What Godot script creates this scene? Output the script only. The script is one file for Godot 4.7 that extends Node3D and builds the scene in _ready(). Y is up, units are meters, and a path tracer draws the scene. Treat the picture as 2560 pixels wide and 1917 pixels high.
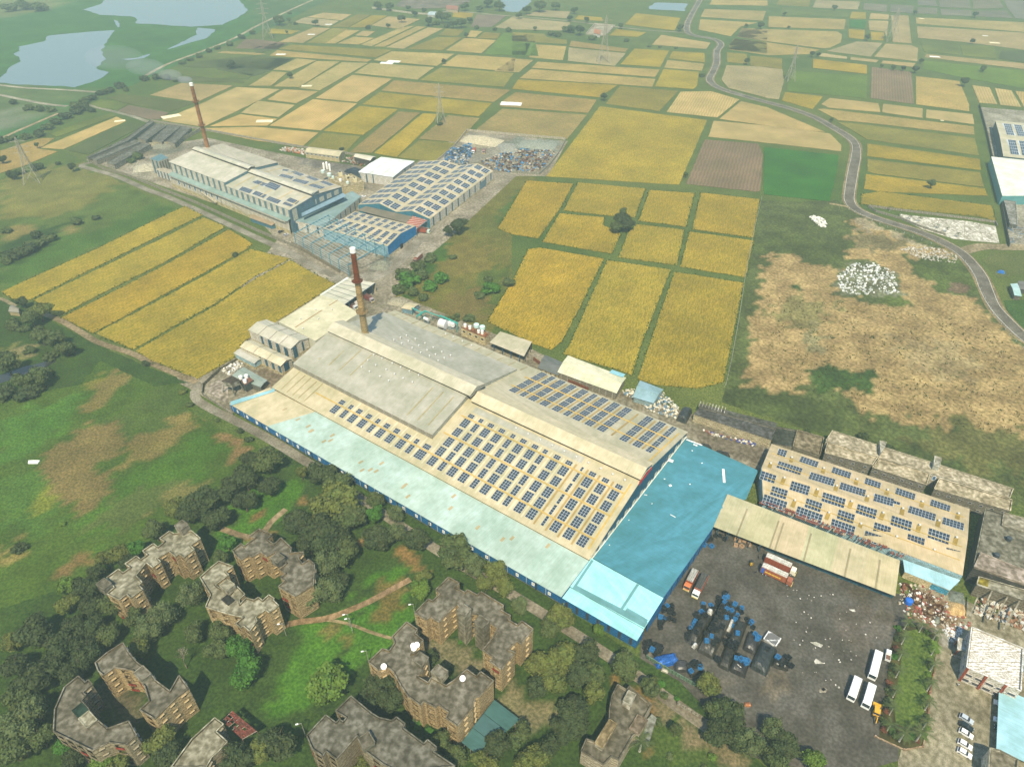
extends Node3D
func _ready() -> void:
	var cam:=Camera3D.new()
	cam.name="camera"
	cam.position=Vector3(0,215,0)
	cam.rotation_degrees=Vector3(-37.1,0,0)
	cam.fov=56.7
	cam.near=1.0
	cam.far=9000.0
	add_child(cam)
	var env:=Environment.new()
	env.background_mode=Environment.BG_SKY
	var sm:=ProceduralSkyMaterial.new()
	sm.sky_top_color=Color(.42,.56,.74)
	sm.sky_horizon_color=Color(.80,.83,.84)
	sm.sky_curve=.2
	sm.ground_bottom_color=Color(.35,.36,.28)
	sm.ground_horizon_color=Color(.78,.80,.78)
	var sky:=Sky.new()
	sky.sky_material=sm
	env.sky=sky
	env.tonemap_mode=Environment.TONE_MAPPER_LINEAR
	env.tonemap_exposure=1.5
	env.fog_enabled=true
	env.fog_density=.00028
	env.fog_light_color=Color(.84,.97,.94)
	env.volumetric_fog_enabled=true
	env.volumetric_fog_density=.0
	env.sdfgi_enabled=true
	env.ssao_enabled=true
	env.ssil_enabled=true
	var we:=WorldEnvironment.new()
	we.name="world_environment"
	we.environment=env
	add_child(we)
	var sun:=DirectionalLight3D.new()
	sun.name="sun"
	sun.light_energy=1.5
	sun.light_color=Color(1.0,.95,.84)
	sun.light_angular_distance=.5
	sun.shadow_enabled=true
	sun.rotation_degrees=Vector3(-54.5,-2.5,0)
	add_child(sun)
	make_materials()
	make_plants()
	make_fields()
	make_ground()
	main_shed()
	lean_to()
	blue_annex()
	solar_warehouse()
	chimneys()
	front_sheds()
	ruin_row()
	rear_factory()
	apartments_all()
	yard_things()
	office_corner()
	garden()
	vegetation()
var mats:={}
var used:={}
var base:={}
var rng:=RandomNumberGenerator.new()
var protos:={}
class Geo:
	var v:=PackedVector3Array()
	var n:=PackedVector3Array()
	var t:=PackedVector2Array()
	var t2:=PackedVector2Array()
	var c:=PackedColorArray()
	func tri(a: Vector3,b: Vector3,d: Vector3,ua: Vector2,ub: Vector2,ud: Vector2,col: Color,out: Vector3,ca=null,cb=null,cd=null) -> void:
		var m:=(d - a).cross(b - a)
		if m.length_squared() < 1e-14:
			return
		if m.dot(out) < .0:
			m=-m
			v.append_array([a,d,b])
			t.append_array([ua,ud,ub])
			c.append_array([col if ca == null else ca,col if cd == null else cd,col if cb == null else cb])
		else:
			v.append_array([a,b,d])
			t.append_array([ua,ub,ud])
			c.append_array([col if ca == null else ca,col if cb == null else cb,col if cd == null else cd])
		m=m.normalized()
		n.append_array([m,m,m])
		for p in [a,b,d]:
			t2.append(Vector2(p.x,p.z))
	func quad(a: Vector3,b: Vector3,d: Vector3,e: Vector3,col: Color,out: Vector3) -> void:
		var w:=a.distance_to(b)
		var h:=a.distance_to(e)
		var o:=Vector2(a.x*.37+a.y,a.z*.41)
		tri(a,b,d,o,o+Vector2(w,0),o+Vector2(w,h),col,out)
		tri(a,d,e,o,o+Vector2(w,h),o+Vector2(0,h),col,out)
	# a box with its base centre at p, turned by the angle a about y; the faces carry colour col
	func box(p: Vector3,s: Vector3,a: float,col: Color) -> void:
		obox(p+Vector3(0,s.y / 2,0),Basis(Vector3.UP,a),s,col)
	func obox(p: Vector3,b: Basis,s: Vector3,col: Color) -> void:
		var x:=b.x*s.x / 2
		var y:=b.y*s.y / 2
		var z:=b.z*s.z / 2
		for f in [[x,y,z],[-x,y,z],[y,z,x],[-y,z,x],[z,x,y],[-z,x,y]]:
			quad(p+f[0] - f[1] - f[2],p+f[0]+f[2] - f[1],p+f[0]+f[1]+f[2],p+f[0]+f[1] - f[2],col,f[0])
	func bar(a: Vector3,b: Vector3,w: float,h: float,col: Color) -> void:
		var y:=(b - a).normalized()
		var x:=y.cross(Vector3.UP if absf(y.y) < .95 else Vector3.RIGHT).normalized()
		obox((a+b) / 2,Basis(x,y,x.cross(y)),Vector3(w,a.distance_to(b),h),col)
	func tube(a: Vector3,b: Vector3,r0: float,r1: float,k: int,col: Color,caps:=true) -> void:
		var y:=(b - a).normalized()
		var x:=y.cross(Vector3.UP if absf(y.y) < .95 else Vector3.RIGHT).normalized()
		var z:=x.cross(y)
		for i in k:
			var p:=x*cos(TAU*i / k)+z*sin(TAU*i / k)
			var q:=x*cos(TAU*(i+1) / k)+z*sin(TAU*(i+1) / k)
			quad(a+p*r0,a+q*r0,b+q*r1,b+p*r1,col,p+q)
			if caps:
				tri(b,b+p*r1,b+q*r1,Vector2.ZERO,Vector2.ONE,Vector2(1,0),col,y)
				tri(a,a+p*r0,a+q*r0,Vector2.ZERO,Vector2.ONE,Vector2(1,0),col,-y)
	func ball(p: Vector3,r: Vector3,k: int,col: Color) -> void:
		for i in k:
			for j in k*2:
				var f:=func(a: int,b: int) -> Vector3:
					var th:=PI*a / k
					var ph:=PI*b / k
					return Vector3(sin(th)*cos(ph),cos(th),sin(th)*sin(ph))
				var a: Vector3=f.call(i,j)
				var b: Vector3=f.call(i,j+1)
				var d: Vector3=f.call(i+1,j+1)
				var e: Vector3=f.call(i+1,j)
				quad(p+a*r,p+b*r,p+d*r,p+e*r,col,a+d)
	# the polygon xz (flat list) as a sheet at height y
	func sheet(xz: PackedVector2Array,y: float,col: Color) -> void:
		var ix:=Geometry2D.triangulate_polygon(xz)
		for i in range(0,ix.size(),3):
			var p:=[xz[ix[i]],xz[ix[i+1]],xz[ix[i+2]]]
			tri(Vector3(p[0].x,y,p[0].y),Vector3(p[1].x,y,p[1].y),Vector3(p[2].x,y,p[2].y),p[0],p[1],p[2],col,Vector3.UP)
	func skirt(xz: PackedVector2Array,y0: float,y1: float,col: Color) -> void:
		var s:=-1.0 if Geometry2D.is_polygon_clockwise(xz) else 1.0
		for i in xz.size():
			var a:=xz[i]
			var b:=xz[(i+1) % xz.size()]
			quad(Vector3(a.x,y0,a.y),Vector3(b.x,y0,b.y),Vector3(b.x,y1,b.y),Vector3(a.x,y1,a.y),col,Vector3(b.y - a.y,0,a.x - b.x)*s)
	func prism(xz: PackedVector2Array,y0: float,y1: float,top: Color,side: Color) -> void:
		sheet(xz,y1,top)
		skirt(xz,y0,y1,side)
	func mesh(o:=Vector3.ZERO) -> ArrayMesh:
		var a:=[]
		a.resize(Mesh.ARRAY_MAX)
		if o != Vector3.ZERO:
			for i in v.size():
				v[i] -= o
		a[Mesh.ARRAY_VERTEX]=v
		a[Mesh.ARRAY_NORMAL]=n
		a[Mesh.ARRAY_TEX_UV]=t
		a[Mesh.ARRAY_TEX_UV2]=t2
		a[Mesh.ARRAY_COLOR]=c
		var m:=ArrayMesh.new()
		m.add_surface_from_arrays(Mesh.PRIMITIVE_TRIANGLES,a)
		return m
const Aa:=Color(.3,.28,.24)
const Ab:=Color(.82,.84,.74)
const Ac:=Color(.8,.79,.74)
const Ad:=Color(.42,.02,.03)
const Ae:=Color(0,0,0,0)
const Af:=Color(.05,.36,.3)
const Ag:=Color(.23,.21,.16)
const Ah:=Color(.3,.3,.24)
const Ai:=Color(.1,.1,.1)
const Aj:=Color(.8,.8,.78)
const Ak:=Color(.06,.17,.27)
const Al:=Color(.45,.42,.34)
const Am:=Color(.4,.38,.3)
const An:=Color(.78,.76,.69)
const Ao:=Color(.06,.25,.22)
const Ap:=Color(.78,.77,.7)
const Aq:=Color(.2,.24,.24)
const Ar:=Color(.62,.33,.02)
const As:=Color(.21,.06,.04)
const At:=Color(.5,.45,.38)
const Au:=Color(.75,.66,.42)
const Av:=Color(.45,.4,.32)
const Aw:=Color(.6,.58,.5)
const Ax:=Color(.45,.47,.44)
const Ay:=Color(.72,.62,.38)
const Az:=Color(.02,.19,.5)
const Ba:=Color(.52,.5,.42)
const Bb:=Color(.55,.46,.31)
const Bc:=Color(.38,.36,.28)
const Bd:=Color(.2,.2,.17)
const Be:=Color(.52,.4,.22)
const Bf:=Color(.4,.4,.4)
const Bg:=Color(.16,.06,.04)
const Bh:=Color(.19,.06,.04)
const Bi:=Color(.45,.45,.42)
const Bj:=Color(.80,.80,.78)
const Bk:=Color(.03,.03,.03)
const Bl:=Color(.04,.04,.03)
const Bm:=Color(.3,.17,.07)
const Bn:=Color(.62,.63,.62)
const Bo:=Color(.04,.04,.04)
const Bp:=Color(.4,.38,.28)
const Bq:=Color(.18,.06,.04)
const Br:=Color(.42,.11,.07)
const Bs:=Color(.09,.2,.02)
const Bt:=Color(.7,.7,.66)
const Bu:=Color(.46,.5,.47)
const Bv:=Color(.08,.08,.07)
const Bw:=Color(.02,.12,.23)
const Bx:=Color(.75,.73,.66)
const By:=Color(.7,.7,.68)
const Bz:=Color(.93,.95,.97)
const Ca:=Color(.3,.28,.22)
const Cb:=Color(.55,.52,.43)
const Cc:=Color(.07,.27,.4)
const Cd:=Color(.55,.68,.62)
const Ce:=Color(.2,.06,.04)
const Cf:=Color(.23,.06,.04)
const Cg:=Color(.17,.06,.04)
const Ch:=Color(.22,.06,.04)
const Ci:=Color(.25,.18,.13)
const Cj:=Color(.33,.33,.28)
const Ck:=Color(.02,.02,.02)
const Cl:="building"
const Cm:="tin_sheet"
const Cn:="concrete"
const Co:="shrubs in the garden bed"
const Cp:="skylight_sheet"
const Cq:="window"
const Cr:="water_tank"
const Cs:="water tank"
const Ct:="tarp_heap"
const Cu:="tarp heap"
const Cv:="palms round the garden lawn"
const Cw:="grain_sheet"
const Cx:="white_sheet"
const Cy:="blue_panel"
const Cz:="stair_tower"
const Da:="vent_end"
const Db:="utility poles along the road"
const Dc:="ridge_vent"
const Dd:="vent_wall"
const De:="roof_light"
func numbered(s: String) -> String:
	used[s]=used.get(s,-1)+1
	return s if used[s] == 0 else "%s_%03d" % [s,used[s]]
func tag(o: Node,label: String,category: String,group:="",kind:=""):
	o.set_meta("label",label)
	o.set_meta("category",category)
	if group:
		o.set_meta("group",group)
	if kind:
		o.set_meta("kind",kind)
func thing(s: String,label: String,category: String,at:=Vector3.ZERO,group:="") -> Node3D:
	var o:=Node3D.new()
	o.name=numbered(s)
	add_child(o)
	o.position=at
	base[o]=at
	tag(o,label,category,group)
	return o
func obj(s: String,g: Geo,mat: String,parent: Node=self) -> MeshInstance3D:
	var o:=MeshInstance3D.new()
	var at:=Vector3.ZERO
	if parent == self:
		o.name=numbered(s)
		if g.v.size():
			var box:=AABB(g.v[0],Vector3.ZERO)
			for p in g.v:
				box=box.expand(p)
			at=W(box.get_center().x,box.position.y,box.get_center().z)
			o.position=at
	else:
		o.name=s
		at=base.get(parent,Vector3.ZERO)
	base[o]=at
	o.mesh=g.mesh(at)
	o.material_override=mats[mat]
	parent.add_child(o,true)
	return o
func single(s: String,g: Geo,mat: String,label: String,category: String,group:="",kind:="") -> MeshInstance3D:
	var o:=obj(s,g,mat)
	tag(o,label,category,group,kind)
	return o
func put(s: String,m: Mesh,mat: String,parent: Node,at:=Transform3D()) -> MeshInstance3D:
	var o:=MeshInstance3D.new()
	o.name=s
	o.mesh=m
	o.material_override=mats[mat]
	o.transform=at
	parent.add_child(o,true)
	return o
func copy(proto: Node3D,s: String,label: String,category: String,at: Vector3,turn:=.0,group:="",size:=1.0) -> Node3D:
	var o: Node3D=proto.duplicate()
	o.name=numbered(s)
	add_child(o)
	o.position=at
	o.rotation.y=turn
	o.scale=Vector3.ONE*size
	tag(o,label,category,group)
	return o
func P(f: Array) -> PackedVector2Array:
	var o:=PackedVector2Array()
	for i in range(0,f.size(),2):
		o.append(Vector2(f[i],f[i+1]))
	return o
func V(f: Array) -> Array:
	var o:=[]
	for i in range(0,f.size(),3):
		o.append(W(f[i],f[i+1],f[i+2]))
	return o
func shade(c: Color,k: float) -> Color:
	return K(c.r*k,c.g*k,c.b*k)
func noise(kind: int,freq: float,oct: int,sd: int) -> FastNoiseLite:
	var f:=FastNoiseLite.new()
	f.noise_type=kind
	f.frequency=freq
	f.fractal_octaves=oct
	f.fractal_type=FastNoiseLite.FRACTAL_FBM if oct > 1 else FastNoiseLite.FRACTAL_NONE
	f.seed=sd
	return f
func weave(size: int,parts: Array,lo: Color,hi: Color,sd: int,contrast:=1.0) -> ImageTexture:
	var layers:=[]
	for p in parts:
		var f:=noise(FastNoiseLite.TYPE_SIMPLEX_SMOOTH,p[0],p[1],sd+layers.size())
		var im:=f.get_seamless_image(size / int(p[3]) if p[3] > 1 else size,size)
		if p[3] > 1:
			im.resize(size,size,Image.INTERPOLATE_CUBIC)
		im.convert(Image.FORMAT_L8)
		layers.append([im.get_data(),p[2]])
	var out:=PackedByteArray()
	out.resize(size*size*3)
	for i in size*size:
		var x:=.0
		for l in layers:
			x += (l[0][i] / 255.0 - .5)*l[1]
		x=clampf(.5+x*contrast,.0,1.0)
		out[i*3]=int(255.0*lerpf(lo.r,hi.r,x))
		out[i*3+1]=int(255.0*lerpf(lo.g,hi.g,x))
		out[i*3+2]=int(255.0*lerpf(lo.b,hi.b,x))
	return ImageTexture.create_from_image(Image.create_from_data(size,size,false,Image.FORMAT_RGB8,out))
func furrows(size: int,rows: int,lo: Color,hi: Color,sd: int) -> ImageTexture:
	var wob:=noise(FastNoiseLite.TYPE_SIMPLEX_SMOOTH,.006,2,sd).get_seamless_image(size,size)
	var grain:=noise(FastNoiseLite.TYPE_SIMPLEX_SMOOTH,.12,2,sd+1).get_seamless_image(size,size)
	wob.convert(Image.FORMAT_L8)
	grain.convert(Image.FORMAT_L8)
	var w:=wob.get_data()
	var g:=grain.get_data()
	var out:=PackedByteArray()
	out.resize(size*size*3)
	for y in size:
		for x in size:
			var i:=y*size+x
			var k:=.5+.34*sin(TAU*rows*y / size+3.0*(w[i] / 255.0 - .5))*(.4+w[(i*7) % w.size()] / 255.0*.9)
			k=clampf(k+(g[i] / 255.0 - .5)*.75,.0,1.0)
			out[i*3]=int(255.0*lerpf(lo.r,hi.r,k))
			out[i*3+1]=int(255.0*lerpf(lo.g,hi.g,k))
			out[i*3+2]=int(255.0*lerpf(lo.b,hi.b,k))
	return ImageTexture.create_from_image(Image.create_from_data(size,size,false,Image.FORMAT_RGB8,out))
func mat(s: String,rough: float,tex: Texture2D=null,metres:=1.0,big: Texture2D=null,big_metres:=1.0,bump:=.0,stretch:=1.0) -> StandardMaterial3D:
	var m:=StandardMaterial3D.new()
	m.resource_name=s
	m.roughness=rough
	m.vertex_color_use_as_albedo=true
	m.metallic_specular=.3
	if tex:
		m.albedo_texture=tex
		m.uv1_scale=W(1.0 / (metres*stretch),1.0 / metres,1)
	if big:
		m.detail_enabled=true
		m.detail_albedo=big
		m.detail_blend_mode=BaseMaterial3D.BLEND_MODE_MUL
		m.detail_uv_layer=BaseMaterial3D.DETAIL_UV_2
		m.uv2_scale=W(1.0 / big_metres,1.0 / big_metres,1)
	if bump != .0:
		m.heightmap_enabled=true
		m.heightmap_texture=tex
		m.heightmap_scale=bump
	mats[s]=m
	return m
func make_materials():
	var w:=K(1,1,1)
	var big:=weave(512,[[.006,4,1.4,1],[.03,3,.5,1]],Color(.87,.89,.86),w,11)
	var bigc:=weave(512,[[.008,4,1.5,1],[.04,3,.5,1]],Color(.78,.77,.74),w,17)
	var crop:=weave(512,[[.16,2,1.0,1],[.03,3,.9,1],[.05,2,.8,8]],K(.66,.70,.55),K(1,.98,.95),21,1.2)
	var rows:=furrows(512,11,K(.74,.72,.66),K(1,1,1),31)
	var grass:=weave(512,[[.2,2,.9,1],[.03,4,1.1,1]],K(.60,.66,.52),K(1,1,.92),41,1.2)
	var dirt:=weave(512,[[.15,3,.9,1],[.02,4,1.1,1]],K(.66,.66,.60),w,51,1.2)
	var conc:=weave(512,[[.012,5,1.5,1],[.2,2,.35,1]],Color(.66,.65,.60),w,61,1.2)
	var sheet:=weave(512,[[.01,3,.7,1],[.06,2,.6,16]],Color(.90,.895,.87),w,71)
	var wall:=weave(256,[[.03,4,1.0,1],[.04,3,1.1,8]],K(.60,.57,.50),w,81)
	var road:=weave(512,[[.02,4,1.2,1],[.3,2,.5,1]],K(.74,.73,.70),w,91)
	mat("crop",.9,crop,26.0,big,170.0,20.0)
	mat("straw",.92,rows,30.0,big,130.0,8.0)
	mat("grass",.92,grass,22.0,big,120.0,20.0)
	mat("dirt",.93,dirt,26.0,bigc,110.0,10.0)
	mat("asphalt",.85,road,14.0,bigc,60.0)
	mat("concrete",.9,conc,16.0,bigc,40.0)
	mat("plaster",.88,wall,7.0)
	mat("sheet",.5,sheet,20.0,big,46.0)
	mat("paint",.55)
	mat("metal",.5,wall,5.0)
	mat("stone",.92,dirt,5.0)
	mat("bark",.9,wall,2.0)
	mat("gloss",.22).metallic_specular=.5
	mat("panel",.16).metallic_specular=.55
	mat("tarp",.42,wall,4.0).metallic_specular=.45
	mat("rubber",.8)
	var wt:=mat("water",.12)
	wt.metallic_specular=.5
	wt.heightmap_enabled=true
	wt.heightmap_texture=grass
	wt.uv1_scale=W(1.0 / 40.0,1.0 / 40.0,1)
	wt.heightmap_scale=6.0
	var g:=mat("glass",.1)
	g.metallic_specular=.6
	var tones:=[["dark",1.0,1.0,1.0],["mid",1.55,1.5,1.35],["olive",2.3,1.95,1.3],["bright",1.1,2.1,.75],["grey",2.0,1.85,2.0],["lime",2.1,2.5,1.1],["dry",5.5,4.2,3.4],["red",3.2,.85,1.3]]
	for q in tones:
		var m:=mat("leaf_"+q[0],.75)
		m.albedo_color=K(.052*q[1],.072*q[2],.024*q[3]).linear_to_srgb()
		m.backlight_enabled=true
		m.backlight=K(.35,.4,.12)
func ragged(xz: PackedVector2Array,step: float,amp: float,sd: int) -> PackedVector2Array:
	var f:=noise(FastNoiseLite.TYPE_SIMPLEX_SMOOTH,.5 / step,2,sd)
	var o:=PackedVector2Array()
	for i in xz.size():
		var a:=xz[i]
		var b:=xz[(i+1) % xz.size()]
		var k:=maxi(1,int(a.distance_to(b) / step))
		var side:=(b - a).orthogonal().normalized()
		for j in k:
			var p:=a.lerp(b,float(j) / k)
			o.append(p+side*f.get_noise_2d(p.x,p.y)*amp)
	return o
func patch(s: String,m: String,flat: Array,col: Color,label: String,category: String,y:=.3,cell:=12.0,angle:=.0,amp:=.5,vary:=.10,zones:=[]):
	var sd:=int(absf(flat[0]*13.0+flat[1]*7.0)) % 9973
	var poly:=ragged(P(flat),maxf(cell*.4,2.0),amp,sd)
	var f:=noise(FastNoiseLite.TYPE_SIMPLEX_SMOOTH,.35 / cell,3,sd)
	var fz:=noise(FastNoiseLite.TYPE_SIMPLEX_SMOOTH,.07,4,sd+5)
	var zs:=[]
	for z in zones:
		zs.append([P(z[0]),z[1],z[2] if z.size() > 2 else 4.0])
	var g:=Geo.new()
	var lo:=poly[0]
	var hi:=poly[0]
	for p in poly:
		lo=lo.min(p)
		hi=hi.max(p)
	var tint:=func(p: Vector2) -> Color:
		var k:=1.0+vary*1.6*f.get_noise_2d(p.x,p.y)
		var cc:=col
		for z in zs:
			var q: Vector2=p+Vector2(fz.get_noise_2d(p.x,p.y),fz.get_noise_2d(p.x+500.0,p.y))*z[2]*2.0
			if Geometry2D.is_point_in_polygon(q,z[0]):
				cc=z[1]
		return K(cc.r*k,cc.g*k*(1.0+vary*.3*f.get_noise_2d(p.y,p.x)),cc.b*k)
	var ca:=cos(angle)
	var sa:=sin(angle)
	var nx:=int(ceil((hi.x - lo.x) / cell))
	var ny:=int(ceil((hi.y - lo.y) / cell))
	var memo:={}
	for i in nx:
		for j in ny:
			var a:=lo+Vector2(i,j)*cell
			var sq:=PackedVector2Array([a,a+Vector2(cell,0),a+Vector2(cell,cell),a+Vector2(0,cell)])
			for piece in Geometry2D.intersect_polygons(sq,poly):
				if piece.size() < 3:
					continue
				var ix:=Geometry2D.triangulate_polygon(piece)
				var cs:=[]
				for p in piece:
					var key:=Vector2i(roundi(p.x*8.0),roundi(p.y*8.0))
					if not memo.has(key):
						memo[key]=tint.call(p)
					cs.append(memo[key])
				for k in range(0,ix.size(),3):
					var q:=[ix[k],ix[k+1],ix[k+2]]
					var w:=[]
					var uv:=[]
					for e in q:
						var p: Vector2=piece[e]
						w.append(W(p.x,y,p.y))
						uv.append(Vector2(p.x*ca+p.y*sa,-p.x*sa+p.y*ca))
					g.tri(w[0],w[1],w[2],uv[0],uv[1],uv[2],col,Vector3.UP,cs[q[0]],cs[q[1]],cs[q[2]])
	g.skirt(poly,-.3,y,shade(col,.8))
	single(s,g,m,label,category,"","structure")
func strip(s: String,m: String,flat: Array,w: float,y: float,col: Color,label: String,category:="road",smooth:=true,structure:=true):
	var p:=P(flat)
	if smooth:
		p=rounded(p,4.0)
	var g:=Geo.new()
	var f:=noise(FastNoiseLite.TYPE_SIMPLEX_SMOOTH,.03,2,5)
	var acc:=.0
	for i in p.size() - 1:
		var d:=p[i].distance_to(p[i+1])
		var sa:=side_of(p,i)*w / 2.0
		var sb:=side_of(p,i+1)*w / 2.0
		var pts:=[p[i] - sa,p[i]+sa,p[i+1]+sb,p[i+1] - sb]
		var q:=[]
		for e in pts:
			q.append(W(e.x,y,e.y))
		var c0:=shade(col,1.0+.14*f.get_noise_2d(p[i].x,p[i].y))
		var u:=[Vector2(acc,0),Vector2(acc,w),Vector2(acc+d,w),Vector2(acc+d,0)]
		g.tri(q[0],q[1],q[2],u[0],u[1],u[2],c0,Vector3.UP)
		g.tri(q[0],q[2],q[3],u[0],u[2],u[3],c0,Vector3.UP)
		acc += d
	single(s,g,m,label,category,"","structure" if structure else "")
func side_of(p: PackedVector2Array,i: int) -> Vector2:
	return (p[mini(i+1,p.size() - 1)] - p[maxi(i - 1,0)]).normalized().orthogonal()
func rounded(p: PackedVector2Array,step: float) -> PackedVector2Array:
	var c:=Curve2D.new()
	for i in p.size():
		var tn:=(p[mini(i+1,p.size() - 1)] - p[maxi(i - 1,0)]).normalized()
		var a:=p[i].distance_to(p[maxi(i - 1,0)])*.33
		var b:=p[i].distance_to(p[mini(i+1,p.size() - 1)])*.33
		c.add_point(p[i],-tn*a,tn*b)
	var o:=PackedVector2Array()
	var k:=maxi(2,int(c.get_baked_length() / step))
	for i in k+1:
		o.append(c.sample_baked(c.get_baked_length()*i / k,true))
	return o
func crown(sd: int,lobes: int,leaves: int,size: float,flat:=.75,loose:=.0) -> ArrayMesh:
	rng.seed=sd
	var g:=Geo.new()
	var parts:=[]
	for i in lobes:
		var d:=W(rng.randf_range(-1,1),rng.randf_range(-.5,.9),rng.randf_range(-1,1))
		d=d.normalized()*rng.randf_range(.3,.72) if i else Vector3.ZERO
		parts.append([Vector3(d.x,d.y*flat,d.z),rng.randf_range(.27,.46) if i else .55,rng.randf_range(.72,1.25),rng.randf_range(.85,1.15)])
	for q in parts:
		if loose < .5:
			g.ball(q[0],W(1,flat+.1,1)*q[1]*.72,4,K(.75*q[2],.75*q[2],.75*q[2]))
	for i in leaves:
		var q: Array=parts[rng.randi() % parts.size()]
		var d:=W(rng.randfn(),rng.randfn()+.35,rng.randfn()).normalized()
		var p: Vector3=q[0]+Vector3(d.x,d.y*(flat+.1),d.z)*q[1]*rng.randf_range(.72,1.12+loose*.5)
		var nn:=(d+W(rng.randfn(),rng.randfn(),rng.randfn())*.45).normalized()
		var x:=nn.cross(W(rng.randfn(),rng.randfn(),rng.randfn())).normalized()*size*rng.randf_range(.6,1.3)
		var y:=nn.cross(x).normalized()*size*rng.randf_range(.4,.9)
		var k: float=q[2]*rng.randf_range(.7,1.35)
		var cc:=K(k*q[3],k,k*rng.randf_range(.7,1.2))
		g.tri(p - x,p+y,p+x,Vector2.ZERO,Vector2.ONE,Vector2(1,0),cc,nn)
		g.tri(p - x,p+x,p - y,Vector2.ZERO,Vector2.ONE,Vector2(1,0),cc,nn)
	return g.mesh()
func trunk_mesh(sd: int) -> ArrayMesh:
	rng.seed=sd
	var g:=Geo.new()
	var col:=K(.16,.12,.085)
	g.tube(W(0,-.02,0),W(.02,.5,.01),.05,.034,7,col)
	for i in 5:
		var a:=TAU*i / 5.0+rng.randf_range(-.4,.4)
		var e:=W(cos(a)*.28,rng.randf_range(.62,.82),sin(a)*.28)
		g.tube(W(.02,.36+.03*i,.01),e,.024,.009,5,col)
		g.tube(e,e+W(cos(a+.7)*.16,.12,sin(a+.7)*.16),.009,.003,4,col)
	return g.mesh()
func bare_tree(sd: int) -> ArrayMesh:
	rng.seed=sd
	var g:=Geo.new()
	var col:=K(.36,.31,.24)
	var todo:=[[Vector3.ZERO,W(0,1,0),.34,.03,0]]
	while todo.size():
		var q: Array=todo.pop_back()
		var e: Vector3=q[0]+q[1]*q[2]
		g.tube(q[0],e,q[3],q[3]*.62,5 if q[4] < 2 else 3,col,false)
		if q[4] < 5:
			for i in 3:
				var d: Vector3=(q[1]+W(rng.randfn(),rng.randf_range(-.3,.6),rng.randfn())*.62).normalized()
				todo.append([e,d,q[2]*rng.randf_range(.62,.8),q[3]*.6,q[4]+1])
	return g.mesh()
var crowns:=[]
var bushes:=[]
var trunks:=[]
func make_plants():
	for i in 7:
		crowns.append(crown(100+i,15+i % 3*3,2600,.085,.72))
	for i in 2:
		crowns.append(crown(150+i,22,3000,.06,.85,.35))
	for i in 4:
		bushes.append(crown(200+i,8,800,.15,.6))
	for i in 3:
		trunks.append(trunk_mesh(300+i))
func tree(label: String,x: float,z: float,r: float,h: float,tone: String,kind:=0,group:=""):
	rng.seed=int(absf(x*31.0+z*17.0))
	var o:=thing("tree",label,"tree",W(x,0,z),group)
	o.rotation.y=rng.randf()*TAU
	var vy:=h*.42
	put("trunk",trunks[rng.randi() % 3],"bark",o,Transform3D(Basis.from_scale(W(r*1.3,h,r*1.3)),Vector3.ZERO))
	put("crown",crowns[7+rng.randi() % 2] if kind == 1 else crowns[rng.randi() % 7],"leaf_"+tone,o,Transform3D(Basis.from_scale(W(r,vy / .8,r*rng.randf_range(.88,1.1))),W(0,h - vy,0)))
func bush(label: String,x: float,z: float,r: float,tone: String,group:="",s:="shrub"):
	rng.seed=int(absf(x*31.0+z*17.0))
	var o:=MeshInstance3D.new()
	o.name=numbered(s)
	o.mesh=bushes[rng.randi() % 4]
	o.material_override=mats["leaf_"+tone]
	add_child(o)
	o.transform=Transform3D(Basis(Vector3.UP,rng.randf()*TAU).scaled(W(r,r*.85,r)),W(x,r*.42,z))
	tag(o,label,"shrub",group)
func frond_mesh(len: float) -> ArrayMesh:
	var g:=Geo.new()
	rng.seed=77
	var k:=12
	var at:=func(s: float) -> Vector3: return W(len*s,len*(.42*s - .75*s*s),0)
	for i in k:
		var a: Vector3=at.call(float(i) / k)
		var b: Vector3=at.call(float(i+1) / k)
		g.tube(a,b,.05*(1.0 - float(i) / k)+.01,.05*(1.0 - float(i+1) / k)+.01,4,K(2.2,2.2,1.2),false)
		if i > 0:
			for sd in [-1,1]:
				var l: float=len*.26*sin(PI*(.12+.83*i / k))
				for e in 2:
					var p: Vector3=a.lerp(b,.5*e)
					var tip: Vector3=p+W(l*.55,-l*rng.randf_range(.15,.45),sd*l)
					g.tri(p,p+W(len*.03,0,0),tip,Vector2.ZERO,Vector2.ONE,Vector2(1,0),shade(Color.WHITE,rng.randf_range(.8,1.5)),Vector3.UP)
	return g.mesh()
var fronds:=[]
func palm(label: String,x: float,z: float,h: float,group: String,tone:="mid",size:=1.0):
	if fronds.is_empty():
		fronds.append(frond_mesh(2.7))
	rng.seed=int(absf(x*31.0+z*17.0))
	var o:=thing("palm_tree",label,"palm tree",W(x,0,z),group)
	if not protos.has("palm_trunk"):
		var g:=Geo.new()
		g.tube(Vector3.ZERO,W(0,.35,0),.26,.2,9,K(.6,.6,.56))
		g.tube(W(0,.35,0),W(0,.9,0),.2,.15,9,K(.6,.6,.56))
		g.tube(W(0,.9,0),W(0,1.0,0),.15,.1,9,K(.14,.22,.06))
		protos["palm_trunk"]=g.mesh()
	put("trunk",protos["palm_trunk"],"bark",o,Transform3D(Basis.from_scale(W(size,h,size)),Vector3.ZERO))
	for i in 10:
		var b:=Basis(Vector3.UP,TAU*i / 10.0+rng.randf_range(-.2,.2))*Basis(Vector3.BACK,rng.randf_range(-.35,.45))
		put("frond",fronds[0],"leaf_"+tone,o,Transform3D(b.scaled(Vector3.ONE*size*rng.randf_range(.85,1.1)),W(0,h,0)))
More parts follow.
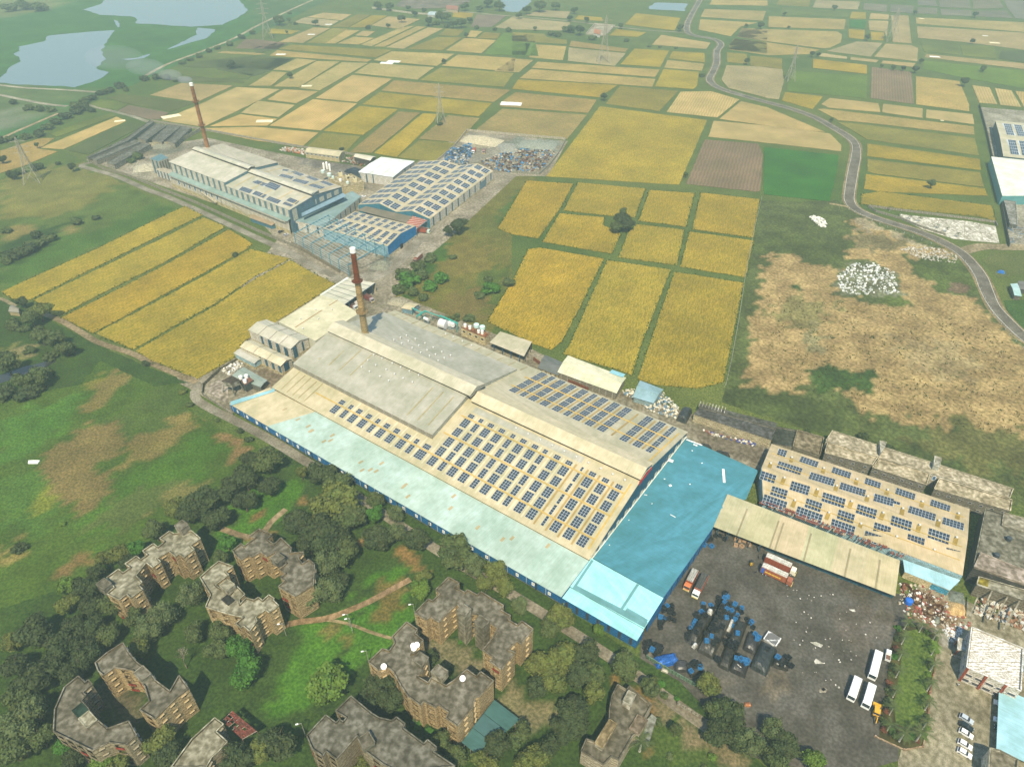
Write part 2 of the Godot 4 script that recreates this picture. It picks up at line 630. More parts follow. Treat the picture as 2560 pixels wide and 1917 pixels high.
func slab(t: Node,s: String,flat: Array,col: Color,m:="sheet",thick:=.14) -> MeshInstance3D:
	var p:=V(flat)
	var nn:=Vector3.ZERO
	for i in p.size():
		nn += p[i].cross(p[(i+1) % p.size()])
	nn=nn.normalized()*(1.0 if nn.y > .0 else -1.0)
	var g:=Geo.new()
	var ux: Vector3=(p[1] - p[0]).normalized()
	var uy:=nn.cross(ux)
	var uv:=[]
	for q in p:
		uv.append(Vector2(q.dot(ux),q.dot(uy)))
	var mid:=Vector3.ZERO
	for q in p:
		mid += q / p.size()
	for i in range(1,p.size() - 1):
		g.tri(p[0],p[i],p[i+1],uv[0],uv[i],uv[i+1],col,nn)
		g.tri(p[0] - nn*thick,p[i] - nn*thick,p[i+1] - nn*thick,uv[0],uv[i],uv[i+1],shade(col,.8),-nn)
	for i in p.size():
		var a: Vector3=p[i]
		var b: Vector3=p[(i+1) % p.size()]
		g.quad(a - nn*thick,b - nn*thick,b,a,col,(a+b) / 2.0 - mid)
	return obj(s,g,m,t)
func wall(t: Node,s: String,ax: float,az: float,bx: float,bz: float,y0: float,ya: float,yb: float,col: Color,m:="metal",out:=Vector3(0,0,1)) -> MeshInstance3D:
	var g:=Geo.new()
	var d:=W(bx - ax,0,bz - az).normalized().cross(Vector3.UP)*.1
	if d.dot(out) > .0:
		d=-d
	var a:=W(ax,y0,az)
	var b:=W(bx,y0,bz)
	var e:=W(bx,yb,bz)
	var f:=W(ax,ya,az)
	g.quad(a,b,e,f,col,-d)
	g.quad(a+d,b+d,e+d,f+d,col,d)
	g.quad(f,e,e+d,f+d,col,Vector3.UP)
	g.quad(a,f,f+d,a+d,col,a - b)
	g.quad(b,e,e+d,b+d,col,b - a)
	return obj(s,g,m,t)
func bd(t: Node,s: String,ax: float,az: float,bx: float,bz: float,y0: float,y1: float,n: int,w: float,col: Color,proud:=.06,first:=.5,y1b:=-1.0):
	var a:=W(ax,0,az)
	var b:=W(bx,0,bz)
	var ang:=atan2(-(bz - az),bx - ax)
	var yb:=y1 if y1b < .0 else y1b
	for i in n:
		var k:=(i+first) / n
		var g:=Geo.new()
		g.box(a.lerp(b,k)+W(0,y0,0),W(w,lerpf(y1,yb,k) - y0,proud*2.0),ang,col)
		obj(s,g,"metal",t)
func sp(t: Node,s: String,flat: Array,w: float,col: Color,lift:=.06,m:="sheet",thick:=.08):
	var p:=V(flat)
	for i in range(0,p.size(),2):
		var g:=Geo.new()
		g.bar(p[i]+W(0,lift+.05,0),p[i+1]+W(0,lift+.05,0),w,thick,col)
		obj(s,g,m,t)
func solar(t: Node,flat: Array):
	for i in range(0,flat.size(),11):
		var o:=W(flat[i],flat[i+1],flat[i+2])
		var du:=W(flat[i+3],flat[i+4],flat[i+5])
		var dv:=W(flat[i+6],flat[i+7],flat[i+8])
		var nu:=int(flat[i+9])
		var nv:=int(flat[i+10])
		var nn:=du.cross(dv).normalized()
		nn=nn if nn.y > 0 else -nn
		var g:=Geo.new()
		var f:=Geo.new()
		var q:=o+nn*.16
		f.obox(o+(du+dv) / 2.0+nn*.09,Basis(du.normalized(),nn,du.normalized().cross(nn)),Vector3(du.length(),.06,dv.length()),Color(.5,.54,.54))
		for a in nu:
			for b in nv:
				var p:=q+du*(a+.05) / nu+dv*(b+.045) / nv
				var k:=rng.randf_range(.85,1.15)
				g.quad(p,p+du*.90 / nu,p+du*.90 / nu+dv*.91 / nv,p+dv*.91 / nv,K(.022*k,.036*k,.056*k),nn)
		var m:=obj("solar_array",f,"paint",t)
		base[m]=base[t]
		m.position=Vector3.ZERO
		obj("solar_panels",g,"panel",m)
func shed(s: String,label: String,flat: Array,eave: float,ridge: float,wc: Color,rc: Color,foot:=Color(0,0,0,0),lines:=0,lc:=Color(.3,.28,.24),wm:="metal") -> Node3D:
	var c:=P(flat)
	var mid:=(c[0]+c[1]+c[2]+c[3]) / 4.0
	var t:=thing(s,label,"building",W(mid.x,0,mid.y))
	var ml:=(c[0]+c[3]) / 2.0
	var mr:=(c[1]+c[2]) / 2.0
	var g:=Geo.new()
	g.skirt(c,.0,eave,wc)
	for e in [[c[0],c[3],ml],[c[1],c[2],mr]]:
		var out:=W(e[2].x - mid.x,0,e[2].y - mid.y)
		g.tri(W(e[0].x,eave,e[0].y),W(e[1].x,eave,e[1].y),W(e[2].x,ridge,e[2].y),Vector2.ZERO,Vector2(5,0),Vector2(2,2),wc,out)
	obj("wall",g,wm,t)
	if foot.a > .0:
		var gf:=Geo.new()
		var big:=Geometry2D.offset_polygon(c,.08)[0]
		gf.prism(big,.0,1.3,foot,foot)
		obj("plinth",gf,"plaster",t)
	var ul:=(c[1] - c[0]).normalized()*.4
	for e in [[c[0],c[1]],[c[3],c[2]]]:
		var o: Vector2=((e[0]+e[1]) / 2.0 - mid).normalized()*.4
		var k:=.4*(ridge - eave) / maxf(.1,ml.distance_to(c[0]))
		var a: Vector2=e[0]+o - ul
		var b: Vector2=e[1]+o+ul
		slab(t,"roof",[a.x,eave - k+.1,a.y,ml.x - ul.x,ridge+.1,ml.y - ul.y,mr.x+ul.x,ridge+.1,mr.y+ul.y,b.x,eave - k+.1,b.y],rc)
		for i in lines:
			var h:=(i+1.0) / (lines+1.0)
			var p: Vector2=a.lerp(b,h)
			var q:=(ml - ul).lerp(mr+ul,h)
			sp(t,"roof_seam",[p.x,eave - k+.12,p.y,q.x,ridge+.12,q.y],.34,lc,.02)
	var gr:=Geo.new()
	gr.bar(W(ml.x,ridge+.16,ml.y),W(mr.x,ridge+.16,mr.y),.5,.12,shade(rc,1.1))
	obj("ridge_cap",gr,"sheet",t)
	return t
func block(s: String,label: String,flat: Array,h: float,wc: Color,rc: Color,parapet:=.6,m:="concrete",category:="building",y0:=.0,t: Node3D=null) -> Node3D:
	var c:=P(flat)
	var mid:=Vector2.ZERO
	for p in c:
		mid += p / c.size()
	if t == null:
		t=thing(s,label,category,W(mid.x,y0,mid.y))
	var g:=Geo.new()
	g.skirt(c,y0,h,wc)
	obj("wall",g,"plaster" if m == "concrete" else m,t)
	cap(t,c,h,rc,parapet,m,wc)
	return t
func cap(t: Node,c: PackedVector2Array,h: float,rc: Color,parapet: float,m: String,wc: Color):
	var g:=Geo.new()
	g.sheet(c,h,rc)
	obj("roof",g,m,t)
	if parapet > .0:
		var gp:=Geo.new()
		var inner:=Geometry2D.offset_polygon(c,-.3)
		gp.skirt(c,h - .01,h+parapet,wc)
		if inner.size():
			gp.skirt(inner[0],h - .01,h+parapet,wc)
		for i in c.size():
			var a:=c[i]
			var b:=c[(i+1) % c.size()]
			gp.bar(W(a.x,h+parapet,a.y),W(b.x,h+parapet,b.y),.34,.1,shade(rc,1.25))
		obj("parapet",gp,m,t)
func storeys(t: Node,a: Vector2,b: Vector2,out: Vector2,h: float,floors: int,wc: Color,deep: bool,sd: int):
	rng.seed=sd
	var L:=a.distance_to(b)
	var d:=(b - a) / L
	var at:=func(s: float,y: float,back:=.0) -> Vector3: return W(a.x+d.x*s - out.x*back,y,a.y+d.y*s - out.y*back)
	var g:=Geo.new()
	var o3:=W(out.x,0,out.y)
	var n:=maxi(1,int(L / (3.6 if deep else 4.2)))
	var bay:=L / n
	var fh:=h / floors
	var w:=minf(bay - .7,2.5 if deep else 1.25)
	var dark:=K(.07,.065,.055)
	for i in n:
		var s0:=bay*(i+.5) - w / 2.0
		var s1:=s0+w
		g.quad(at.call(bay*i,0),at.call(s0,0),at.call(s0,h),at.call(bay*i,h),wc,o3)
		g.quad(at.call(s1,0),at.call(bay*(i+1),0),at.call(bay*(i+1),h),at.call(s1,h),wc,o3)
		var y:=.0
		for k in floors:
			var y0:=fh*k+(.25 if deep else 1.0)
			var y1:=fh*k+fh - (.35 if deep else .75)
			g.quad(at.call(s0,y),at.call(s1,y),at.call(s1,y0),at.call(s0,y0),wc,o3)
			var z:=1.1 if deep else .22
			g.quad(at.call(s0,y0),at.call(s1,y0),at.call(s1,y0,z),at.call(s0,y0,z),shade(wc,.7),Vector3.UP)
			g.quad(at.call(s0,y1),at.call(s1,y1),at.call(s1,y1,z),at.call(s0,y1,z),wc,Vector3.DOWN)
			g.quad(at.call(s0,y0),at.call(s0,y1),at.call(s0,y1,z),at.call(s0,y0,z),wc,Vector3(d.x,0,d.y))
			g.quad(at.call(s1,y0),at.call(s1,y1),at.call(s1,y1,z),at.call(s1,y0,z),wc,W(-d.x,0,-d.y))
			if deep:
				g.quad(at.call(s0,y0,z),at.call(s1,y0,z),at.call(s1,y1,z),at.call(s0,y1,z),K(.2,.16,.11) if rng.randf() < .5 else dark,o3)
				var gb:=Geo.new()
				var cc:=shade(wc,rng.randf_range(.6,1.1))
				if rng.randf() < .12:
					cc=K(.35,.06,.04)
				gb.bar(at.call(s0 - .1,y0+.42,-.12),at.call(s1+.1,y0+.42,-.12),.14,.9,cc)
				obj("balcony",gb,"plaster",t)
			else:
				var gw:=Geo.new()
				gw.quad(at.call(s0,y0,.2),at.call(s1,y0,.2),at.call(s1,y1,.2),at.call(s0,y1,.2),dark,o3)
				gw.bar(at.call(s0 - .15,y1+.1,-.25),at.call(s1+.15,y1+.1,-.25),.5,.08,shade(wc,.8))
				gw.bar(at.call((s0+s1) / 2.0,y0,.17),at.call((s0+s1) / 2.0,y1,.17),.07,.05,K(.3,.27,.22))
				obj("window",gw,"glass",t)
			y=y1
		g.quad(at.call(s0,y),at.call(s1,y),at.call(s1,h),at.call(s0,h),wc,o3)
	obj("facade",g,"plaster",t)
func apartments(label: String,flat: Array,h: float,wc: Color,rc: Color,deeps: Array,plain: Array) -> Node3D:
	var c:=P(flat)
	var mid:=Vector2.ZERO
	for p in c:
		mid += p / c.size()
	var t:=thing("apartment_block",label,"building",W(mid.x,0,mid.y))
	var s:=-1.0 if Geometry2D.is_polygon_clockwise(c) else 1.0
	var g:=Geo.new()
	for i in c.size():
		var a:=c[i]
		var b:=c[(i+1) % c.size()]
		var out:=Vector2(b.y - a.y,a.x - b.x).normalized()*s
		if a.distance_to(b) > 2.6 and (i in deeps or not i in plain) and out.dot(-mid.normalized()) > -.25:
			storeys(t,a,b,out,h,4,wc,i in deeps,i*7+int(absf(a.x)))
		else:
			g.quad(W(a.x,0,a.y),W(b.x,0,b.y),W(b.x,h,b.y),W(a.x,h,a.y),shade(wc,.92),W(out.x,0,out.y))
	obj("wall",g,"plaster",t)
	cap(t,c,h,rc,.55,"concrete",shade(wc,.62))
	return t
func tower(t: Node,s: String,flat: Array,y0: float,y1: float,wc: Color,rc: Color,parapet:=.3):
	var c:=P(flat)
	var g:=Geo.new()
	g.skirt(c,y0,y1,wc)
	g.sheet(c,y1,rc)
	var m:=obj(s,g,"concrete",t)
	if parapet > .0:
		var gp:=Geo.new()
		for i in c.size():
			var a:=c[i]
			var b:=c[(i+1) % c.size()]
			gp.bar(W(a.x,y1+.1,a.y),W(b.x,y1+.1,b.y),.3,.25,shade(rc,1.2))
		var o:=obj("tower_rim",gp,"concrete",t)
func wr(t: Node,ax: float,az: float,bx: float,bz: float,y0: float,y1: float,n: int,w: float,frame: Color,s:="window",pane:=Color(.05,.06,.07)):
	var a:=W(ax,0,az)
	var b:=W(bx,0,bz)
	var d:=(b - a).normalized()
	var o:=d.cross(Vector3.UP)
	if o.dot(W(-a.x,0,-a.z)) < .0:
		o=-o
	for i in n:
		var p:=a.lerp(b,(i+.5) / n)+o*.05
		var g:=Geo.new()
		for e in [[-.5,.0,.5,.0],[-.5,1.0,.5,1.0],[-.5,.0,-.5,1.0],[.5,.0,.5,1.0]]:
			g.bar(p+d*w*e[0]+W(0,lerpf(y0,y1,e[1]),0),p+d*w*e[2]+W(0,lerpf(y0,y1,e[3]),0),.16,.16,frame)
		var m:=obj(s,g,"paint",t)
		base[m]=base[t]
		m.position=Vector3.ZERO
		var q:=Geo.new()
		q.quad(p - d*w / 2.0+W(0,y0,0),p+d*w / 2.0+W(0,y0,0),p+d*w / 2.0+W(0,y1,0),p - d*w / 2.0+W(0,y1,0),pane,o)
		obj("pane",q,"glass",m)
func vents(t: Node,flat: Array):
	for p in V(flat):
		var g:=Geo.new()
		g.tube(p,p+W(0,.55,0),.3,.28,8,K(.5,.5,.47))
		g.ball(p+W(0,.75,0),W(.46,.36,.46),4,K(.55,.55,.52))
		obj("roof_vent",g,"paint",t)
func chimney(label: String,x: float,z: float,y0: float,split: Array,top: float,r0: float,r1: float,cols: Array,cap_col: Color):
	var t:=thing("chimney",label,"chimney",W(x,y0,z))
	var ys: Array=[y0]+split+[top]
	for i in ys.size() - 1:
		var g:=Geo.new()
		var ka: float=(ys[i] - y0) / (top - y0)
		var kb: float=(ys[i+1] - y0) / (top - y0)
		for j in 6:
			var ca:=lerpf(ka,kb,j / 6.0)
			var cb:=lerpf(ka,kb,(j+1) / 6.0)
			g.tube(W(x,lerpf(y0,top,ca),z),W(x,lerpf(y0,top,cb),z),lerpf(r0,r1,ca),lerpf(r0,r1,cb),16,shade(cols[i],.8+.4*fposmod(j*.618+i*.3,1.0)),false)
			g.tube(W(x,lerpf(y0,top,cb) - .12,z),W(x,lerpf(y0,top,cb)+.12,z),lerpf(r0,r1,cb)+.12,lerpf(r0,r1,cb)+.12,16,shade(cols[i],1.3))
		obj("shaft",g,"metal",t)
		if i > 0:
			var gp:=Geo.new()
			var r:=lerpf(r0,r1,ka)
			gp.tube(W(x,ys[i],z),W(x,ys[i]+.25,z),r+1.3,r+1.3,18,shade(cols[i],.9))
			for k in 18:
				var d:=W(cos(TAU*k / 18),0,sin(TAU*k / 18))*(r+1.25)
				var e:=W(cos(TAU*(k+1) / 18),0,sin(TAU*(k+1) / 18))*(r+1.25)
				var b:=W(x,ys[i]+.25,z)
				gp.bar(b+d,b+d+W(0,1.1,0),.08,.08,cols[i])
				gp.bar(b+d+W(0,1.1,0),b+e+W(0,1.1,0),.08,.08,cols[i])
			obj("platform",gp,"metal",t)
	var gc:=Geo.new()
	gc.tube(W(x,top,z),W(x,top+2.2,z),r1+.25,r1+.2,16,cap_col)
	obj("cap",gc,"paint",t)
	var gl:=Geo.new()
	var lx:=W(r0+.35,0,r0*.4)
	for sd in [-.35,.35]:
		gl.bar(W(x,y0,z+sd)+lx,W(x,top,z+sd)+lx*(r1+.3) / (r0+.3),.09,.09,shade(cols[0],.7))
	for k in int((top - y0) / 1.2):
		var q:=lx*lerpf(1.0,(r1+.3) / (r0+.3),k*1.2 / (top - y0))+W(x,y0+k*1.2,z)
		gl.bar(q - W(0,0,.45),q+W(0,0,.45),.07,.07,shade(cols[0],.7))
	obj("ladder",gl,"metal",t)
func pylon(label: String,x: float,z: float,h: float,w: float,turn: float,col: Color,group: String):
	var t:=thing("pylon",label,"pylon",W(x,0,z),group)
	var o:=W(x,0,z)
	var b:=Basis(Vector3.UP,turn)
	var lv:=[[.0,w],[.32,w*.55],[.55,w*.28],[.66,w*.22],[.78,w*.18],[.9,w*.14],[1.0,.15]]
	var pt:=func(i: int,k: int) -> Vector3:
		var q: float=lv[i][1] / 2.0
		return o+b*W(q if k % 4 in [0,3] else -q,lv[i][0]*h,q if k % 4 < 2 else -q)
	var th:=.30
	for k in 4:
		var g:=Geo.new()
		for i in lv.size() - 1:
			g.bar(pt.call(i,k),pt.call(i+1,k),th,th,col)
		obj("leg",g,"metal",t)
	var gb:=Geo.new()
	for i in lv.size() - 1:
		for k in 4:
			gb.bar(pt.call(i,k),pt.call(i+1,k+1),th*.6,th*.6,col)
			gb.bar(pt.call(i,k+1),pt.call(i+1,k),th*.6,th*.6,col)
			if i > 0:
				gb.bar(pt.call(i,k),pt.call(i,k+1),th*.6,th*.6,col)
	obj("bracing",gb,"metal",t)
	for i in [3,4,5]:
		var g:=Geo.new()
		var a: Vector3=o+W(0,lv[i][0]*h,0)
		for sd in [-1,1]:
			var e:=a+b*W(sd*w*(.62 if i == 4 else .5),0,0)
			g.bar(a+W(0,h*.035,0),e,th*.6,th*.6,col)
			g.bar(a,e,th*.6,th*.6,col)
			g.bar(e,e - W(0,1.6,0),.12,.12,K(.3,.2,.15))
		obj("crossarm",g,"metal",t)
func pole(label: String,x: float,z: float,h: float,col: Color,lamp:=false,group:=""):
	var t:=thing("lamp_post" if lamp else "utility_pole",label,"lamp post" if lamp else "pole",W(x,0,z),group)
	var g:=Geo.new()
	g.tube(W(x,0,z),W(x,h,z),.13,.09,7,col)
	obj("shaft",g,"metal",t)
	var a:=Geo.new()
	if lamp:
		a.bar(W(x,h,z),W(x - .9,h+.2,z+.3),.08,.08,col)
		a.box(W(x - 1.2,h+.12,z+.35),W(.8,.18,.4),.3,K(.8,.8,.78))
		obj("lamp_head",a,"paint",t)
	else:
		a.bar(W(x - .8,h - .5,z),W(x+.8,h - .5,z),.12,.12,col)
		obj("crossarm",a,"metal",t)
func side_cut(g: Geo,xy: Array,w: float,col: Color,z0:=.0):
	var p:=P(xy)
	var mid:=Vector2.ZERO
	for q in p:
		mid += q / p.size()
	var ix:=Geometry2D.triangulate_polygon(p)
	for sd in [-1.0,1.0]:
		for i in range(0,ix.size(),3):
			g.tri(Vector3(p[ix[i]].x,p[ix[i]].y,z0+sd*w / 2),Vector3(p[ix[i+1]].x,p[ix[i+1]].y,z0+sd*w / 2),Vector3(p[ix[i+2]].x,p[ix[i+2]].y,z0+sd*w / 2),p[ix[i]],p[ix[i+1]],p[ix[i+2]],col,Vector3(0,0,sd))
	var s:=-1.0 if Geometry2D.is_polygon_clockwise(p) else 1.0
	for i in p.size():
		var a:=p[i]
		var b:=p[(i+1) % p.size()]
		g.quad(W(a.x,a.y,z0 - w / 2),W(b.x,b.y,z0 - w / 2),W(b.x,b.y,z0+w / 2),W(a.x,a.y,z0+w / 2),col,W(b.y - a.y,a.x - b.x,0)*s)
func wheels(t: Node,xs: Array,w: float,r: float):
	if not protos.has("wheel"):
		var g:=Geo.new()
		g.tube(W(0,0,-.5),W(0,0,.5),1.0,1.0,12,K(.02,.02,.02))
		g.tube(W(0,0,-.54),W(0,0,.54),.55,.55,10,K(.35,.35,.35))
		protos["wheel"]=g.mesh()
	for x in xs:
		for sd in [-1,1]:
			put("wheel",protos["wheel"],"rubber",t,Transform3D(Basis.from_scale(W(r,r,.28)),W(x,r,sd*w / 2)))
func local(s: String,g: Geo,m: String,t: Node):
	put(s,g.mesh(),m,t)
func make_car(col: Color,long:=4.0,tall:=1.5) -> Node3D:
	var t:=Node3D.new()
	var h:=long / 2.0
	var g:=Geo.new()
	side_cut(g,[-h,.35,-h,.85,-h+.25,.98,h - 1.15,.98,h - .1,.78,h,.6,h,.3,-h+.1,.28],1.68,col)
	local("body",g,"gloss",t)
	g=Geo.new()
	side_cut(g,[-h+.12,.97,-h+.55,tall - .06,h - 1.85,tall - .06,h - 1.12,.97],1.5,K(.03,.035,.04))
	local("cabin_glass",g,"glass",t)
	g=Geo.new()
	side_cut(g,[-h+.5,tall - .08,-h+.6,tall,h - 1.95,tall,h - 1.8,tall - .08],1.46,col)
	for x in [-h+.6,-.2]:
		g.bar(W(x,.97,.76),W(x+.1,tall - .05,.73),.1,.05,col)
		g.bar(W(x,.97,-.76),W(x+.1,tall - .05,-.73),.1,.05,col)
	local("roof",g,"gloss",t)
	for sd in [-.6,.6]:
		g=Geo.new()
		g.box(W(h - .03,.58,sd),W(.1,.16,.34),0,K(.8,.8,.75))
		local("headlight",g,"gloss",t)
		g=Geo.new()
		g.box(W(-h+.03,.68,sd),W(.1,.18,.3),0,K(.4,.02,.02))
		local("tail_light",g,"gloss",t)
	wheels(t,[-h+.75,h - .75],1.5,.31)
	return t
func make_bus(long: float,col: Color,marks: int) -> Node3D:
	var t:=Node3D.new()
	var h:=long / 2.0
	var g:=Geo.new()
	side_cut(g,[-h,.5,-h+.08,2.9,-h+.3,3.05,h - .5,3.05,h - .2,2.85,h,1.3,h,.45],2.4,col)
	local("body",g,"gloss",t)
	g=Geo.new()
	side_cut(g,[-h+.4,3.05,-h+.5,3.14,h - .8,3.14,h - .6,3.05],2.2,shade(col,.96))
	for i in marks:
		g.box(W(-h+.9+i*(long - 1.8) / marks,3.14,0),W(.07,.06,2.1),0,shade(col,.7))
	g.box(W(0,3.14,0),W(long - 1.4,.06,.08),0,shade(col,.7))
	local("roof",g,"paint",t)
	for sd in [-1,1]:
		for i in 7:
			g=Geo.new()
			g.box(W(-h+1.0+i*(long - 1.9) / 6.5,1.5,sd*1.2),W((long - 1.9) / 7.4,.95,.05),0,K(.03,.04,.05))
			local("window",g,"glass",t)
		g=Geo.new()
		g.box(W(0,.95,sd*1.21),W(long - .4,.22,.04),0,K(.05,.16,.4))
		local("side_band",g,"paint",t)
	g=Geo.new()
	g.obox(W(h - .07,2.1,0),Basis(Vector3.BACK,.13),W(.08,1.25,2.1),K(.03,.04,.05))
	local("windscreen",g,"glass",t)
	g=Geo.new()
	g.box(W(-h+.03,1.6,0),W(.1,.9,1.9),0,K(.03,.04,.05))
	local("rear_window",g,"glass",t)
	for sd in [-.85,.85]:
		g=Geo.new()
		g.box(W(h - .02,.75,sd),W(.08,.22,.4),0,K(.8,.8,.7))
		local("headlight",g,"gloss",t)
	wheels(t,[-h+2.2,h - 1.6],2.15,.47)
	return t
func make_lorry(long: float,tall: float,side: Color,top: Color,cab: Color,letters:=false) -> Node3D:
	var t:=Node3D.new()
	var h:=long / 2.0
	var g:=Geo.new()
	g.box(W(0,.7,0),W(long - .4,.25,.9),0,K(.05,.05,.05))
	local("chassis",g,"paint",t)
	g=Geo.new()
	side_cut(g,[h - 1.9,.6,h - 1.9,2.75,h - .5,2.75,h - .15,2.5,h,1.5,h,.6],2.35,cab)
	local("cab",g,"gloss",t)
	g=Geo.new()
	g.obox(W(h - .05,2.0,0),Basis(Vector3.BACK,.15),W(.08,.85,2.1),K(.03,.05,.05))
	local("windscreen",g,"glass",t)
	g=Geo.new()
	g.box(W(h+.05,.45,0),W(.25,.4,2.4),0,K(.5,.42,.15))
	local("bumper",g,"paint",t)
	g=Geo.new()
	g.box(W(-1.05,1.0,0),W(long - 2.2,tall - 1.0,2.45),0,side)
	for i in 8:
		for sd in [-1.26,1.26]:
			g.box(W(-h+.3+i*(long - 2.4) / 7.2,1.0,sd),W(.1,tall - 1.0,.07),0,shade(side,.7))
	local("load_body",g,"paint",t)
	g=Geo.new()
	var q:=.18
	for i in 10:
		var x0:=-h+.1+i*(long - 2.3) / 10.0
		g.box(W(x0+(long - 2.3) / 20.0,tall,0),W((long - 2.3) / 10.0 - .02,q+.1*fposmod(i*.618,1.0),2.3),0,shade(top,.88+.2*fposmod(i*.37,1.0)))
	local("load_cover",g,"tarp",t)
	if letters:
		for sd in [-1.0,1.0]:
			g=Geo.new()
			g.box(W(-1.2,2.0,sd*1.24),W(long*.5,.5,.03),0,K(.75,.5,.06))
			local("side_banner",g,"paint",t)
			g=Geo.new()
			g.box(W(-h+.8,1.1,sd*1.245),W(1.3,tall - 1.3,.03),0,K(.05,.12,.4))
			local("side_plate",g,"paint",t)
	for sd in [-.85,.85]:
		g=Geo.new()
		g.box(W(h - .02,.95,sd),W(.1,.22,.35),0,K(.8,.8,.7))
		local("headlight",g,"gloss",t)
	wheels(t,[-h+1.2,-h+2.4,h - 1.3],2.2,.5)
	return t
func heap(s: String,m: String,label: String,category: String,ax: float,az: float,bx: float,bz: float,w: float,h: float,col: Color,rough:=.2,steep:=3.0,group:=""):
	var a:=Vector2(ax,az)
	var b:=Vector2(bx,bz)
	var L:=a.distance_to(b)
	var d:=(b - a) / L
	var o:=d.orthogonal()
	var f:=noise(FastNoiseLite.TYPE_SIMPLEX_SMOOTH,.28,3,int(absf(ax*3.0+bz)))
	var nu:=clampi(int(L / .7),8,40)
	var nv:=clampi(int(w / .7),8,40)
	var at:=func(i: int,j: int) -> Vector3:
		var u:=2.0*i / nu - 1.0
		var v:=2.0*j / nv - 1.0
		var k: float=(1.0 - pow(absf(u),steep))*(1.0 - pow(absf(v),steep))
		var p:=(a+b) / 2.0+d*u*L / 2.0+o*v*w / 2.0
		var nz:=f.get_noise_2d(p.x,p.y)
		p += (d*f.get_noise_2d(p.y,p.x)+o*nz)*rough*.8
		return W(p.x,maxf(-.05,h*k*(1.0+rough*1.5*nz)),p.y)
	var g:=Geo.new()
	for i in nu:
		for j in nv:
			var p: Vector3=at.call(i,j)
			var k:=1.0+.5*f.get_noise_2d(p.x*2.0,p.z*2.0)
			g.quad(p,at.call(i+1,j),at.call(i+1,j+1),at.call(i,j+1),shade(col,k),Vector3.UP)
	single(s,g,m,label,category,group)
func crate(label: String,x: float,y: float,z: float,a: float,col: Color,group: String,size:=1.15):
	var k:="crate%s" % col
	if not protos.has(k):
		var g:=Geo.new()
		for sd in [-.5,.5]:
			g.box(W(sd,0,0),W(.1,.75,1.1),0,col)
			g.box(W(0,0,sd),W(.9,.75,.1),0,col)
		g.box(W(0,.02,0),W(.92,.12,.92),0,shade(col,.6))
		for i in 3:
			g.box(W(-.3+i*.3,.6,0),W(.08,.1,.95),0,col)
		protos[k]=g.mesh()
	var o:=MeshInstance3D.new()
	o.name=numbered("plastic_crate")
	o.mesh=protos[k]
	o.material_override=mats["paint"]
	add_child(o)
	o.transform=Transform3D(Basis(Vector3.UP,a).scaled(Vector3.ONE*size),W(x,y,z))
	tag(o,label,"crate",group)
func tank(t: Node,s: String,x: float,y: float,z: float,r: float,h: float,col: Color):
	var g:=Geo.new()
	g.tube(W(x,y,z),W(x,y+h*.85,z),r,r,14,col)
	g.tube(W(x,y+h*.85,z),W(x,y+h,z),r,r*.35,14,col)
	for i in 3:
		g.tube(W(x,y+h*(.2+.25*i),z),W(x,y+h*(.2+.25*i)+.06,z),r+.05,r+.05,14,shade(col,.9))
	obj(s,g,"paint",t)
func sc(s: String,label: String,category: String,flat: Array,n: int,lo: float,hi: float,cols: Array,y:=.05,m:="paint",shape:="box",pile:=.0):
	var p:=P(flat)
	rng.seed=int(absf(flat[0]*11.0+flat[1]))
	var a:=p[0]
	var b:=p[0]
	for q in p:
		a=a.min(q)
		b=b.max(q)
	var c:=(a+b) / 2.0
	var g:=Geo.new()
	var tries:=0
	while n > 0 and tries < 60000:
		tries += 1
		var q:=Vector2(rng.randf_range(a.x,b.x),rng.randf_range(a.y,b.y))
		if not Geometry2D.is_point_in_polygon(q,p):
			continue
		n -= 1
		var e:=rng.randf_range(lo,hi)
		var col: Color=cols[rng.randi() % cols.size()]
		col=shade(col,rng.randf_range(.75,1.2))
		var lift:=y+pile*maxf(.0,1.0 - 2.0*(q - c).length() / (b - a).length())*rng.randf()
		var bs:=Basis.from_euler(W(rng.randf_range(-.4,.4),rng.randf()*TAU,rng.randf_range(-.4,.4)))
		if shape == "rod":
			g.obox(W(q.x,lift+.1,q.y),bs,W(e*3.0,.14,.14),col)
		elif shape == "tuft":
			for k in 3:
				var d:=W(rng.randfn()*.5,1.0,rng.randfn()*.5)*e
				var w:=W(rng.randfn(),0,rng.randfn()).normalized()*e*.45
				var o:=W(q.x+rng.randfn()*e*.5,y,q.y+rng.randfn()*e*.5)
				g.tri(o - w,o+w,o+d,Vector2.ZERO,Vector2.ONE,Vector2(1,0),col,(Vector3.UP+d.cross(w).normalized()))
		else:
			g.obox(W(q.x,lift+e*.2,q.y),bs,W(e,e*rng.randf_range(.25,.7),e*rng.randf_range(.5,1.0)),col)
	single(s,g,m,label,category,"","stuff")
func verge(label: String,lines: Array,step: float,size: float,col: Color):
	rng.seed=lines.size()*71
	var g:=Geo.new()
	for l in plots:
		var p:=P(l)
		for i in p.size() - 1:
			var k:=maxi(1,int(p[i].distance_to(p[i+1]) / step))
			for j in k:
				var q:=p[i].lerp(p[i+1],(j+rng.randf()) / k)+Vector2(rng.randfn(),rng.randfn())*.5
				var e:=size*rng.randf_range(.5,1.4)
				var cc:=shade(col,rng.randf_range(.6,1.5))
				for m in 3:
					var d:=W(rng.randfn()*.4,1.0,rng.randfn()*.4)*e
					var w:=W(rng.randfn(),0,rng.randfn()).normalized()*e*.6
					var o:=W(q.x,0,q.y)
					g.tri(o - w,o+w,o+d,Vector2.ZERO,Vector2.ONE,Vector2(1,0),cc,(Vector3.UP+d.cross(w).normalized()))
	single("bank_grass",g,"grass",label,"grass","","stuff")
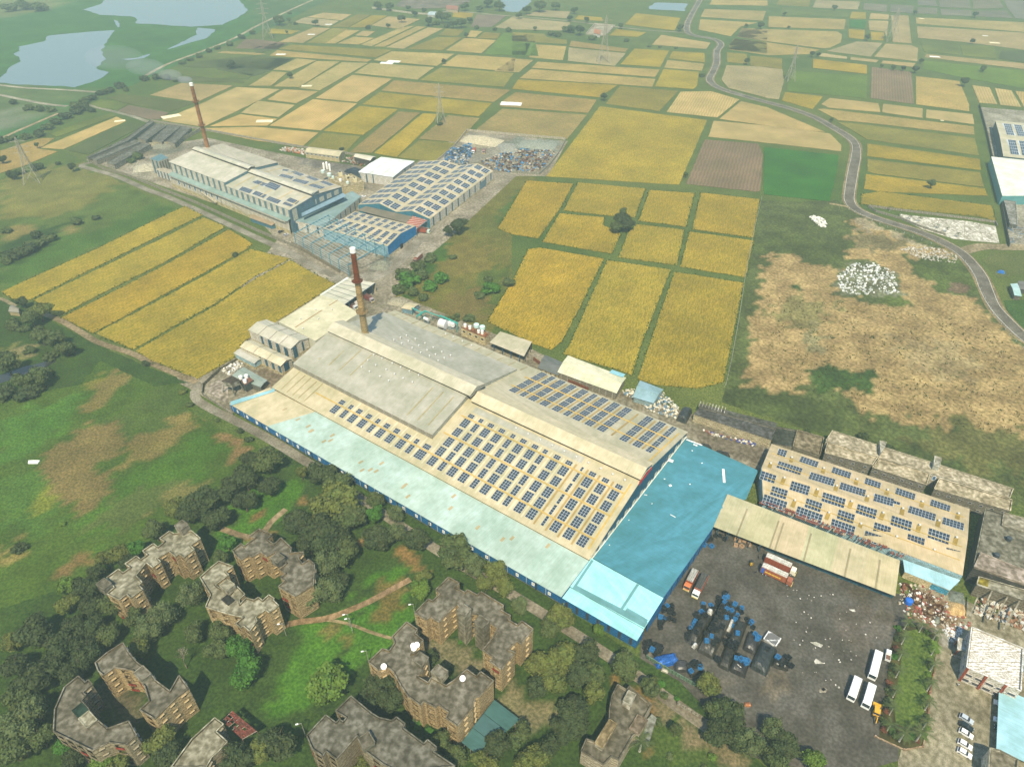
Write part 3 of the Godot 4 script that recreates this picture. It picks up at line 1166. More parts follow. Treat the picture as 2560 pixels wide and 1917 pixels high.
func fence(label: String,flat: Array,h: float,gap: float,col: Color,category:="fence",rails:=2):
	var p:=P(flat)
	var t:=thing("wire_fence",label,category,Vector3(p[0].x,0,p[0].y))
	var gr:=Geo.new()
	for i in p.size() - 1:
		var k:=maxi(1,int(p[i].distance_to(p[i+1]) / gap))
		for j in k:
			var q:=p[i].lerp(p[i+1],float(j) / k)
			var g:=Geo.new()
			g.box(W(q.x,0,q.y),W(.16,h,.16),.3,col)
			obj("post",g,"stone",t)
		for r in rails:
			var y:=h*(.45+.45*r)
			gr.bar(Vector3(p[i].x,y,p[i].y),Vector3(p[i+1].x,y,p[i+1].y),.03,.03,Color(.3,.3,.28))
	obj("wire",gr,"paint",t)
func bw(label: String,flat: Array,h: float,th: float,col: Color,gap:=6.0):
	var p:=P(flat)
	var t:=thing("boundary_wall",label,"wall",Vector3(p[0].x,0,p[0].y))
	var gp:=Geo.new()
	for i in p.size() - 1:
		var a:=Vector3(p[i].x,0,p[i].y)
		var b:=Vector3(p[i+1].x,0,p[i+1].y)
		var g:=Geo.new()
		g.obox((a+b) / 2.0+W(0,h / 2.0,0),Basis(Vector3.UP,atan2(-(b.z - a.z),b.x - a.x)),W(a.distance_to(b),h,th),col)
		obj("wall_panel",g,"plaster",t)
		var k:=maxi(1,int(a.distance_to(b) / gap))
		for j in k:
			var q:=a.lerp(b,float(j) / k)
			gp.box(q,W(th+.25,h+.2,th+.25),atan2(-(b.z - a.z),b.x - a.x),shade(col,.9))
	obj("piers",gp,"plaster",t)
func person(label: String,x: float,z: float,turn: float,shirt: Color,legs: Color):
	var joints:=[[W(.09,.05,.06),W(.1,.48,.0),.055,.065,1],[W(.1,.48,.0),W(.08,.9,0),.07,.095,1],[W(-.09,.05,-.1),W(-.1,.48,.03),.055,.065,1],[W(-.1,.48,.03),W(-.08,.9,0),.07,.095,1],
		[W(.09,.03,.02),W(.09,.03,.18),.05,.04,3],[W(-.09,.03,-.12),W(-.09,.03,.04),.05,.04,3],[W(0,.92,0),W(0,1.2,0),.15,.15,0],[W(-.13,1.36,0),W(.13,1.36,0),.1,.1,0],[W(0,1.2,0),W(0,1.38,0),.15,.13,0],
		[W(.2,1.38,0),W(.26,1.1,-.03),.06,.05,0],[W(.26,1.1,-.03),W(.25,.86,.06),.045,.035,2],[W(-.2,1.38,0),W(-.26,1.1,.03),.06,.05,0],[W(-.26,1.1,.03),W(-.24,.86,.1),.045,.035,2],[W(0,1.42,0),W(0,1.52,.01),.055,.055,2],[W(0,1.58,.02),W(0,1.65,.0),.09,.1,2],[W(0,1.66,-.03),W(0,1.68,-.02),.1,.1,3]]
	for sd in [.25,-.24]:
		for k in 5:
			joints.append([W(sd,.86,.07+.02*k - .03),W(sd*.97,.77+.01*absf(k - 2),.08+.022*k - .04),.016,.011,2])
	var cols:=[shirt,legs,K(.22,.12,.07),K(.03,.025,.02)]
	var field:=func(p: Vector3) -> Array:
		var s:=.0
		var best:=1e9
		var bc:=0
		for j in joints:
			var ab: Vector3=j[1] - j[0]
			var k:=clampf((p - j[0]).dot(ab) / ab.length_squared(),0,1)
			var d: float=(p - j[0] - ab*k).length() - lerpf(j[2],j[3],k)
			s += exp(-d*45.0)
			if d < best:
				best=d
				bc=j[4]
		return [-log(s) / 45.0,bc]
	var st:=.035
	var n:=Vector3i(22,53,20)
	var o:=W(-.38,-.04,-.32)
	var val:={}
	for i in n.x:
		for j in n.y:
			for k in n.z:
				val[Vector3i(i,j,k)]=field.call(o+W(i,j,k)*st)
	var vert:={}
	var g:=Geo.new()
	var dirs:=[Vector3i(1,0,0),Vector3i(0,1,0),Vector3i(0,0,1)]
	for c in val:
		var acc:=Vector3.ZERO
		var cnt:=0
		var tone:=0
		for e in 8:
			var p: Vector3i=c+Vector3i(e & 1,(e >> 1) & 1,e >> 2)
			for d in dirs:
				var q: Vector3i=p+d
				if (q - c).x > 1 or (q - c).y > 1 or (q - c).z > 1 or not val.has(p) or not val.has(q):
					continue
				var a: float=val[p][0]
				var b: float=val[q][0]
				if (a < .0) != (b < .0):
					acc += o+(Vector3(p)+Vector3(d)*(a / (a - b)))*st
					cnt += 1
					tone=val[p][1]
		if cnt:
			vert[c]=[acc / cnt,tone]
	for c in val:
		for di in 3:
			var q: Vector3i=c+dirs[di]
			if not val.has(q) or (val[c][0] < .0) == (val[q][0] < .0):
				continue
			var u: Vector3i=dirs[(di+1) % 3]
			var w: Vector3i=dirs[(di+2) % 3]
			if vert.has(c) and vert.has(c - u) and vert.has(c - w) and vert.has(c - u - w):
				var out:=Vector3(dirs[di])*(1.0 if val[c][0] < .0 else -1.0)
				g.quad(vert[c][0],vert[c - u][0],vert[c - u - w][0],vert[c - w][0],cols[vert[c][1]],out)
	var m:=MeshInstance3D.new()
	m.name=numbered("person")
	m.mesh=g.mesh()
	m.material_override=mats["paint"]
	add_child(m)
	m.transform=Transform3D(Basis(Vector3.UP,turn),W(x,0,z))
	tag(m,label,"person")
const MARKS:=[["the rust and beige chimney",-81,-328],["the smoking far chimney",-269,-626],["the tall pylon beyond the scrap yard",114,-946],["the slim pylon behind the rear factory",-69,-702],["the pylon beside the left canal",-384,-552],["the pylon on the lake shore",-342,-1085],["the hazy pylon east of the road",319,-860],["the faint farthest pylon",526,-1077],["the road's double bend",229,-865],["the road's upper hairpin",285,-1059],["the road junction by the paved plot",298,-430],["the scrap yard",10,-603],["the far lake",-544,-1270],["the near lake",-564,-959],["the leafy clump among the golden plots",80,-478],["the twin-gable shed",-69,-541],["the blue steel frame",-114,-424],["the walled farmhouse",125,-1135],["the bright green plot",234,-583],["the dark ploughed plot",180,-583],["the small hut on the left",-292,-357],["the stone huts by the canal",-339,-674],["the far compound with cypresses",-99,-1332],["the right-edge factory",468,-691],["the roadside tin hut",306,-379],["the far pond",12,-1343],["the dark square plot on the right",428,-840],["the village trees at the top",-172,-1290],["the tank yard behind the long shed",-21,-335],["the white grain plot",302,-463],["the whitened stepped block",-133,-177],["the block with the red awnings",-98,-181],["the bleached roof-well block",-98,-151],["the bare tree",-114,-136],["the dark roof pool",-136,-114],["the holed rust roof",-84,-111],["the bottom grey block",-54,-106],["the courtyard dishes",-33,-138],["the U-shaped block",-16,-155],["the mossy old house",35,-111],["the green tin shed",-6,-110],["the footpath on the lawn",-54,-153],["the blue lean-to wall",-76,-225],["the lower lean-to wall",-28,-186],["the annex front",31,-146],["the lorry yard wall",51,-128],["the yard bottom edge",68,-114],["the lower left corner",-150,-103]]
const CRATE_MARKS:=[["the long rounded tarp heap",66,-146],["the broad crate-dotted stack",72,-146],["the stack with white scraps",78,-143],["the stack carrying blue crates",82,-140],["the small middle stack",72,-135],["the white-edged stack",76,-132],["the rightmost stack",90,-132],["the annex corner",54,-150],["the blue tarp heap",51,-133],["the loading canopy",81,-184],["the sheet at the upper yard end",76,-157]]
const KIND:={"gold": [Color(.43,.3,.035),"crop","ripe golden paddy field",.11,"paddy_field"],"olive": [Color(.3,.24,.05),"crop","olive-gold paddy field",.12,"paddy_field"],"tan": [Color(.5,.36,.15),"crop","tan harvested field",.08,"harvested_field"],"pink": [Color(.49,.36,.2),"crop","pinkish bare stubble field",.08,"harvested_field"],"straw": [Color(.52,.38,.15),"straw","row-cut straw field",.08,"straw_field"],"brown": [Color(.4,.27,.1),"crop","brown reaped paddy field",.11,"paddy_field"],"plough": [Color(.23,.165,.105),"straw","ploughed dark brown field",.12,"ploughed_field"],"green": [Color(.05,.16,.018),"grass","bright green crop field",.14,"crop_field"],"dark": [Color(.12,.13,.045),"grass","dark olive fallow field",.12,"fallow_field"],"mead": [Color(.17,.19,.04),"grass","green meadow plot",.16,"meadow"],"lime": [Color(.15,.22,.03),"crop","light green paddy field",.1,"paddy_field"],"grey": [Color(.2,.18,.13),"straw","grey fallow field",.08,"fallow_field"]}
const RANK:=["",", second closest",", third closest",", fourth closest",", fifth closest",", sixth closest",", seventh closest",", eighth closest",", ninth closest",", tenth closest",", eleventh closest",", twelfth closest",", thirteenth closest",", fourteenth closest"]
const TONE:={"d": ["dark","dark green"],"m": ["mid","mid-green"],"o": ["olive","olive-green"],"b": ["bright","bright green"],"g": ["grey","grey-green"],"l": ["lime","yellow-green"]}
var plots:=[]
func named(items: Array,marks: Array) -> Array:
	var sets:={}
	for i in items.size():
		var best:=1e9
		var who:=""
		for m in marks:
			var d:=Vector2(m[1] - items[i][1],m[2] - items[i][2]).length()
			if d < best:
				best=d
				who=m[0]
		var key:="%s near %s" % [items[i][0],who]
		if not sets.has(key):
			sets[key]=[]
		sets[key].append([best,i])
	var o:=[]
	o.resize(items.size())
	for key in sets:
		sets[key].sort()
		for k in sets[key].size():
			var r: String=RANK[k] if k < RANK.size() else ", %dth closest" % (k+1)
			o[sets[key][k][1]]=key+(", the closest" if k == 0 and sets[key].size() > 1 else r)
	return o
func fields(rows: Array):
	var items:=[]
	for r in rows:
		var c:=Vector2.ZERO
		for p in P(r[2]):
			c += p / (r[2].size() / 2.0)
		items.append([KIND[r[0]][2],c.x,c.y])
	var l:=named(items,MARKS)
	for i in rows.size():
		var r: Array=rows[i]
		var k: Array=KIND[r[0]]
		rng.seed=i+5
		var j:=rng.randf_range(.91,1.09)
		var h:=rng.randf_range(-.06,.06)
		var d:=Vector2(items[i][1],items[i][2]).length()
		patch(k[4],k[1],r[2],K(k[0].r*j*(1+h),k[0].g*j,k[0].b*j*(1 - 2*h)),l[i],"field",.3,clampf(d / 55.0,4.0,22.0),r[1],.5,k[3])
		if d < 620.0 and r[0] == "gold":
			plots.append(r[2]+[r[2][0],r[2][1]])
func trees(f: Array):
	var items:=[]
	for i in range(0,f.size(),5):
		items.append([TONE[f[i+4]][1]+(" large tree" if f[i+2] > 6.2 else " tree" if f[i+2] > 3.0 else " small tree"),f[i],f[i+1]])
	var l:=named(items,MARKS)
	for i in items.size():
		tree(l[i],f[i*5],f[i*5+1],f[i*5+2],f[i*5+3],TONE[f[i*5+4]][0],1 if f[i*5+4] == "g" else 0)
func plants(f: Array):
	var items:=[]
	for i in range(0,f.size(),4):
		items.append([TONE[f[i+3]][1]+" bush",f[i],f[i+1]])
	var l:=named(items,MARKS)
	for i in items.size():
		bush(l[i],f[i*4],f[i*4+1],f[i*4+2],TONE[f[i*4+3]][0])
func crates(f: Array):
	var items:=[]
	for i in range(0,f.size(),4):
		items.append([["black plastic crate","blue plastic crate","brown wooden pallet box"][f[i+3]]+(" on top" if f[i+1] > .5 else " on the asphalt"),f[i],f[i+2]])
	var l:=named(items,CRATE_MARKS)
	for i in items.size():
		rng.seed=i
		crate(l[i],f[i*4],f[i*4+1],f[i*4+2],rng.randf_range(.2,1.4),[K(.022,.024,.024),K(.03,.15,.33),K(.4,.26,.15)][f[i*4+3]],"crates lying about the lorry yard",rng.randf_range(1.15,1.5))
func tables(t: Node,o: Vector3,a: Vector3,b: Vector3,f: Array):
	var out:=[]
	for i in range(0,f.size(),6):
		var p:=[]
		for e in [[-.5,1],[.5,1],[-.5,2]]:
			var s: float=f[i+e[1]]
			p.append(o+a*(f[i]+f[i+3]*e[0])+b*s+W(0,.2275*minf(s,85.31 - s),0))
		for q in [p[0],p[1] - p[0],p[2] - p[0]]:
			out.append_array([q.x,q.y,q.z])
		out.append_array([f[i+4],f[i+5]])
	solar(t,out)
func W(x: float,y: float,z: float) -> Vector3: return Vector3(x,y,z)
func K(r: float,g: float,b: float,a:=1.0) -> Color: return Color(r,g,b,a)
func G() -> Geo: return Geo.new()
func bar1(n: String,m: String,t: Node,a: Vector3,b: Vector3,w: float,d: float,c: Color):
	var g:=Geo.new()
	g.bar(a,b,w,d,c)
	obj(n,g,m,t)
func box1(n: String,m: String,t: Node,p: Vector3,s: Vector3,a: float,c: Color):
	var g:=Geo.new()
	g.box(p,s,a,c)
	obj(n,g,m,t)
func tube1(n: String,m: String,t: Node,a: Vector3,b: Vector3,r: float,q: float,k: int,c: Color):
	var g:=Geo.new()
	g.tube(a,b,r,q,k,c)
	obj(n,g,m,t)
func make_fields() -> void:
	rng.seed=14
	fields([["straw",.25,[-293,-688,-246,-692,-182,-675,-188,-636,-236,-653,-268,-670]],
	["straw",-1.33,[-234,-696,-212,-785,-162,-769,-181,-681]],
	["straw",-1.34,[-210,-790,-188,-886,-139,-868,-163,-775]],
	["straw",1.86,[-260,-784,-253,-824,-213,-815,-226,-771]],
	["straw",.32,[-274,-737,-269,-779,-226,-764,-232,-723]],
	["straw",3.1,[-291,-694,-273,-732,-232,-717,-236,-696]],
	["gold",-1.33,[-178,-680,-158,-761,-117,-748,-139,-668]],
	["olive",1.7,[-184,-636,-178,-674,-141,-664,-146,-624]],
	["brown",-1.34,[-143,-621,-115,-741,-93,-737,-123,-620]],
	["gold",-1.31,[-121,-619,-90,-735,-75,-732,-78,-704,-100,-609]],
	["brown",-1.28,[-86,-657,-64,-729,-32,-719,-49,-648]],
	["olive",1.87,[-99,-608,-85,-653,-50,-645,-64,-598]],
	["gold",.32,[-156,-767,-145,-812,-21,-770,-33,-725]],
	["brown",.3,[-144,-819,-136,-862,-2,-821,-19,-775]],
	["olive",-2.86,[-106,-863,-87,-921,2,-894,-9,-834]],
	["tan",.27,[-187,-895,-176,-944,-95,-922,-109,-865]],
	["tan",-2.79,[-174,-958,-158,-1006,-75,-992,-92,-929]],
	["tan",-2.81,[-86,-931,-70,-988,4,-969,2,-901]],
	["tan",1.84,[-237,-829,-212,-947,-179,-943,-212,-820]],
	["tan",-1.39,[-267,-836,-245,-953,-216,-951,-238,-834]],
	["tan",-1.43,[-296,-839,-287,-902,-268,-897,-271,-839]],
	["tan",-1.32,[-288,-911,-273,-967,-246,-957,-265,-905]],
	["dark",-.1,[-371,-959,-277,-969,-290,-906,-303,-880,-357,-913]],
	["tan",.38,[-312,-983,-310,-1013,-177,-961,-181,-949]],
	["olive",-2.8,[-300,-1046,-159,-1014,-173,-973,-310,-1021]],
	["dark",-1.99,[-360,-1057,-305,-1053,-312,-1018,-334,-998]],
	["pink",-1.31,[-321,-1063,-295,-1160,-269,-1155,-286,-1057]],
	["olive",-1.42,[-281,-1057,-266,-1155,-242,-1152,-255,-1055]],
	["tan",-1.44,[-256,-1054,-244,-1144,-223,-1139,-241,-1054]],
	["tan",-1.25,[-238,-1054,-224,-1096,-193,-1088,-208,-1047]],
	["pink",1.75,[-223,-1105,-218,-1137,-199,-1132,-205,-1099]],
	["pink",-2.63,[-334,-1200,-326,-1238,-267,-1211,-273,-1166]],
	["pink",-2.73,[-323,-1241,-305,-1278,-257,-1262,-264,-1215]],
	["olive",-1.36,[-269,-1165,-247,-1265,-226,-1256,-244,-1162]],
	["gold",-1.37,[-242,-1162,-223,-1256,-198,-1251,-216,-1162]],
	["pink",1.87,[-211,-1176,-196,-1246,-143,-1224,-166,-1150]],
	["tan",1.87,[-205,-1046,-165,-1160,-146,-1173,-189,-1036]],
	["tan",-1.25,[-186,-1035,-142,-1169,-129,-1165,-171,-1033]],
	["pink",-1.25,[-168,-1030,-125,-1160,-102,-1152,-144,-1022]],
	["olive",1.84,[-139,-1021,-106,-1093,-69,-1093,-92,-1012]],
	["olive",-1.41,[-105,-1105,-97,-1152,-70,-1144,-77,-1102]],
	["tan",1.8,[-87,-1012,-66,-1088,-22,-1073,-40,-996]],
	["tan",-1.47,[-64,-1097,-60,-1139,-43,-1132,-52,-1091]],
	["olive",-1.33,[-49,-1087,-40,-1127,-17,-1119,-20,-1083]],
	["lime",-1.39,[-36,-992,-12,-1122,31,-1108,34,-980]],
	["gold",1.6,[-94,-1243,-95,-1285,-62,-1272,-64,-1226]],
	["plough",-1.53,[-61,-1162,-57,-1264,-9,-1251,-30,-1164]],
	["gold",.31,[-350,-1119,-355,-1152,-309,-1137,-317,-1114]],
	["pink",.46,[-25,-1162,0,-1241,89,-1197,81,-1138,0,-1147]],
	["pink",-2.73,[22,-1257,46,-1301,95,-1286,85,-1230]],
	["gold",-2.76,[98,-1224,106,-1255,141,-1237,140,-1208]],
	["gold",1.84,[171,-1184,200,-1273,264,-1233,238,-1139]],
	["gold",.54,[139,-1106,154,-1149,194,-1125,178,-1094]],
	["straw",.71,[190,-1046,213,-1108,272,-1057,258,-1020]],
	["olive",-2.91,[1,-1127,46,-1116,49,-1093,76,-1075,75,-1050,0,-1067]],
	["lime",-1.56,[1,-1062,25,-1053,17,-977,0,-979]],
	["tan",1.68,[22,-973,30,-1048,73,-1035,64,-958]],
	["brown",.59,[77,-1036,82,-1070,155,-1021,148,-1002]],
	["pink",.44,[70,-955,76,-1028,148,-995,126,-929]],
	["gold",1.86,[134,-937,163,-1022,207,-1010,181,-924]],
	["gold",1.77,[199,-967,211,-1007,251,-997,240,-946]],
	["tan",.45,[185,-920,196,-959,238,-939,228,-906]],
	["gold",-1.28,[160,-836,183,-913,223,-900,208,-838,201,-825]],
	["tan",.27,[24,-920,32,-950,178,-911,167,-877]],
	["tan",.31,[9,-871,23,-913,166,-867,157,-834,122,-844]],
	["gold",.21,[0,-826,7,-865,119,-841,94,-793]],
	["tan",-1.25,[-21,-903,1,-967,27,-959,8,-898]],
	["brown",-2.9,[-14,-769,4,-812,90,-783,77,-737,-12,-759]],
	["brown",.24,[-34,-684,-10,-751,75,-730,51,-657,0,-670]],
	["olive",2,[98,-769,121,-837,183,-817,150,-743]],
	["straw",-1.21,[157,-740,185,-814,219,-816,242,-784,204,-722]],
	["straw",1.2,[205,-717,242,-778,264,-755,295,-677,274,-682]],
	["straw",-2.8,[182,-663,198,-711,256,-692,298,-672,297,-641,291,-624,232,-646]],
	["gold",-1.26,[28,-564,91,-759,192,-713,133,-546]],
	["plough",-1.23,[139,-548,177,-655,223,-644,219,-614,194,-533,190,-532]],
	["green",-1.29,[226,-635,285,-614,269,-574,241,-513,195,-527]],
	["gold",-1.33,[-10,-465,12,-555,49,-548,35,-497,18,-449,0,-456]],
	["gold",-1.29,[38,-496,53,-551,105,-538,89,-483,66,-488]],
	["gold",-1.28,[21,-444,35,-491,67,-484,65,-470,76,-458,66,-426]],
	["gold",1.86,[91,-478,108,-535,142,-529,123,-468]],
	["gold",1.85,[70,-421,81,-458,89,-472,121,-463,106,-410]],
	["gold",1.9,[127,-464,147,-530,189,-517,166,-450]],
	["gold",1.92,[108,-408,124,-460,165,-446,146,-394]],
	["gold",1.89,[2,-395,11,-433,19,-435,60,-419,42,-365,27,-322,21,-314,11,-320,-1,-331,-14,-342]],
	["gold",-1.26,[31,-318,62,-417,101,-404,71,-322,61,-291,54,-296,27,-310]],
	["gold",-1.24,[64,-289,103,-401,143,-387,106,-285,92,-280,72,-283,64,-287]],
	["olive",1.92,[449,-1348,467,-1395,522,-1395,499,-1332]],
	["pink",1.98,[502,-1324,532,-1395,603,-1379,570,-1305]],
	["mead",.41,[429,-1262,453,-1328,548,-1286,529,-1240]],
	["grey",1.98,[579,-1303,604,-1365,638,-1350,609,-1284]],
	["grey",-1.14,[615,-1287,646,-1354,678,-1339,646,-1274]],
	["grey",1.96,[689,-1348,710,-1395,741,-1395,717,-1336]],
	["grey",-1.14,[653,-1272,678,-1327,707,-1317,681,-1264]],
	["grey",2.02,[717,-1329,747,-1395,800,-1395,762,-1315]],
	["grey",-1.14,[685,-1258,709,-1311,753,-1296,729,-1250]],
	["grey",-1.11,[765,-1313,806,-1395,853,-1395,819,-1319]],
	["grey",1.95,[733,-1248,757,-1295,810,-1296,784,-1231]],
	["grey",2.1,[827,-1324,861,-1395,911,-1388,810,-1218,788,-1231]],
	["tan",.22,[407,-1248,519,-1222,489,-1147,382,-1164]],
	["tan",.05,[336,-1351,350,-1395,446,-1391,432,-1341]],
	["tan",.2,[298,-1243,319,-1311,415,-1291,387,-1212]],
	["tan",.32,[274,-1145,293,-1222,374,-1196,342,-1168,310,-1099]],
	["tan",1.85,[318,-1097,341,-1156,376,-1149,353,-1069]],
	["olive",1.85,[293,-1039,311,-1085,351,-1063,331,-993,288,-1019]],
	["olive",1.8,[269,-949,281,-1001,304,-991,292,-938]],
	["olive",1.87,[293,-931,306,-981,343,-968,326,-912]],
	["tan",.17,[318,-1097,340,-1155,377,-1148,473,-1131,472,-1110,452,-1060,425,-1027,415,-1024,353,-1066]],
	["tan",.67,[293,-1040,312,-1084,351,-1059,407,-1015,384,-991,330,-984,288,-1018]],
	["gold",-1.15,[528,-1230,553,-1286,574,-1281,552,-1226]],
	["green",1.96,[502,-1162,524,-1219,548,-1215,521,-1151]],
	["gold",1.96,[474,-1090,496,-1149,517,-1141,491,-1079]],
	["pink",-1.14,[557,-1226,579,-1274,603,-1261,585,-1221]],
	["pink",1.98,[524,-1142,551,-1213,580,-1209,530,-1096,541,-1131]],
	["pink",1.97,[603,-1253,630,-1252,546,-1054,524,-1062]],
	["gold",-1.22,[500,-1075,521,-1131,538,-1124,515,-1072]],
	["tan",.25,[614,-1189,635,-1237,797,-1195,755,-1123]],
	["pink",.34,[571,-1090,606,-1169,752,-1118,687,-1007,623,-1062]],
	["mead",2,[562,-1062,608,-1052,578,-987,540,-1004]],
	["mead",2.03,[608,-1046,649,-1035,615,-966,581,-983]],
	["dark",2.1,[644,-1010,689,-1012,645,-936,619,-967]],
	["pink",.47,[527,-974,537,-991,645,-936,629,-908]],
	["lime",.5,[497,-914,518,-956,623,-899,577,-821,527,-872]],
	["pink",2.11,[414,-1008,475,-1065,507,-1056,459,-977]],
	["pink",-1.02,[464,-977,510,-1052,540,-1042,542,-1025,508,-953]],
	["pink",.71,[394,-979,404,-997,429,-976,424,-965]],
	["pink",.5,[427,-961,433,-975,462,-959,454,-947]],
	["pink",.39,[459,-943,466,-956,501,-942,489,-924]],
	["gold",.53,[366,-920,382,-966,437,-933,420,-891]],
	["lime",1.96,[314,-851,338,-904,416,-880,379,-789,339,-804,303,-818]],
	["pink",1.93,[242,-865,264,-932,313,-924,327,-913,311,-856,284,-785,274,-789,241,-831]],
	["gold",2.09,[286,-781,299,-812,335,-796,308,-749]],
	["plough",-1.18,[384,-790,439,-924,477,-900,420,-768]],
	["tan",-1.15,[422,-767,473,-880,513,-858,476,-764,465,-743]],
	["straw",-1.18,[491,-773,519,-841,533,-831,507,-767]],
	["straw",-1.15,[509,-765,538,-829,551,-819,526,-757]],
	["straw",2.1,[529,-757,554,-817,573,-809,540,-753]],
	["straw",-2.81,[323,-767,340,-790,384,-770,373,-739,326,-755]],
	["straw",-2.63,[375,-739,388,-768,422,-752,407,-720]],
	["straw",.39,[411,-721,424,-748,463,-732,448,-700]],
	["tan",.44,[313,-750,320,-751,444,-693,432,-669,341,-707,321,-713]],
	["olive",.43,[318,-707,338,-700,427,-659,407,-613,326,-656,323,-680]],
	["gold",.46,[309,-612,322,-644,403,-604,390,-578,313,-610]],
	["olive",.37,[295,-576,306,-604,387,-573,373,-541,297,-571]],
	["gold",.36,[277,-538,291,-569,372,-538,367,-524,287,-532]],
	["gold",.35,[263,-508,271,-527,287,-532,360,-505,348,-478,339,-486,290,-499,269,-506]],
	["pink",1.84,[-392,-801,-376,-850,-314,-839,-331,-776,-338,-778]],
	["straw",1.87,[-345,-713,-326,-766,-308,-833,-258,-824,-267,-784,-296,-692]],
	["plough",.49,[-401,-744,-399,-764,-347,-737,-348,-716,-359,-716]],
	["dark",.35,[-433,-789,-424,-805,-334,-772,-346,-741,-399,-767]],
	["mead",.45,[-440,-767,-438,-785,-401,-768,-403,-745,-428,-757]],
	["straw",-1.29,[-421,-633,-394,-724,-378,-710,-399,-629]],
	["dark",1.75,[-393,-626,-384,-677,-373,-707,-355,-699,-370,-615]],
	["mead",1.96,[-432,-671,-421,-708,-405,-735,-396,-727,-422,-662]],
	["brown",-1.1,[-439,-601,-453,-625,-435,-659,-422,-659,-421,-630,-401,-623,-412,-587,-422,-571]],
	["dark",-3,[-401,-924,-390,-953,-331,-982,-278,-967,-290,-909,-311,-915]],
	["mead",.18,[-399,-891,-398,-908,-305,-891,-306,-867,-337,-867]],
	["dark",.23,[-378,-859,-394,-883,-310,-864,-305,-852]],
	["tan",-2.94,[-384,-998,-379,-1008,-334,-998,-319,-991,-331,-987]],
	["plough",-3.1,[-369,-1024,-372,-1077,-358,-1081,-308,-1054,-313,-1020]],
	["gold",-1.09,[-309,-376,-277,-436,-256,-482,-245,-504,-226,-488,-244,-453,-270,-400,-286,-367,-295,-366]],
	["gold",-1.09,[-284,-366,-268,-397,-240,-450,-224,-484,-203,-468,-224,-416,-249,-370,-260,-348,-265,-350,-273,-359]],
	["gold",-1.14,[-258,-346,-246,-367,-222,-413,-199,-464,-176,-441,-177,-434,-195,-399,-211,-369,-232,-330,-255,-345]],
	["gold",2.1,[-230,-330,-209,-367,-193,-396,-175,-433,-145,-419,-161,-395,-175,-362,-203,-314]],
	["gold",-1.04,[-201,-313,-174,-360,-160,-392,-144,-417,-126,-400,-109,-386,-116,-372,-133,-343,-146,-322,-146,-307,-159,-288,-189,-304]]])
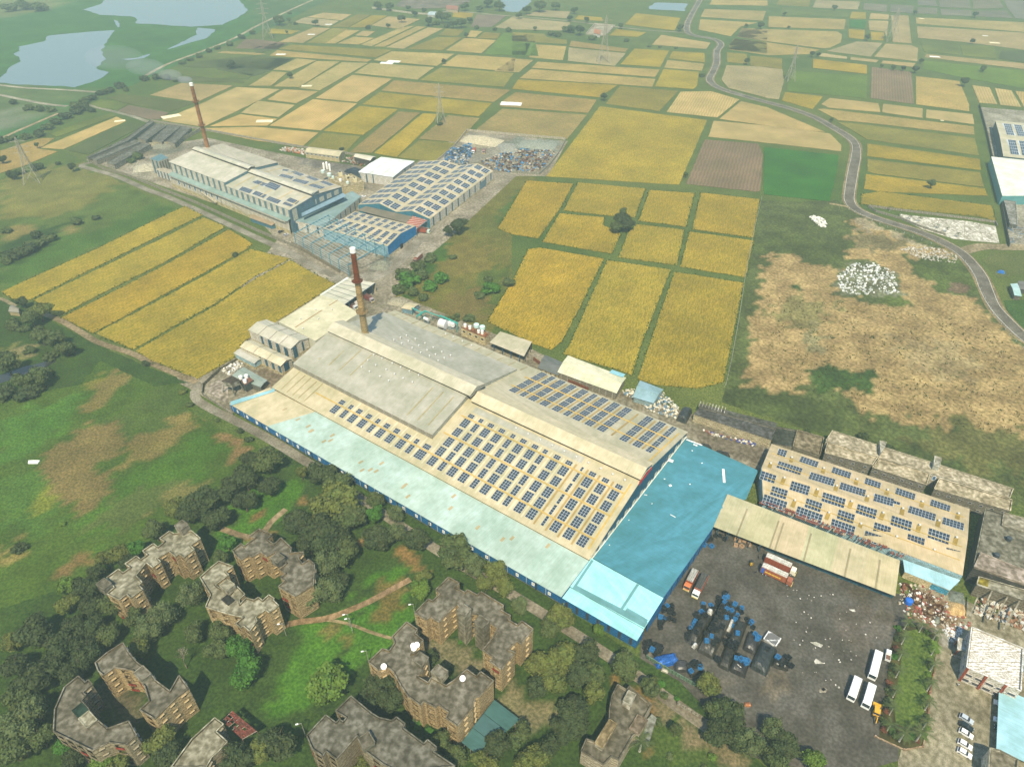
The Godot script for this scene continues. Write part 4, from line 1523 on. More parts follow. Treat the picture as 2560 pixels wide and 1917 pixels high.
func make_ground() -> void:
	rng.seed=27
	var gg:=G()
	var fn:=noise(FastNoiseLite.TYPE_SIMPLEX_SMOOTH,.004,4,3)
	var earth:=func(x: float,z: float) -> Color:
		var k:=.5+.9*fn.get_noise_2d(x,z)
		return K(.105,.15,.032).lerp(K(.17,.185,.05),clampf(k,0,1))
	for a in [[-900,-700,900,200,20],[-3000,-3200,3000,-700,100],[-3000,-700,-900,800,100],[900,-700,3000,800,100],[-900,200,900,800,100]]:
		var x: float=a[0]
		while x < a[2]:
			var z: float=a[1]
			while z < a[3]:
				var s: float=a[4]
				var p:=[W(x,0,z),W(x+s,0,z),W(x+s,0,z+s),W(x,0,z+s)]
				var u:=[]
				var cs:=[]
				for e in p:
					u.append(Vector2(e.x,e.z))
					cs.append(earth.call(e.x,e.z))
				gg.tri(p[0],p[1],p[2],u[0],u[1],u[2],cs[0],Vector3.UP,cs[0],cs[1],cs[2])
				gg.tri(p[0],p[2],p[3],u[0],u[2],u[3],cs[0],Vector3.UP,cs[0],cs[2],cs[3])
				z += s
			x += a[4]
	single("ground",gg,"grass","weedy green earth that shows between the fields and banks","ground","","structure")
	patch("marsh","grass",[-1160,-1581,-297,-1581,-352,-1188,-389,-1039,-420,-901,-427,-839,-455,-811,-438,-741,-451,-660,-536,-643],K(.07,.17,.05),"green reed marsh around the two grey lakes","marsh",.05,24,0,2,.16,[[[-688,-935,-580,-859,-524,-839,-455,-816,-467,-767,-476,-705,-535,-691],K(.14,.18,.07),8],[[-535,-767,-504,-755,-468,-727,-481,-694,-524,-691],K(.24,.25,.2),6],[[-1038,-1527,-862,-1527,-750,-1332,-777,-1280,-807,-1241,-833,-1195],K(.22,.24,.11),14],[[-449,-1400,-340,-1461,-164,-1400,-254,-1332,-314,-1300,-353,-1260,-366,-1111],K(.1,.16,.06),10]])
	var wp:=[[[-607,-865,-597,-876,-606,-906,-615,-930,-616,-953,-631,-978,-648,-993,-649,-1010,-663,-1034,-646,-1066,-661,-1104,-624,-1127,-582,-1142,-566,-1088,-543,-1017,-527,-984,-514,-966,-505,-916,-481,-899,-477,-865,-489,-833,-505,-837,-547,-842,-584,-852,-598,-850],"blue-grey near lake with a ragged reed shore"],[[-707,-1306,-702,-1354,-724,-1436,-484,-1436,-476,-1394,-449,-1332,-432,-1295,-431,-1241,-437,-1182,-480,-1165,-528,-1182,-572,-1191,-590,-1236,-603,-1246,-659,-1260],"broad far lake cut by the top of the picture"],[[-457,-1017,-455,-1052,-452,-1111,-468,-1160,-434,-1145,-429,-1088,-448,-1041],"curved inlet of water east of the reed island"],[[-494,-963,-479,-973,-469,-994,-469,-972,-482,-959],"thin sliver of water south of the reed island"],[[-620,-1222,-605,-1204,-585,-1169,-587,-1160,-604,-1195],"tiny channel joining the two lakes"],[[-28,-1382,12,-1424,31,-1406,35,-1377,21,-1332,11,-1285,0,-1282,-11,-1290],"small far pond ringed by dark village trees"],[[226,-1319,248,-1372,301,-1361,282,-1292,226,-1309],"bluish flooded plot beside the far road"]]
	for w in wp:
		var gw:=G()
		gw.sheet(ragged(P(w[0]),9.0,3.0,5),.12,K(.10,.16,.17))
		single("water",gw,"water",w[1],"water","","structure")
	patch("meadow","grass",[-443,-574,-429,-602,-404,-633,-346,-579,-299,-539,-269,-516,-247,-504,-253,-481,-277,-436,-293,-405,-308,-375,-315,-361],K(.13,.17,.04),"rough green and straw-coloured scrub left of the rear factory","meadow",.06,5,0,1.5,.2,[[[-399,-531,-418,-565,-366,-554,-328,-575,-314,-565,-320,-499,-338,-485,-370,-481],K(.27,.23,.07),7],[[-410,-575,-367,-597,-323,-554,-340,-521,-363,-499,-402,-521],K(.25,.22,.07),9],[[-352,-449,-354,-468,-342,-474,-336,-449,-352,-444],K(.33,.24,.09),4],[[-314,-457,-314,-470,-304,-460,-309,-453],K(.3,.22,.09),4],[[-332,-415,-318,-446,-288,-468,-270,-502,-245,-507,-256,-482,-277,-437,-309,-376,-322,-384],K(.09,.16,.03),7],[[-342,-432,-335,-462,-313,-484,-318,-446,-317,-415,-328,-409],K(.05,.09,.02),7]])
	patch("meadow","grass",[-324,-368,-283,-355,-269,-349,-247,-334,-222,-318,-196,-302,-178,-293,-163,-286,-160,-282,-157,-270,-151,-260,-136,-250,-115,-239,-102,-223,-108,-216,-120,-209,-138,-187,-153,-166,-186,-142],K(.09,.14,.02),"patchy green meadow between the track, the lane and the trees","meadow",.06,3,0,1.2,.16,[[[-208,-229,-193,-256,-190,-252,-176,-248,-176,-245,-166,-241,-161,-238,-176,-233,-182,-226,-179,-218,-177,-216,-170,-225,-169,-213,-168,-208,-174,-199,-181,-199,-197,-218],K(.24,.17,.07),4],[[-173,-232,-166,-243,-162,-254,-154,-264,-141,-253,-165,-223,-170,-225],K(.26,.19,.07),5],[[-207,-264,-206,-283,-206,-295,-193,-295,-194,-275,-199,-263],K(.26,.19,.07),4],[[-192,-260,-192,-253,-176,-248,-171,-243,-165,-241,-162,-242,-160,-254,-155,-264,-164,-278,-178,-278],K(.1,.14,.03),5],[[-136,-248,-128,-246,-116,-235,-124,-224,-125,-234],K(.31,.18,.09),3],[[-167,-174,-161,-179,-155,-169,-164,-169],K(.27,.17,.07),4],[[-178,-193,-163,-220,-146,-241,-139,-250,-132,-241,-124,-234,-131,-232,-134,-218,-146,-198,-160,-183,-173,-189],K(.09,.17,.02),4],[[-154,-200,-146,-210,-125,-218,-123,-215,-142,-200,-150,-196],K(.22,.19,.07),6],[[-172,-189,-156,-189,-142,-211,-135,-220,-155,-213,-169,-196],K(.12,.15,.04),6],[[-228,-225,-241,-256,-213,-278,-210,-293,-208,-268,-203,-257,-212,-240,-210,-237,-215,-229],K(.1,.2,.03),5],[[-222,-216,-204,-226,-197,-218,-179,-195,-183,-184,-191,-184,-198,-189,-207,-190],K(.1,.18,.03),5],[[-200,-207,-195,-215,-188,-203,-193,-196],K(.24,.25,.04),3],[[-205,-186,-197,-183,-189,-173,-195,-170],K(.32,.24,.09),5],[[-216,-283,-213,-293,-206,-289,-204,-279],K(.26,.22,.05),4]])
	patch("meadow","grass",[-320,-361,-296,-368,-269,-348,-249,-334,-225,-319,-195,-302,-163,-285,-179,-282,-216,-304,-216,-283,-263,-267],K(.06,.1,.02),"overgrown green banks along the dark ditch on the left","meadow",.1,3,0,1,.2,[[[-266,-316,-259,-320,-252,-307,-260,-304],K(.32,.25,.14),3],[[-275,-316,-268,-317,-257,-301,-270,-307],K(.22,.2,.07),4]])
	var ditch:=G()
	ditch.sheet(ragged(P([-264,-290,-258.3,-293,-253.1,-298,-243.1,-304,-238.6,-304,-240.4,-299,-247.3,-293,-251.1,-289,-257.1,-284,-260,-283]),3.0,.8,2),.16,K(.03,.035,.03))
	single("water",ditch,"water","dark ditch water under the bushes at the left edge","water","","structure")
	patch("scrub","grass",[-2.7,-579,20.9,-560,11.3,-494,0,-476,-.6,-390,-8.4,-342,-13.8,-322,-46,-342,-64,-357,-73,-370,-74,-382,-65,-409,-48,-449,-48,-476,-28.4,-546],K(.2,.17,.04),"brown scrub field with green bushes beside the access road","scrub",.06,3,0,1.2,.2,[[[-74,-382,-65,-409,-48,-446,-39.3,-432,-58,-390,-63,-370,-65,-360],K(.07,.13,.02),5],[[-26.2,-399,-4.3,-409,-.6,-370,-17.5,-357,-24.3,-373],K(.12,.15,.03),5],[[-48,-366,-21.8,-382,-10.4,-344,-33.6,-344],K(.24,.17,.06),6],[[-29.4,-468,0,-513,3.5,-476,-16.5,-446],K(.18,.17,.04),6],[[-39.9,-440,-24.7,-453,-11.8,-412,-37,-396,-45,-412],K(.24,.18,.05),6],[[-13.2,-480,0,-518,18,-558,20.5,-546,7.8,-492,-5.6,-472],K(.1,.15,.03),3]])
	patch("waste_ground","dirt",[190,-516,218,-512,247,-516,250,-504,261,-483,275,-463,290,-447,296,-426,293,-396,286,-371,277,-344,276,-317,276,-270,223,-187,208,-200,177,-224,146,-245,132,-251,102,-269,139,-371],K(.12,.15,.04),"bare sandy waste ground with green weeds right of the golden plots","waste ground",.07,2.6,0,.6,.16,[[[159,-435,174,-462,201,-453,214,-440,230,-446,223,-428,206,-409,195,-409,178,-425,164,-427],K(.1,.13,.03),4],[[169,-425,153,-384,115,-283,101,-266,120,-274,147,-280,152,-289,160,-284,164,-270,164,-257,195,-253,209,-248,234,-244,250,-229,295,-299,274,-314,274,-339,277,-368,267,-370,260,-373,260,-390,253,-402,259,-422,289,-422,297,-425,291,-432,278,-442,267,-458,261,-470,248,-484,239,-470,245,-464,237,-458,230,-446,231,-435,220,-422,234,-417,242,-407,242,-393,234,-370,235,-360,220,-357,213,-365,197,-370,197,-384,202,-399,211,-406,198,-407,190,-413,192,-422,179,-427],K(.47,.34,.15),5],[[236,-457,244,-462,256,-458,263,-449,270,-440,259,-430,239,-432,230,-440],K(.24,.2,.09),6],[[248,-484,261,-470,267,-458,278,-442,291,-432,269,-437,261,-462,245,-464],K(.5,.42,.27),5],[[258,-420,276,-422,292,-420,295,-399,285,-370,267,-370,260,-377,254,-401],K(.11,.15,.03),4],[[267,-384,280,-387,278,-377,268,-373,263,-377],K(.24,.17,.1),3],[[202,-399,220,-415,233,-413,243,-402,233,-372,212,-370,197,-376],K(.22,.23,.13),5],[[215,-370,234,-373,235,-361,220,-357],K(.12,.16,.03),3],[[154,-297,165,-300,171,-298,177,-293,186,-298,189,-291,177,-279,149,-277],K(.06,.11,.02),3],[[170,-386,176,-387,179,-380,176,-376,169,-379],K(.06,.11,.02),2],[[167,-370,177,-362,169,-354,163,-357],K(.1,.11,.04),3],[[151,-362,176,-370,194,-364,169,-334,152,-344],K(.3,.26,.1),9],[[163,-338,175,-334,163,-309,156,-315],K(.33,.29,.14),7],[[202,-320,236,-326,247,-299,215,-283],K(.43,.33,.16),9],[[104,-283,146,-275,157,-254,158,-246,144,-246,119,-254,99,-265],K(.09,.12,.03),5],[[187,-246,212,-254,238,-244,221,-214,197,-225,182,-235],K(.17,.17,.05),9],[[154,-245,183,-238,197,-225,192,-220,166,-235,153,-241],K(.09,.12,.03),4]])
	patch("yard","dirt",[-366,-602,-361,-617,-281,-660,-228,-631,-180,-607,-92,-574,-45,-677,-41,-681,51,-651,29.4,-565,3.3,-565,-41.5,-453,-67,-396,-70,-368,-79,-344,-115,-331,-166,-380,-161,-447,-185,-483],K(.4,.35,.27),"pale concrete and gravel yard of the rear factory","yard",.08,4,0,.3,.1,[[[-64,-597,-43.7,-680,-22.4,-663,-5.1,-657,-8.9,-617,-25.5,-597,-34.2,-570],K(.36,.33,.27),4],[[-46,-663,-33.4,-670,-11.5,-654,-10.3,-641,-25.6,-629,-42.9,-644],K(.55,.49,.36),3],[[0,-663,47,-652,38.6,-617,25.7,-626,0,-626,-10.5,-641],K(.3,.32,.27),4],[[-201,-629,-173,-617,-137,-588,-116,-575,-133,-565,-178,-597],K(.24,.22,.19),5],[[-329,-644,-313,-663,-290,-641,-296,-617,-315,-614],K(.27,.26,.2),4],[[-321,-586,-300,-602,-283,-570,-295,-554],K(.45,.41,.32),4],[[-97,-405,-87,-424,-80,-421,-74,-414,-79,-397,-89,-402],K(.25,.24,.19),3]])
	patch("yard","dirt",[-171,-287,-156,-319,-133,-348,-67,-371,10.7,-315,44.1,-283,90,-258,122,-239,106,-221,69,-204,-113,-270,-133,-261],K(.34,.3,.22),"dusty yard strip around the long front shed","yard",.09,3,0,.3,.12,[[[83,-248,115,-237,106,-224,96,-229,82,-241],K(.25,.21,.15),3],[[43.9,-280,94,-278,85,-260,66,-260],K(.3,.25,.17),4]])
	patch("asphalt_yard","asphalt",[33.2,-173,67,-193,90,-197,97,-187,138,-159,143,-157,114,-100,95,-95,71,-101,54,-125,42.6,-133,43.5,-139,52,-159],K(.13,.12,.1),"grey asphalt lorry yard between the blue sheds and the garden","yard",.1,2.5,0,.2,.1,[[[115,-149,125,-150,127,-142,119,-137,113,-142],K(.17,.15,.12),6],[[84,-130,91,-128,89,-121,81,-121],K(.21,.18,.13),5],[[49,-139,57,-133,68,-127,70,-124,57,-131,47,-138],K(.2,.18,.14),4],[[118,-162,134,-154,129,-146,120,-154],K(.17,.15,.11),6]])
	patch("forecourt","dirt",[143,-157,152,-166,163,-155,177,-146,189,-133,161,-91,111,-93,114,-100,131,-125],K(.36,.32,.22),"tan concrete forecourt with parked cars before the white office","yard",.11,2.5,0,.2,.08,[[[140,-162,156,-161,157,-147,144,-139,135,-146],K(.33,.22,.13),4],[[147,-144,156,-146,151,-139,146,-140],K(.45,.42,.36),3]])
	patch("lawn","grass",[-102,-223,-110,-233,-93,-239,-45,-200,-15.4,-179,19.8,-152,42.6,-133,54,-125,73,-100,81,-90,-162,-90,-197,-144,-153,-166,-138,-187,-120,-209],K(.06,.1,.02),"lawns and shaded earth among the old apartment blocks","lawn",.07,2.4,0,.5,.2,[[[-75,-147,-64,-147,-53,-151,-38.6,-163,-34.4,-156,-33.5,-148,-38,-141,-41.7,-139,-47,-131,-58,-133,-58,-123,-64,-114,-72,-112,-78,-121,-75,-137],Bs,4],[[-62,-154,-51,-162,-39,-166,-38,-170,-52,-170,-60,-158,-65,-151],Bs,4],[[-55,-163,-39,-166,-36.8,-159,-39.2,-151,-44.8,-148,-50,-156,-48,-161],K(.22,.16,.05),4],[[-66,-141,-62,-145,-58,-145,-56,-139,-61,-135],K(.2,.17,.05),5],[[-107,-209,-93,-218,-89,-207,-90,-199,-95,-186,-107,-193,-116,-201],Bs,3],[[-117,-189,-106,-199,-98,-204,-100,-187,-107,-174,-116,-180],Bs,3],[[-87,-205,-84,-204,-83,-202,-86,-202],Bm,1],[[-64,-184,-57,-186,-58,-178,-62,-180],Bm,2],[[-47,-177,-41.4,-180,-34.6,-174,-30.6,-169,-25.9,-164,-34.7,-167],Bm,2],[[-105,-196,-101,-200,-97,-199,-101,-190],K(.25,.15,.06),2],[[-134,-124,-128,-125,-113,-117,-112,-111,-121,-110,-129,-117],K(.16,.13,.09),2],[[-25.9,-139,-20.1,-141,-10,-133,-9.4,-129,-16.1,-126,-27.5,-136],K(.25,.2,.14),2],[[-31.8,-139,-23.8,-138,-24.9,-133,-29.3,-133],K(.25,.2,.14),2],[[0,-123,5.5,-120,14.5,-115,12.5,-111,7.7,-107,0,-111,-5.1,-117],K(.26,.21,.13),2],[[32.3,-128,37.5,-125,43.3,-119,48,-113,46,-109,41,-100,37.4,-98,46,-110,42.6,-114,33.5,-123],Bm,2],[[44.3,-118,53,-113,61,-106,70,-100,67,-96,58,-102,49,-108,45,-114],K(.27,.2,.13),2],[[44.3,-114,49,-111,52,-106,64,-98,40.7,-98],K(.1,.14,.03),3],[[-106,-184,-100,-187,-90,-183,-93,-175,-100,-178],Bm,2]])
	strip("road_verge","dirt",[362,-1514,326,-1388,293,-1280.2,264.7,-1181.8,254.6,-1123.3,263.1,-1099.8,277,-1088.3,285,-1071.9,283,-1044.5,270,-1010.3,255,-947,240.5,-902,229.3,-870,227.5,-847,232.2,-828,241.1,-812,256,-791,269.4,-774,287,-751,301,-723,308,-691,312,-664,311,-644,301,-617,280,-570,263.4,-532,256.8,-515,255.4,-500,262.2,-485,274,-472,284,-460,292,-446,297,-430,297,-415,294,-397,288,-376,283,-360,281,-346,281,-327,284,-315],10.5,.14,K(.33,.25,.13),"sandy shoulder along both sides of the winding road","verge")
	strip("road","asphalt",[362,-1514,326,-1388,293,-1280.2,264.7,-1181.8,254.6,-1123.3,263.1,-1099.8,277,-1088.3,285,-1071.9,283,-1044.5,270,-1010.3,255,-947,240.5,-902,229.3,-870,227.5,-847,232.2,-828,241.1,-812,256,-791,269.4,-774,287,-751,301,-723,308,-691,312,-664,311,-644,301,-617,280,-570,263.4,-532,256.8,-515,255.4,-500,262.2,-485,274,-472,284,-460,292,-446,297,-430,297,-415,294,-397,288,-376,283,-360,281,-346,281,-327,284,-315],7.6,.18,K(.21,.19,.15),"grey winding country road from the top down to the right edge","road")
	strip("road_marking","paint",[359,-1515,323,-1389,290,-1281.2,261.3,-1182.6,251,-1123.4,260.1,-1097.8,274,-1086.1,282,-1071.4,280,-1045.4,267,-1011.3,251.6,-948,237.1,-903,225.8,-871,224,-847,228.9,-827,238.1,-810,253.1,-789,266.6,-772,284,-750,298,-722,304,-690,308,-664,308,-645,298,-618,277,-572,260.1,-533,253.4,-516,251.9,-499,259.2,-483,271,-470,282,-458,289,-445,294,-430,294,-416,291,-398,284,-377,280,-361,278,-346,278,-326,280,-314],.22,.186,K(.62,.6,.5),"thin pale edge line on the outer right side of the winding road","road marking")
	strip("road_marking","paint",[366,-1513,330,-1387,296,-1279.1,268.2,-1180.9,258.1,-1123.2,266.1,-1101.7,280,-1090.5,289,-1072.4,287,-1043.7,274,-1009.3,258.5,-946,243.9,-901,232.7,-869,231.1,-848,235.5,-829,244.1,-814,258.8,-794,272,-776,290,-753,304,-724,311,-692,316,-664,314,-644,305,-616,284,-569,266.6,-530,260.3,-514,258.9,-500,265.1,-487,276,-474,287,-462,296,-447,301,-431,301,-415,298,-396,291,-375,286,-359,285,-346,285,-327,287,-316],.22,.186,K(.62,.6,.5),"thin pale edge line on the inner left side of the winding road","road marking")
	strip("road","dirt",[-114.7,-1306,-46.7,-1270.2,0,-1248.7,85.9,-1211.2,152.4,-1167.1,203.5,-1139.5,248.2,-1124.9],4.5,.16,K(.42,.38,.27),"narrow pale lane from the far village to the winding road","road")
	strip("road","dirt",[-440,-766,-426,-755,-385,-730,-356,-708,-345,-696],5,.16,K(.36,.34,.25),"grey lane running down to the stone huts","road")
	strip("road","asphalt",[-336,-614,-364,-590,-355,-583,-324,-565,-282,-533,-267.9,-524,-233.2,-497,-176.4,-451,-147.4,-428,-122.5,-405,-108.3,-393,-100.7,-387,-95.2,-393,-89.2,-401],5.2,.17,K(.34,.31,.24),"long pale lane between the rear factory wall and the paddies","road")
	strip("road","dirt",[-431,-880,-426,-940,-409,-1002.4,-391,-1080.8,-382,-1177.4,-365,-1301,-349,-1400],5,.16,K(.47,.4,.26),"tan canal track along the green hedge toward the far lake","road")
	strip("road","dirt",[-602,-850,-578,-842,-546,-831,-517,-826,-489,-821,-456,-813],5,.16,K(.46,.42,.32),"pale track along the south shore of the near lake","road")
	strip("road","dirt",[-579,-812,-555,-802,-520,-784,-487,-768,-461,-760],5,.17,K(.44,.4,.31),"pale track below the lake meeting the canal hedge","road")
	strip("road","dirt",[-473,-641,-470,-670,-464,-704,-458,-736],4,.16,K(.48,.36,.22),"orange dirt track beside the canal hedge at the left","road")
	strip("road","dirt",[-310,-369,-303,-367,-291,-359],2.5,.2,K(.36,.3,.18),"thin field path to the small hut","path")
	strip("road","dirt",[-274,-352,-264.9,-348,-252.9,-341,-238.9,-331,-224.6,-321,-201,-310,-188.7,-302,-174.7,-294,-158.5,-285],3.6,.2,K(.34,.26,.15),"rutted dirt track along the foot of the paddies","road")
	strip("road","asphalt",[-158.7,-284,-155.9,-282,-156.9,-278,-154.4,-272,-145.7,-265,-131.8,-256.3,-111.8,-243.2,-92.7,-229.3,-80.7,-220.6,-69.6,-215],4.6,.18,K(.31,.28,.21),"concrete lane that bends round the front shed","road")
	strip("road","asphalt",[-88.8,-225.2,-68.3,-209.9,-41.5,-188.4,-22.2,-173.6,0,-158,19.9,-143.3,34.5,-131.9,44.4,-123.4,47.6,-120.3,60,-109.8],4.2,.17,K(.3,.26,.19),"concrete lane between the blue shed and the trees","road")
	strip("road","asphalt",[-105.2,-386,-97.2,-393,-85,-396,-77.6,-408,-69,-430,-63.4,-450,-56.7,-468,-50.4,-489],9,.19,K(.36,.33,.26),"access road between the twin-gable shed and the scrub","road")
	strip("road","dirt",[383,-437,344,-436,328,-436,317,-437,302,-431,296,-429],9,.17,K(.45,.37,.23),"sandy entrance from the winding road to the right-edge factory","road")
	strip("path","dirt",[-78.2,-145.7,-73.7,-146.9,-65.1,-148.1,-57.6,-151.4,-50.1,-155.7,-42.5,-161.2,-37.4,-164.8],2.4,.2,K(.36,.24,.13),"reddish footpath curving up across the lawn","path")
	strip("path","dirt",[-66.6,-147.8,-60.8,-147.1,-54.5,-145.3,-48,-142.6,-41,-140.4],1.2,.2,K(.36,.28,.15),"thin trodden path running right from the footpath","path")
	strip("path","dirt",[-114.8,-189,-99.9,-184.9,-95.8,-193.2,-91.9,-199.4],2.6,.2,K(.36,.27,.16),"short earth path above the ruined blocks","path")
	strip("path","dirt",[239.6,-509,247.8,-505,251.6,-502],3,.2,K(.42,.33,.18),"sandy turnout beside the bright green plot","path")
	patch("paved_plot",Cn,[284,-490,298,-485,326,-478,343,-469,331,-442,317,-445,303,-449,289,-464,282,-481],K(.8,.77,.68),"white paved plot of square slabs beside the road","plot",.2,4,0,.1,.04,[])
	strip("slab_joint","dirt",[298,-485,285,-474],.35,.215,Av,"first tan joint near the left end of the paved plot","joint",false)
	strip("slab_joint","dirt",[310,-482,294,-458],.35,.215,Av,"second tan joint across the paved plot from its left end","joint",false)
	strip("slab_joint","dirt",[326,-478,310,-448],.35,.215,Av,"third tan joint across the paved plot, near the middle","joint",false)
	strip("slab_joint","dirt",[334,-473,321,-444],.35,.215,Av,"last tan joint across the paved plot, nearest its right end","joint",false)
	strip("slab_joint","dirt",[290,-473,318,-463,337,-454],.35,.215,Av,"long tan joint running lengthwise down the paved plot","joint",false)
	strip("slab_joint","dirt",[291,-486,283,-480],.35,.215,Av,"short tan joint at the pointed tip of the paved plot","joint",false)
	bw("low grey wall behind the white paved plot",[267,-503,286,-496,313,-487,346,-475,344,-469],1.6,.3,K(.38,.36,.3))
	bw("low grey wall between the paved plot and the road",[266,-502,268,-494,281,-481,288,-468,300,-454],1.6,.3,K(.38,.36,.3))
	verge("green grass on the banks between the nearer paddies",[],1.3,.75,K(.07,.14,.02))
	fence("post and wire fence between the golden plots and the waste ground",[191,-519,164,-446,144,-389,129,-344,115,-304,107,-283,105,-279],2.0,3.4,K(.55,.55,.5))
	fence("white posts along the road edge of the waste ground",[250,-498,259,-478,269,-462,280,-446,288,-435],1.6,5.0,Bt)
	fence("white posts down the lower right road edge",[294,-415,288,-390,283,-373,277,-350,274,-328,274,-315,274,-305],1.6,5.0,Bt)
	sc("rubble","white stone rubble dumped on the waste ground","rubble",[202,-393,219,-412,233,-413,242,-402,233,-374,213,-372,199,-374],420,.4,1.5,[K(.55,.56,.5),K(.4,.42,.38),Bt],.1)
	sc("rubble","heap of white rubble on grass near the bright green plot","rubble",[216,-485,222,-486,226,-476,221,-466,218,-468],160,.4,1.6,[K(.75,.74,.68),Aw],.1,"paint","box",1.2)
	sc("rubble","brown and grey rubble along the road side of the waste ground","rubble",[268,-437,288,-433,293,-422,287,-413,267,-418,260,-432],260,.4,1.4,[K(.35,.32,.25),K(.5,.46,.38)],.1)
	sc("weeds","weed tufts dotted over the sandy waste ground","weeds",[153,-370,213,-364,268,-338,265,-299,234,-244,160,-261,128,-283],900,.3,.9,[K(.1,.13,.03),K(.16,.15,.05)],.08,"grass","tuft")
func main_shed() -> void:
	rng.seed=40
	var t:=thing("factory_shed","huge front factory shed with cream roof, long ridge vents and solar arrays",Cl,W(-18.6,0,-253.3))
	slab(t,"roof",[-114.9,8.9,-269.5,-90,18.7,-305,52.8,18.7,-201.8,28,8.9,-166.6],K(.56,.48,.32))
	slab(t,"roof",[-65.1,8.9,-340,-90,18.7,-305,52.8,18.7,-201.8,77.7,8.9,-237.1],K(.52,.47,.34))
	slab(t,"raised_roof",[-106.5,14.6,-281,-89.8,21.2,-304,-17.4,21.2,-252.3,-34.1,14.6,-228.6],K(.43,.41,.34))
	slab(t,"raised_roof",[-69.9,12,-333,-89.8,21.2,-304,-17.4,21.2,-252.3,2.5,12,-280],K(.43,.41,.34))
	wall(t,"fascia",-106.5,-281,-34.1,-228.6,11.9,14.5,14.5,K(.4,.39,.34))
	wall(t,"fascia",-34.2,-228.7,-17.5,-252.4,11.9,14.5,21.1,Bu)
	wall(t,"fascia",-17.5,-252.4,2.37,-280,10.7,21.1,11.9,Bu)
	wall(t,"fascia",-106.4,-281,-89.7,-304,10.1,14.5,21.1,Bu)
	wall(t,"fascia",-89.7,-304,-69.9,-332,8.9,21.1,11.9,Bu)
	slab(t,Dc,[-93.2,21.4,-300,-90.2,23.5,-305,-15.6,23.5,-251.1,-18.6,21.4,-246.7],K(.57,.52,.4))
	wall(t,Dd,-92.7,-301,-18.6,-247.3,20,21.3,21.3,Bv)
	slab(t,Dc,[-86.7,21.3,-310,-90.2,23.5,-305,-15.6,23.5,-251.1,-12.1,21.3,-256],K(.57,.52,.4))
	wall(t,Dd,-86.7,-309,-12.6,-255.8,19.8,21.1,21.1,Bv)
	wall(t,Da,-92.7,-301,-89.9,-305,20,21.4,23.4,Ax)
	wall(t,Da,-89.9,-305,-86.7,-309,20,23.4,21.2,Ax)
	wall(t,Da,-18.6,-247.3,-15.8,-251.2,20,21.4,23.4,Ax)
	wall(t,Da,-15.8,-251.2,-12.6,-255.8,20,23.4,21.2,Ax)
	slab(t,Dc,[-18.3,18.9,-246.5,-15.3,21,-250.8,52.9,21,-201.7,49.8,18.9,-197.4],K(.62,.54,.38))
	wall(t,Dd,-17.8,-246.7,49.9,-198,17.5,18.8,18.8,Bv)
	slab(t,Dc,[-11.8,18.8,-255.8,-15.3,21,-250.8,52.9,21,-201.7,56.4,18.8,-206.7],K(.62,.54,.38))
	wall(t,Dd,-11.8,-255.2,55.9,-206.5,17.3,18.6,18.6,Bv)
	wall(t,Da,-17.8,-246.7,-15,-250.6,17.5,18.9,20.9,Ax)
	wall(t,Da,-15,-250.6,-11.8,-255.2,17.5,20.9,18.7,Ax)
	wall(t,Da,49.9,-198,52.6,-201.9,17.5,18.9,20.9,Bw)
	wall(t,Da,52.6,-201.9,55.9,-206.5,17.5,20.9,18.7,Bw)
	slab(t,"roof_sheet",[-17.6,16.7,-241.6,-15.9,17.4,-244.1,29.6,17.4,-211.4,27.9,16.7,-208.9],K(.45,.43,.36),"sheet",.03)
	wall(t,"wall",-114.3,-269.7,28,-167.1,0,8.7,8.7,Ay)
	wall(t,"wall",-65.1,-339,77.2,-236.8,0,8.7,8.7,K(.5,.5,.45))
	wall(t,"wall",-114.3,-269.7,-89.8,-304,0,8.8,18.5,K(.55,.52,.42))
	wall(t,"wall",-89.8,-304,-65.1,-339,0,18.5,8.8,K(.55,.52,.42))
	wall(t,"gable",28,-167.1,52.6,-201.9,0,8.8,18.5,Bw)
	wall(t,"gable",52.6,-201.9,77.2,-236.8,0,18.5,8.8,Bw)
	bd(t,Cp,28.5,-167.8,29.7,-169.4,6.9,9.7,1,2.0,Ab)
	bd(t,Cp,29.9,-169.7,31.1,-171.5,6.9,8.5,1,2.2,Ab)
	bd(t,Cp,32.3,-173.2,33.5,-174.8,6.8,9.6,1,2.0,Ab)
	bd(t,Cp,33.7,-175.1,34.9,-176.9,6.8,8.4,1,2.2,Ab)
	bd(t,Cp,36.1,-178.5,37.2,-180.1,6.7,9.5,1,2.0,Ab)
	bd(t,Cp,37.4,-180.4,38.7,-182.2,6.7,8.3,1,2.2,Ab)
	bd(t,Cp,39.9,-183.9,41,-185.5,6.6,9.4,1,2.0,Ab)
	bd(t,Cp,41.2,-185.8,42.5,-187.6,6.6,8.3,1,2.2,Ab)
	bd(t,Cp,43.7,-189.2,44.8,-190.9,6.6,9.4,1,2.0,Ab)
	bd(t,Cp,45,-191.1,46.3,-192.9,6.5,8.2,1,2.2,Ab)
	bd(t,Cp,47.4,-194.6,48.6,-196.2,6.5,9.3,1,2.0,Ab)
	bd(t,Cp,48.8,-196.5,50.1,-198.3,6.5,8.1,1,2.2,Ab)
	bd(t,Cp,51.2,-200,52.4,-201.6,6.4,9.2,1,2.0,Ab)
	bd(t,Cp,52.6,-201.9,53.8,-203.7,6.4,8,1,2.2,Ab)
	bd(t,Cp,55,-205.3,56.2,-207,6.3,9.1,1,2.0,Ab)
	bd(t,Cp,56.4,-207.2,57.6,-209,6.3,8,1,2.2,Ab)
	bd(t,Cp,58.8,-210.7,59.9,-212.3,6.3,9.1,1,2.0,Ab)
	bd(t,Cp,60.1,-212.6,61.4,-214.4,6.2,7.9,1,2.2,Ab)
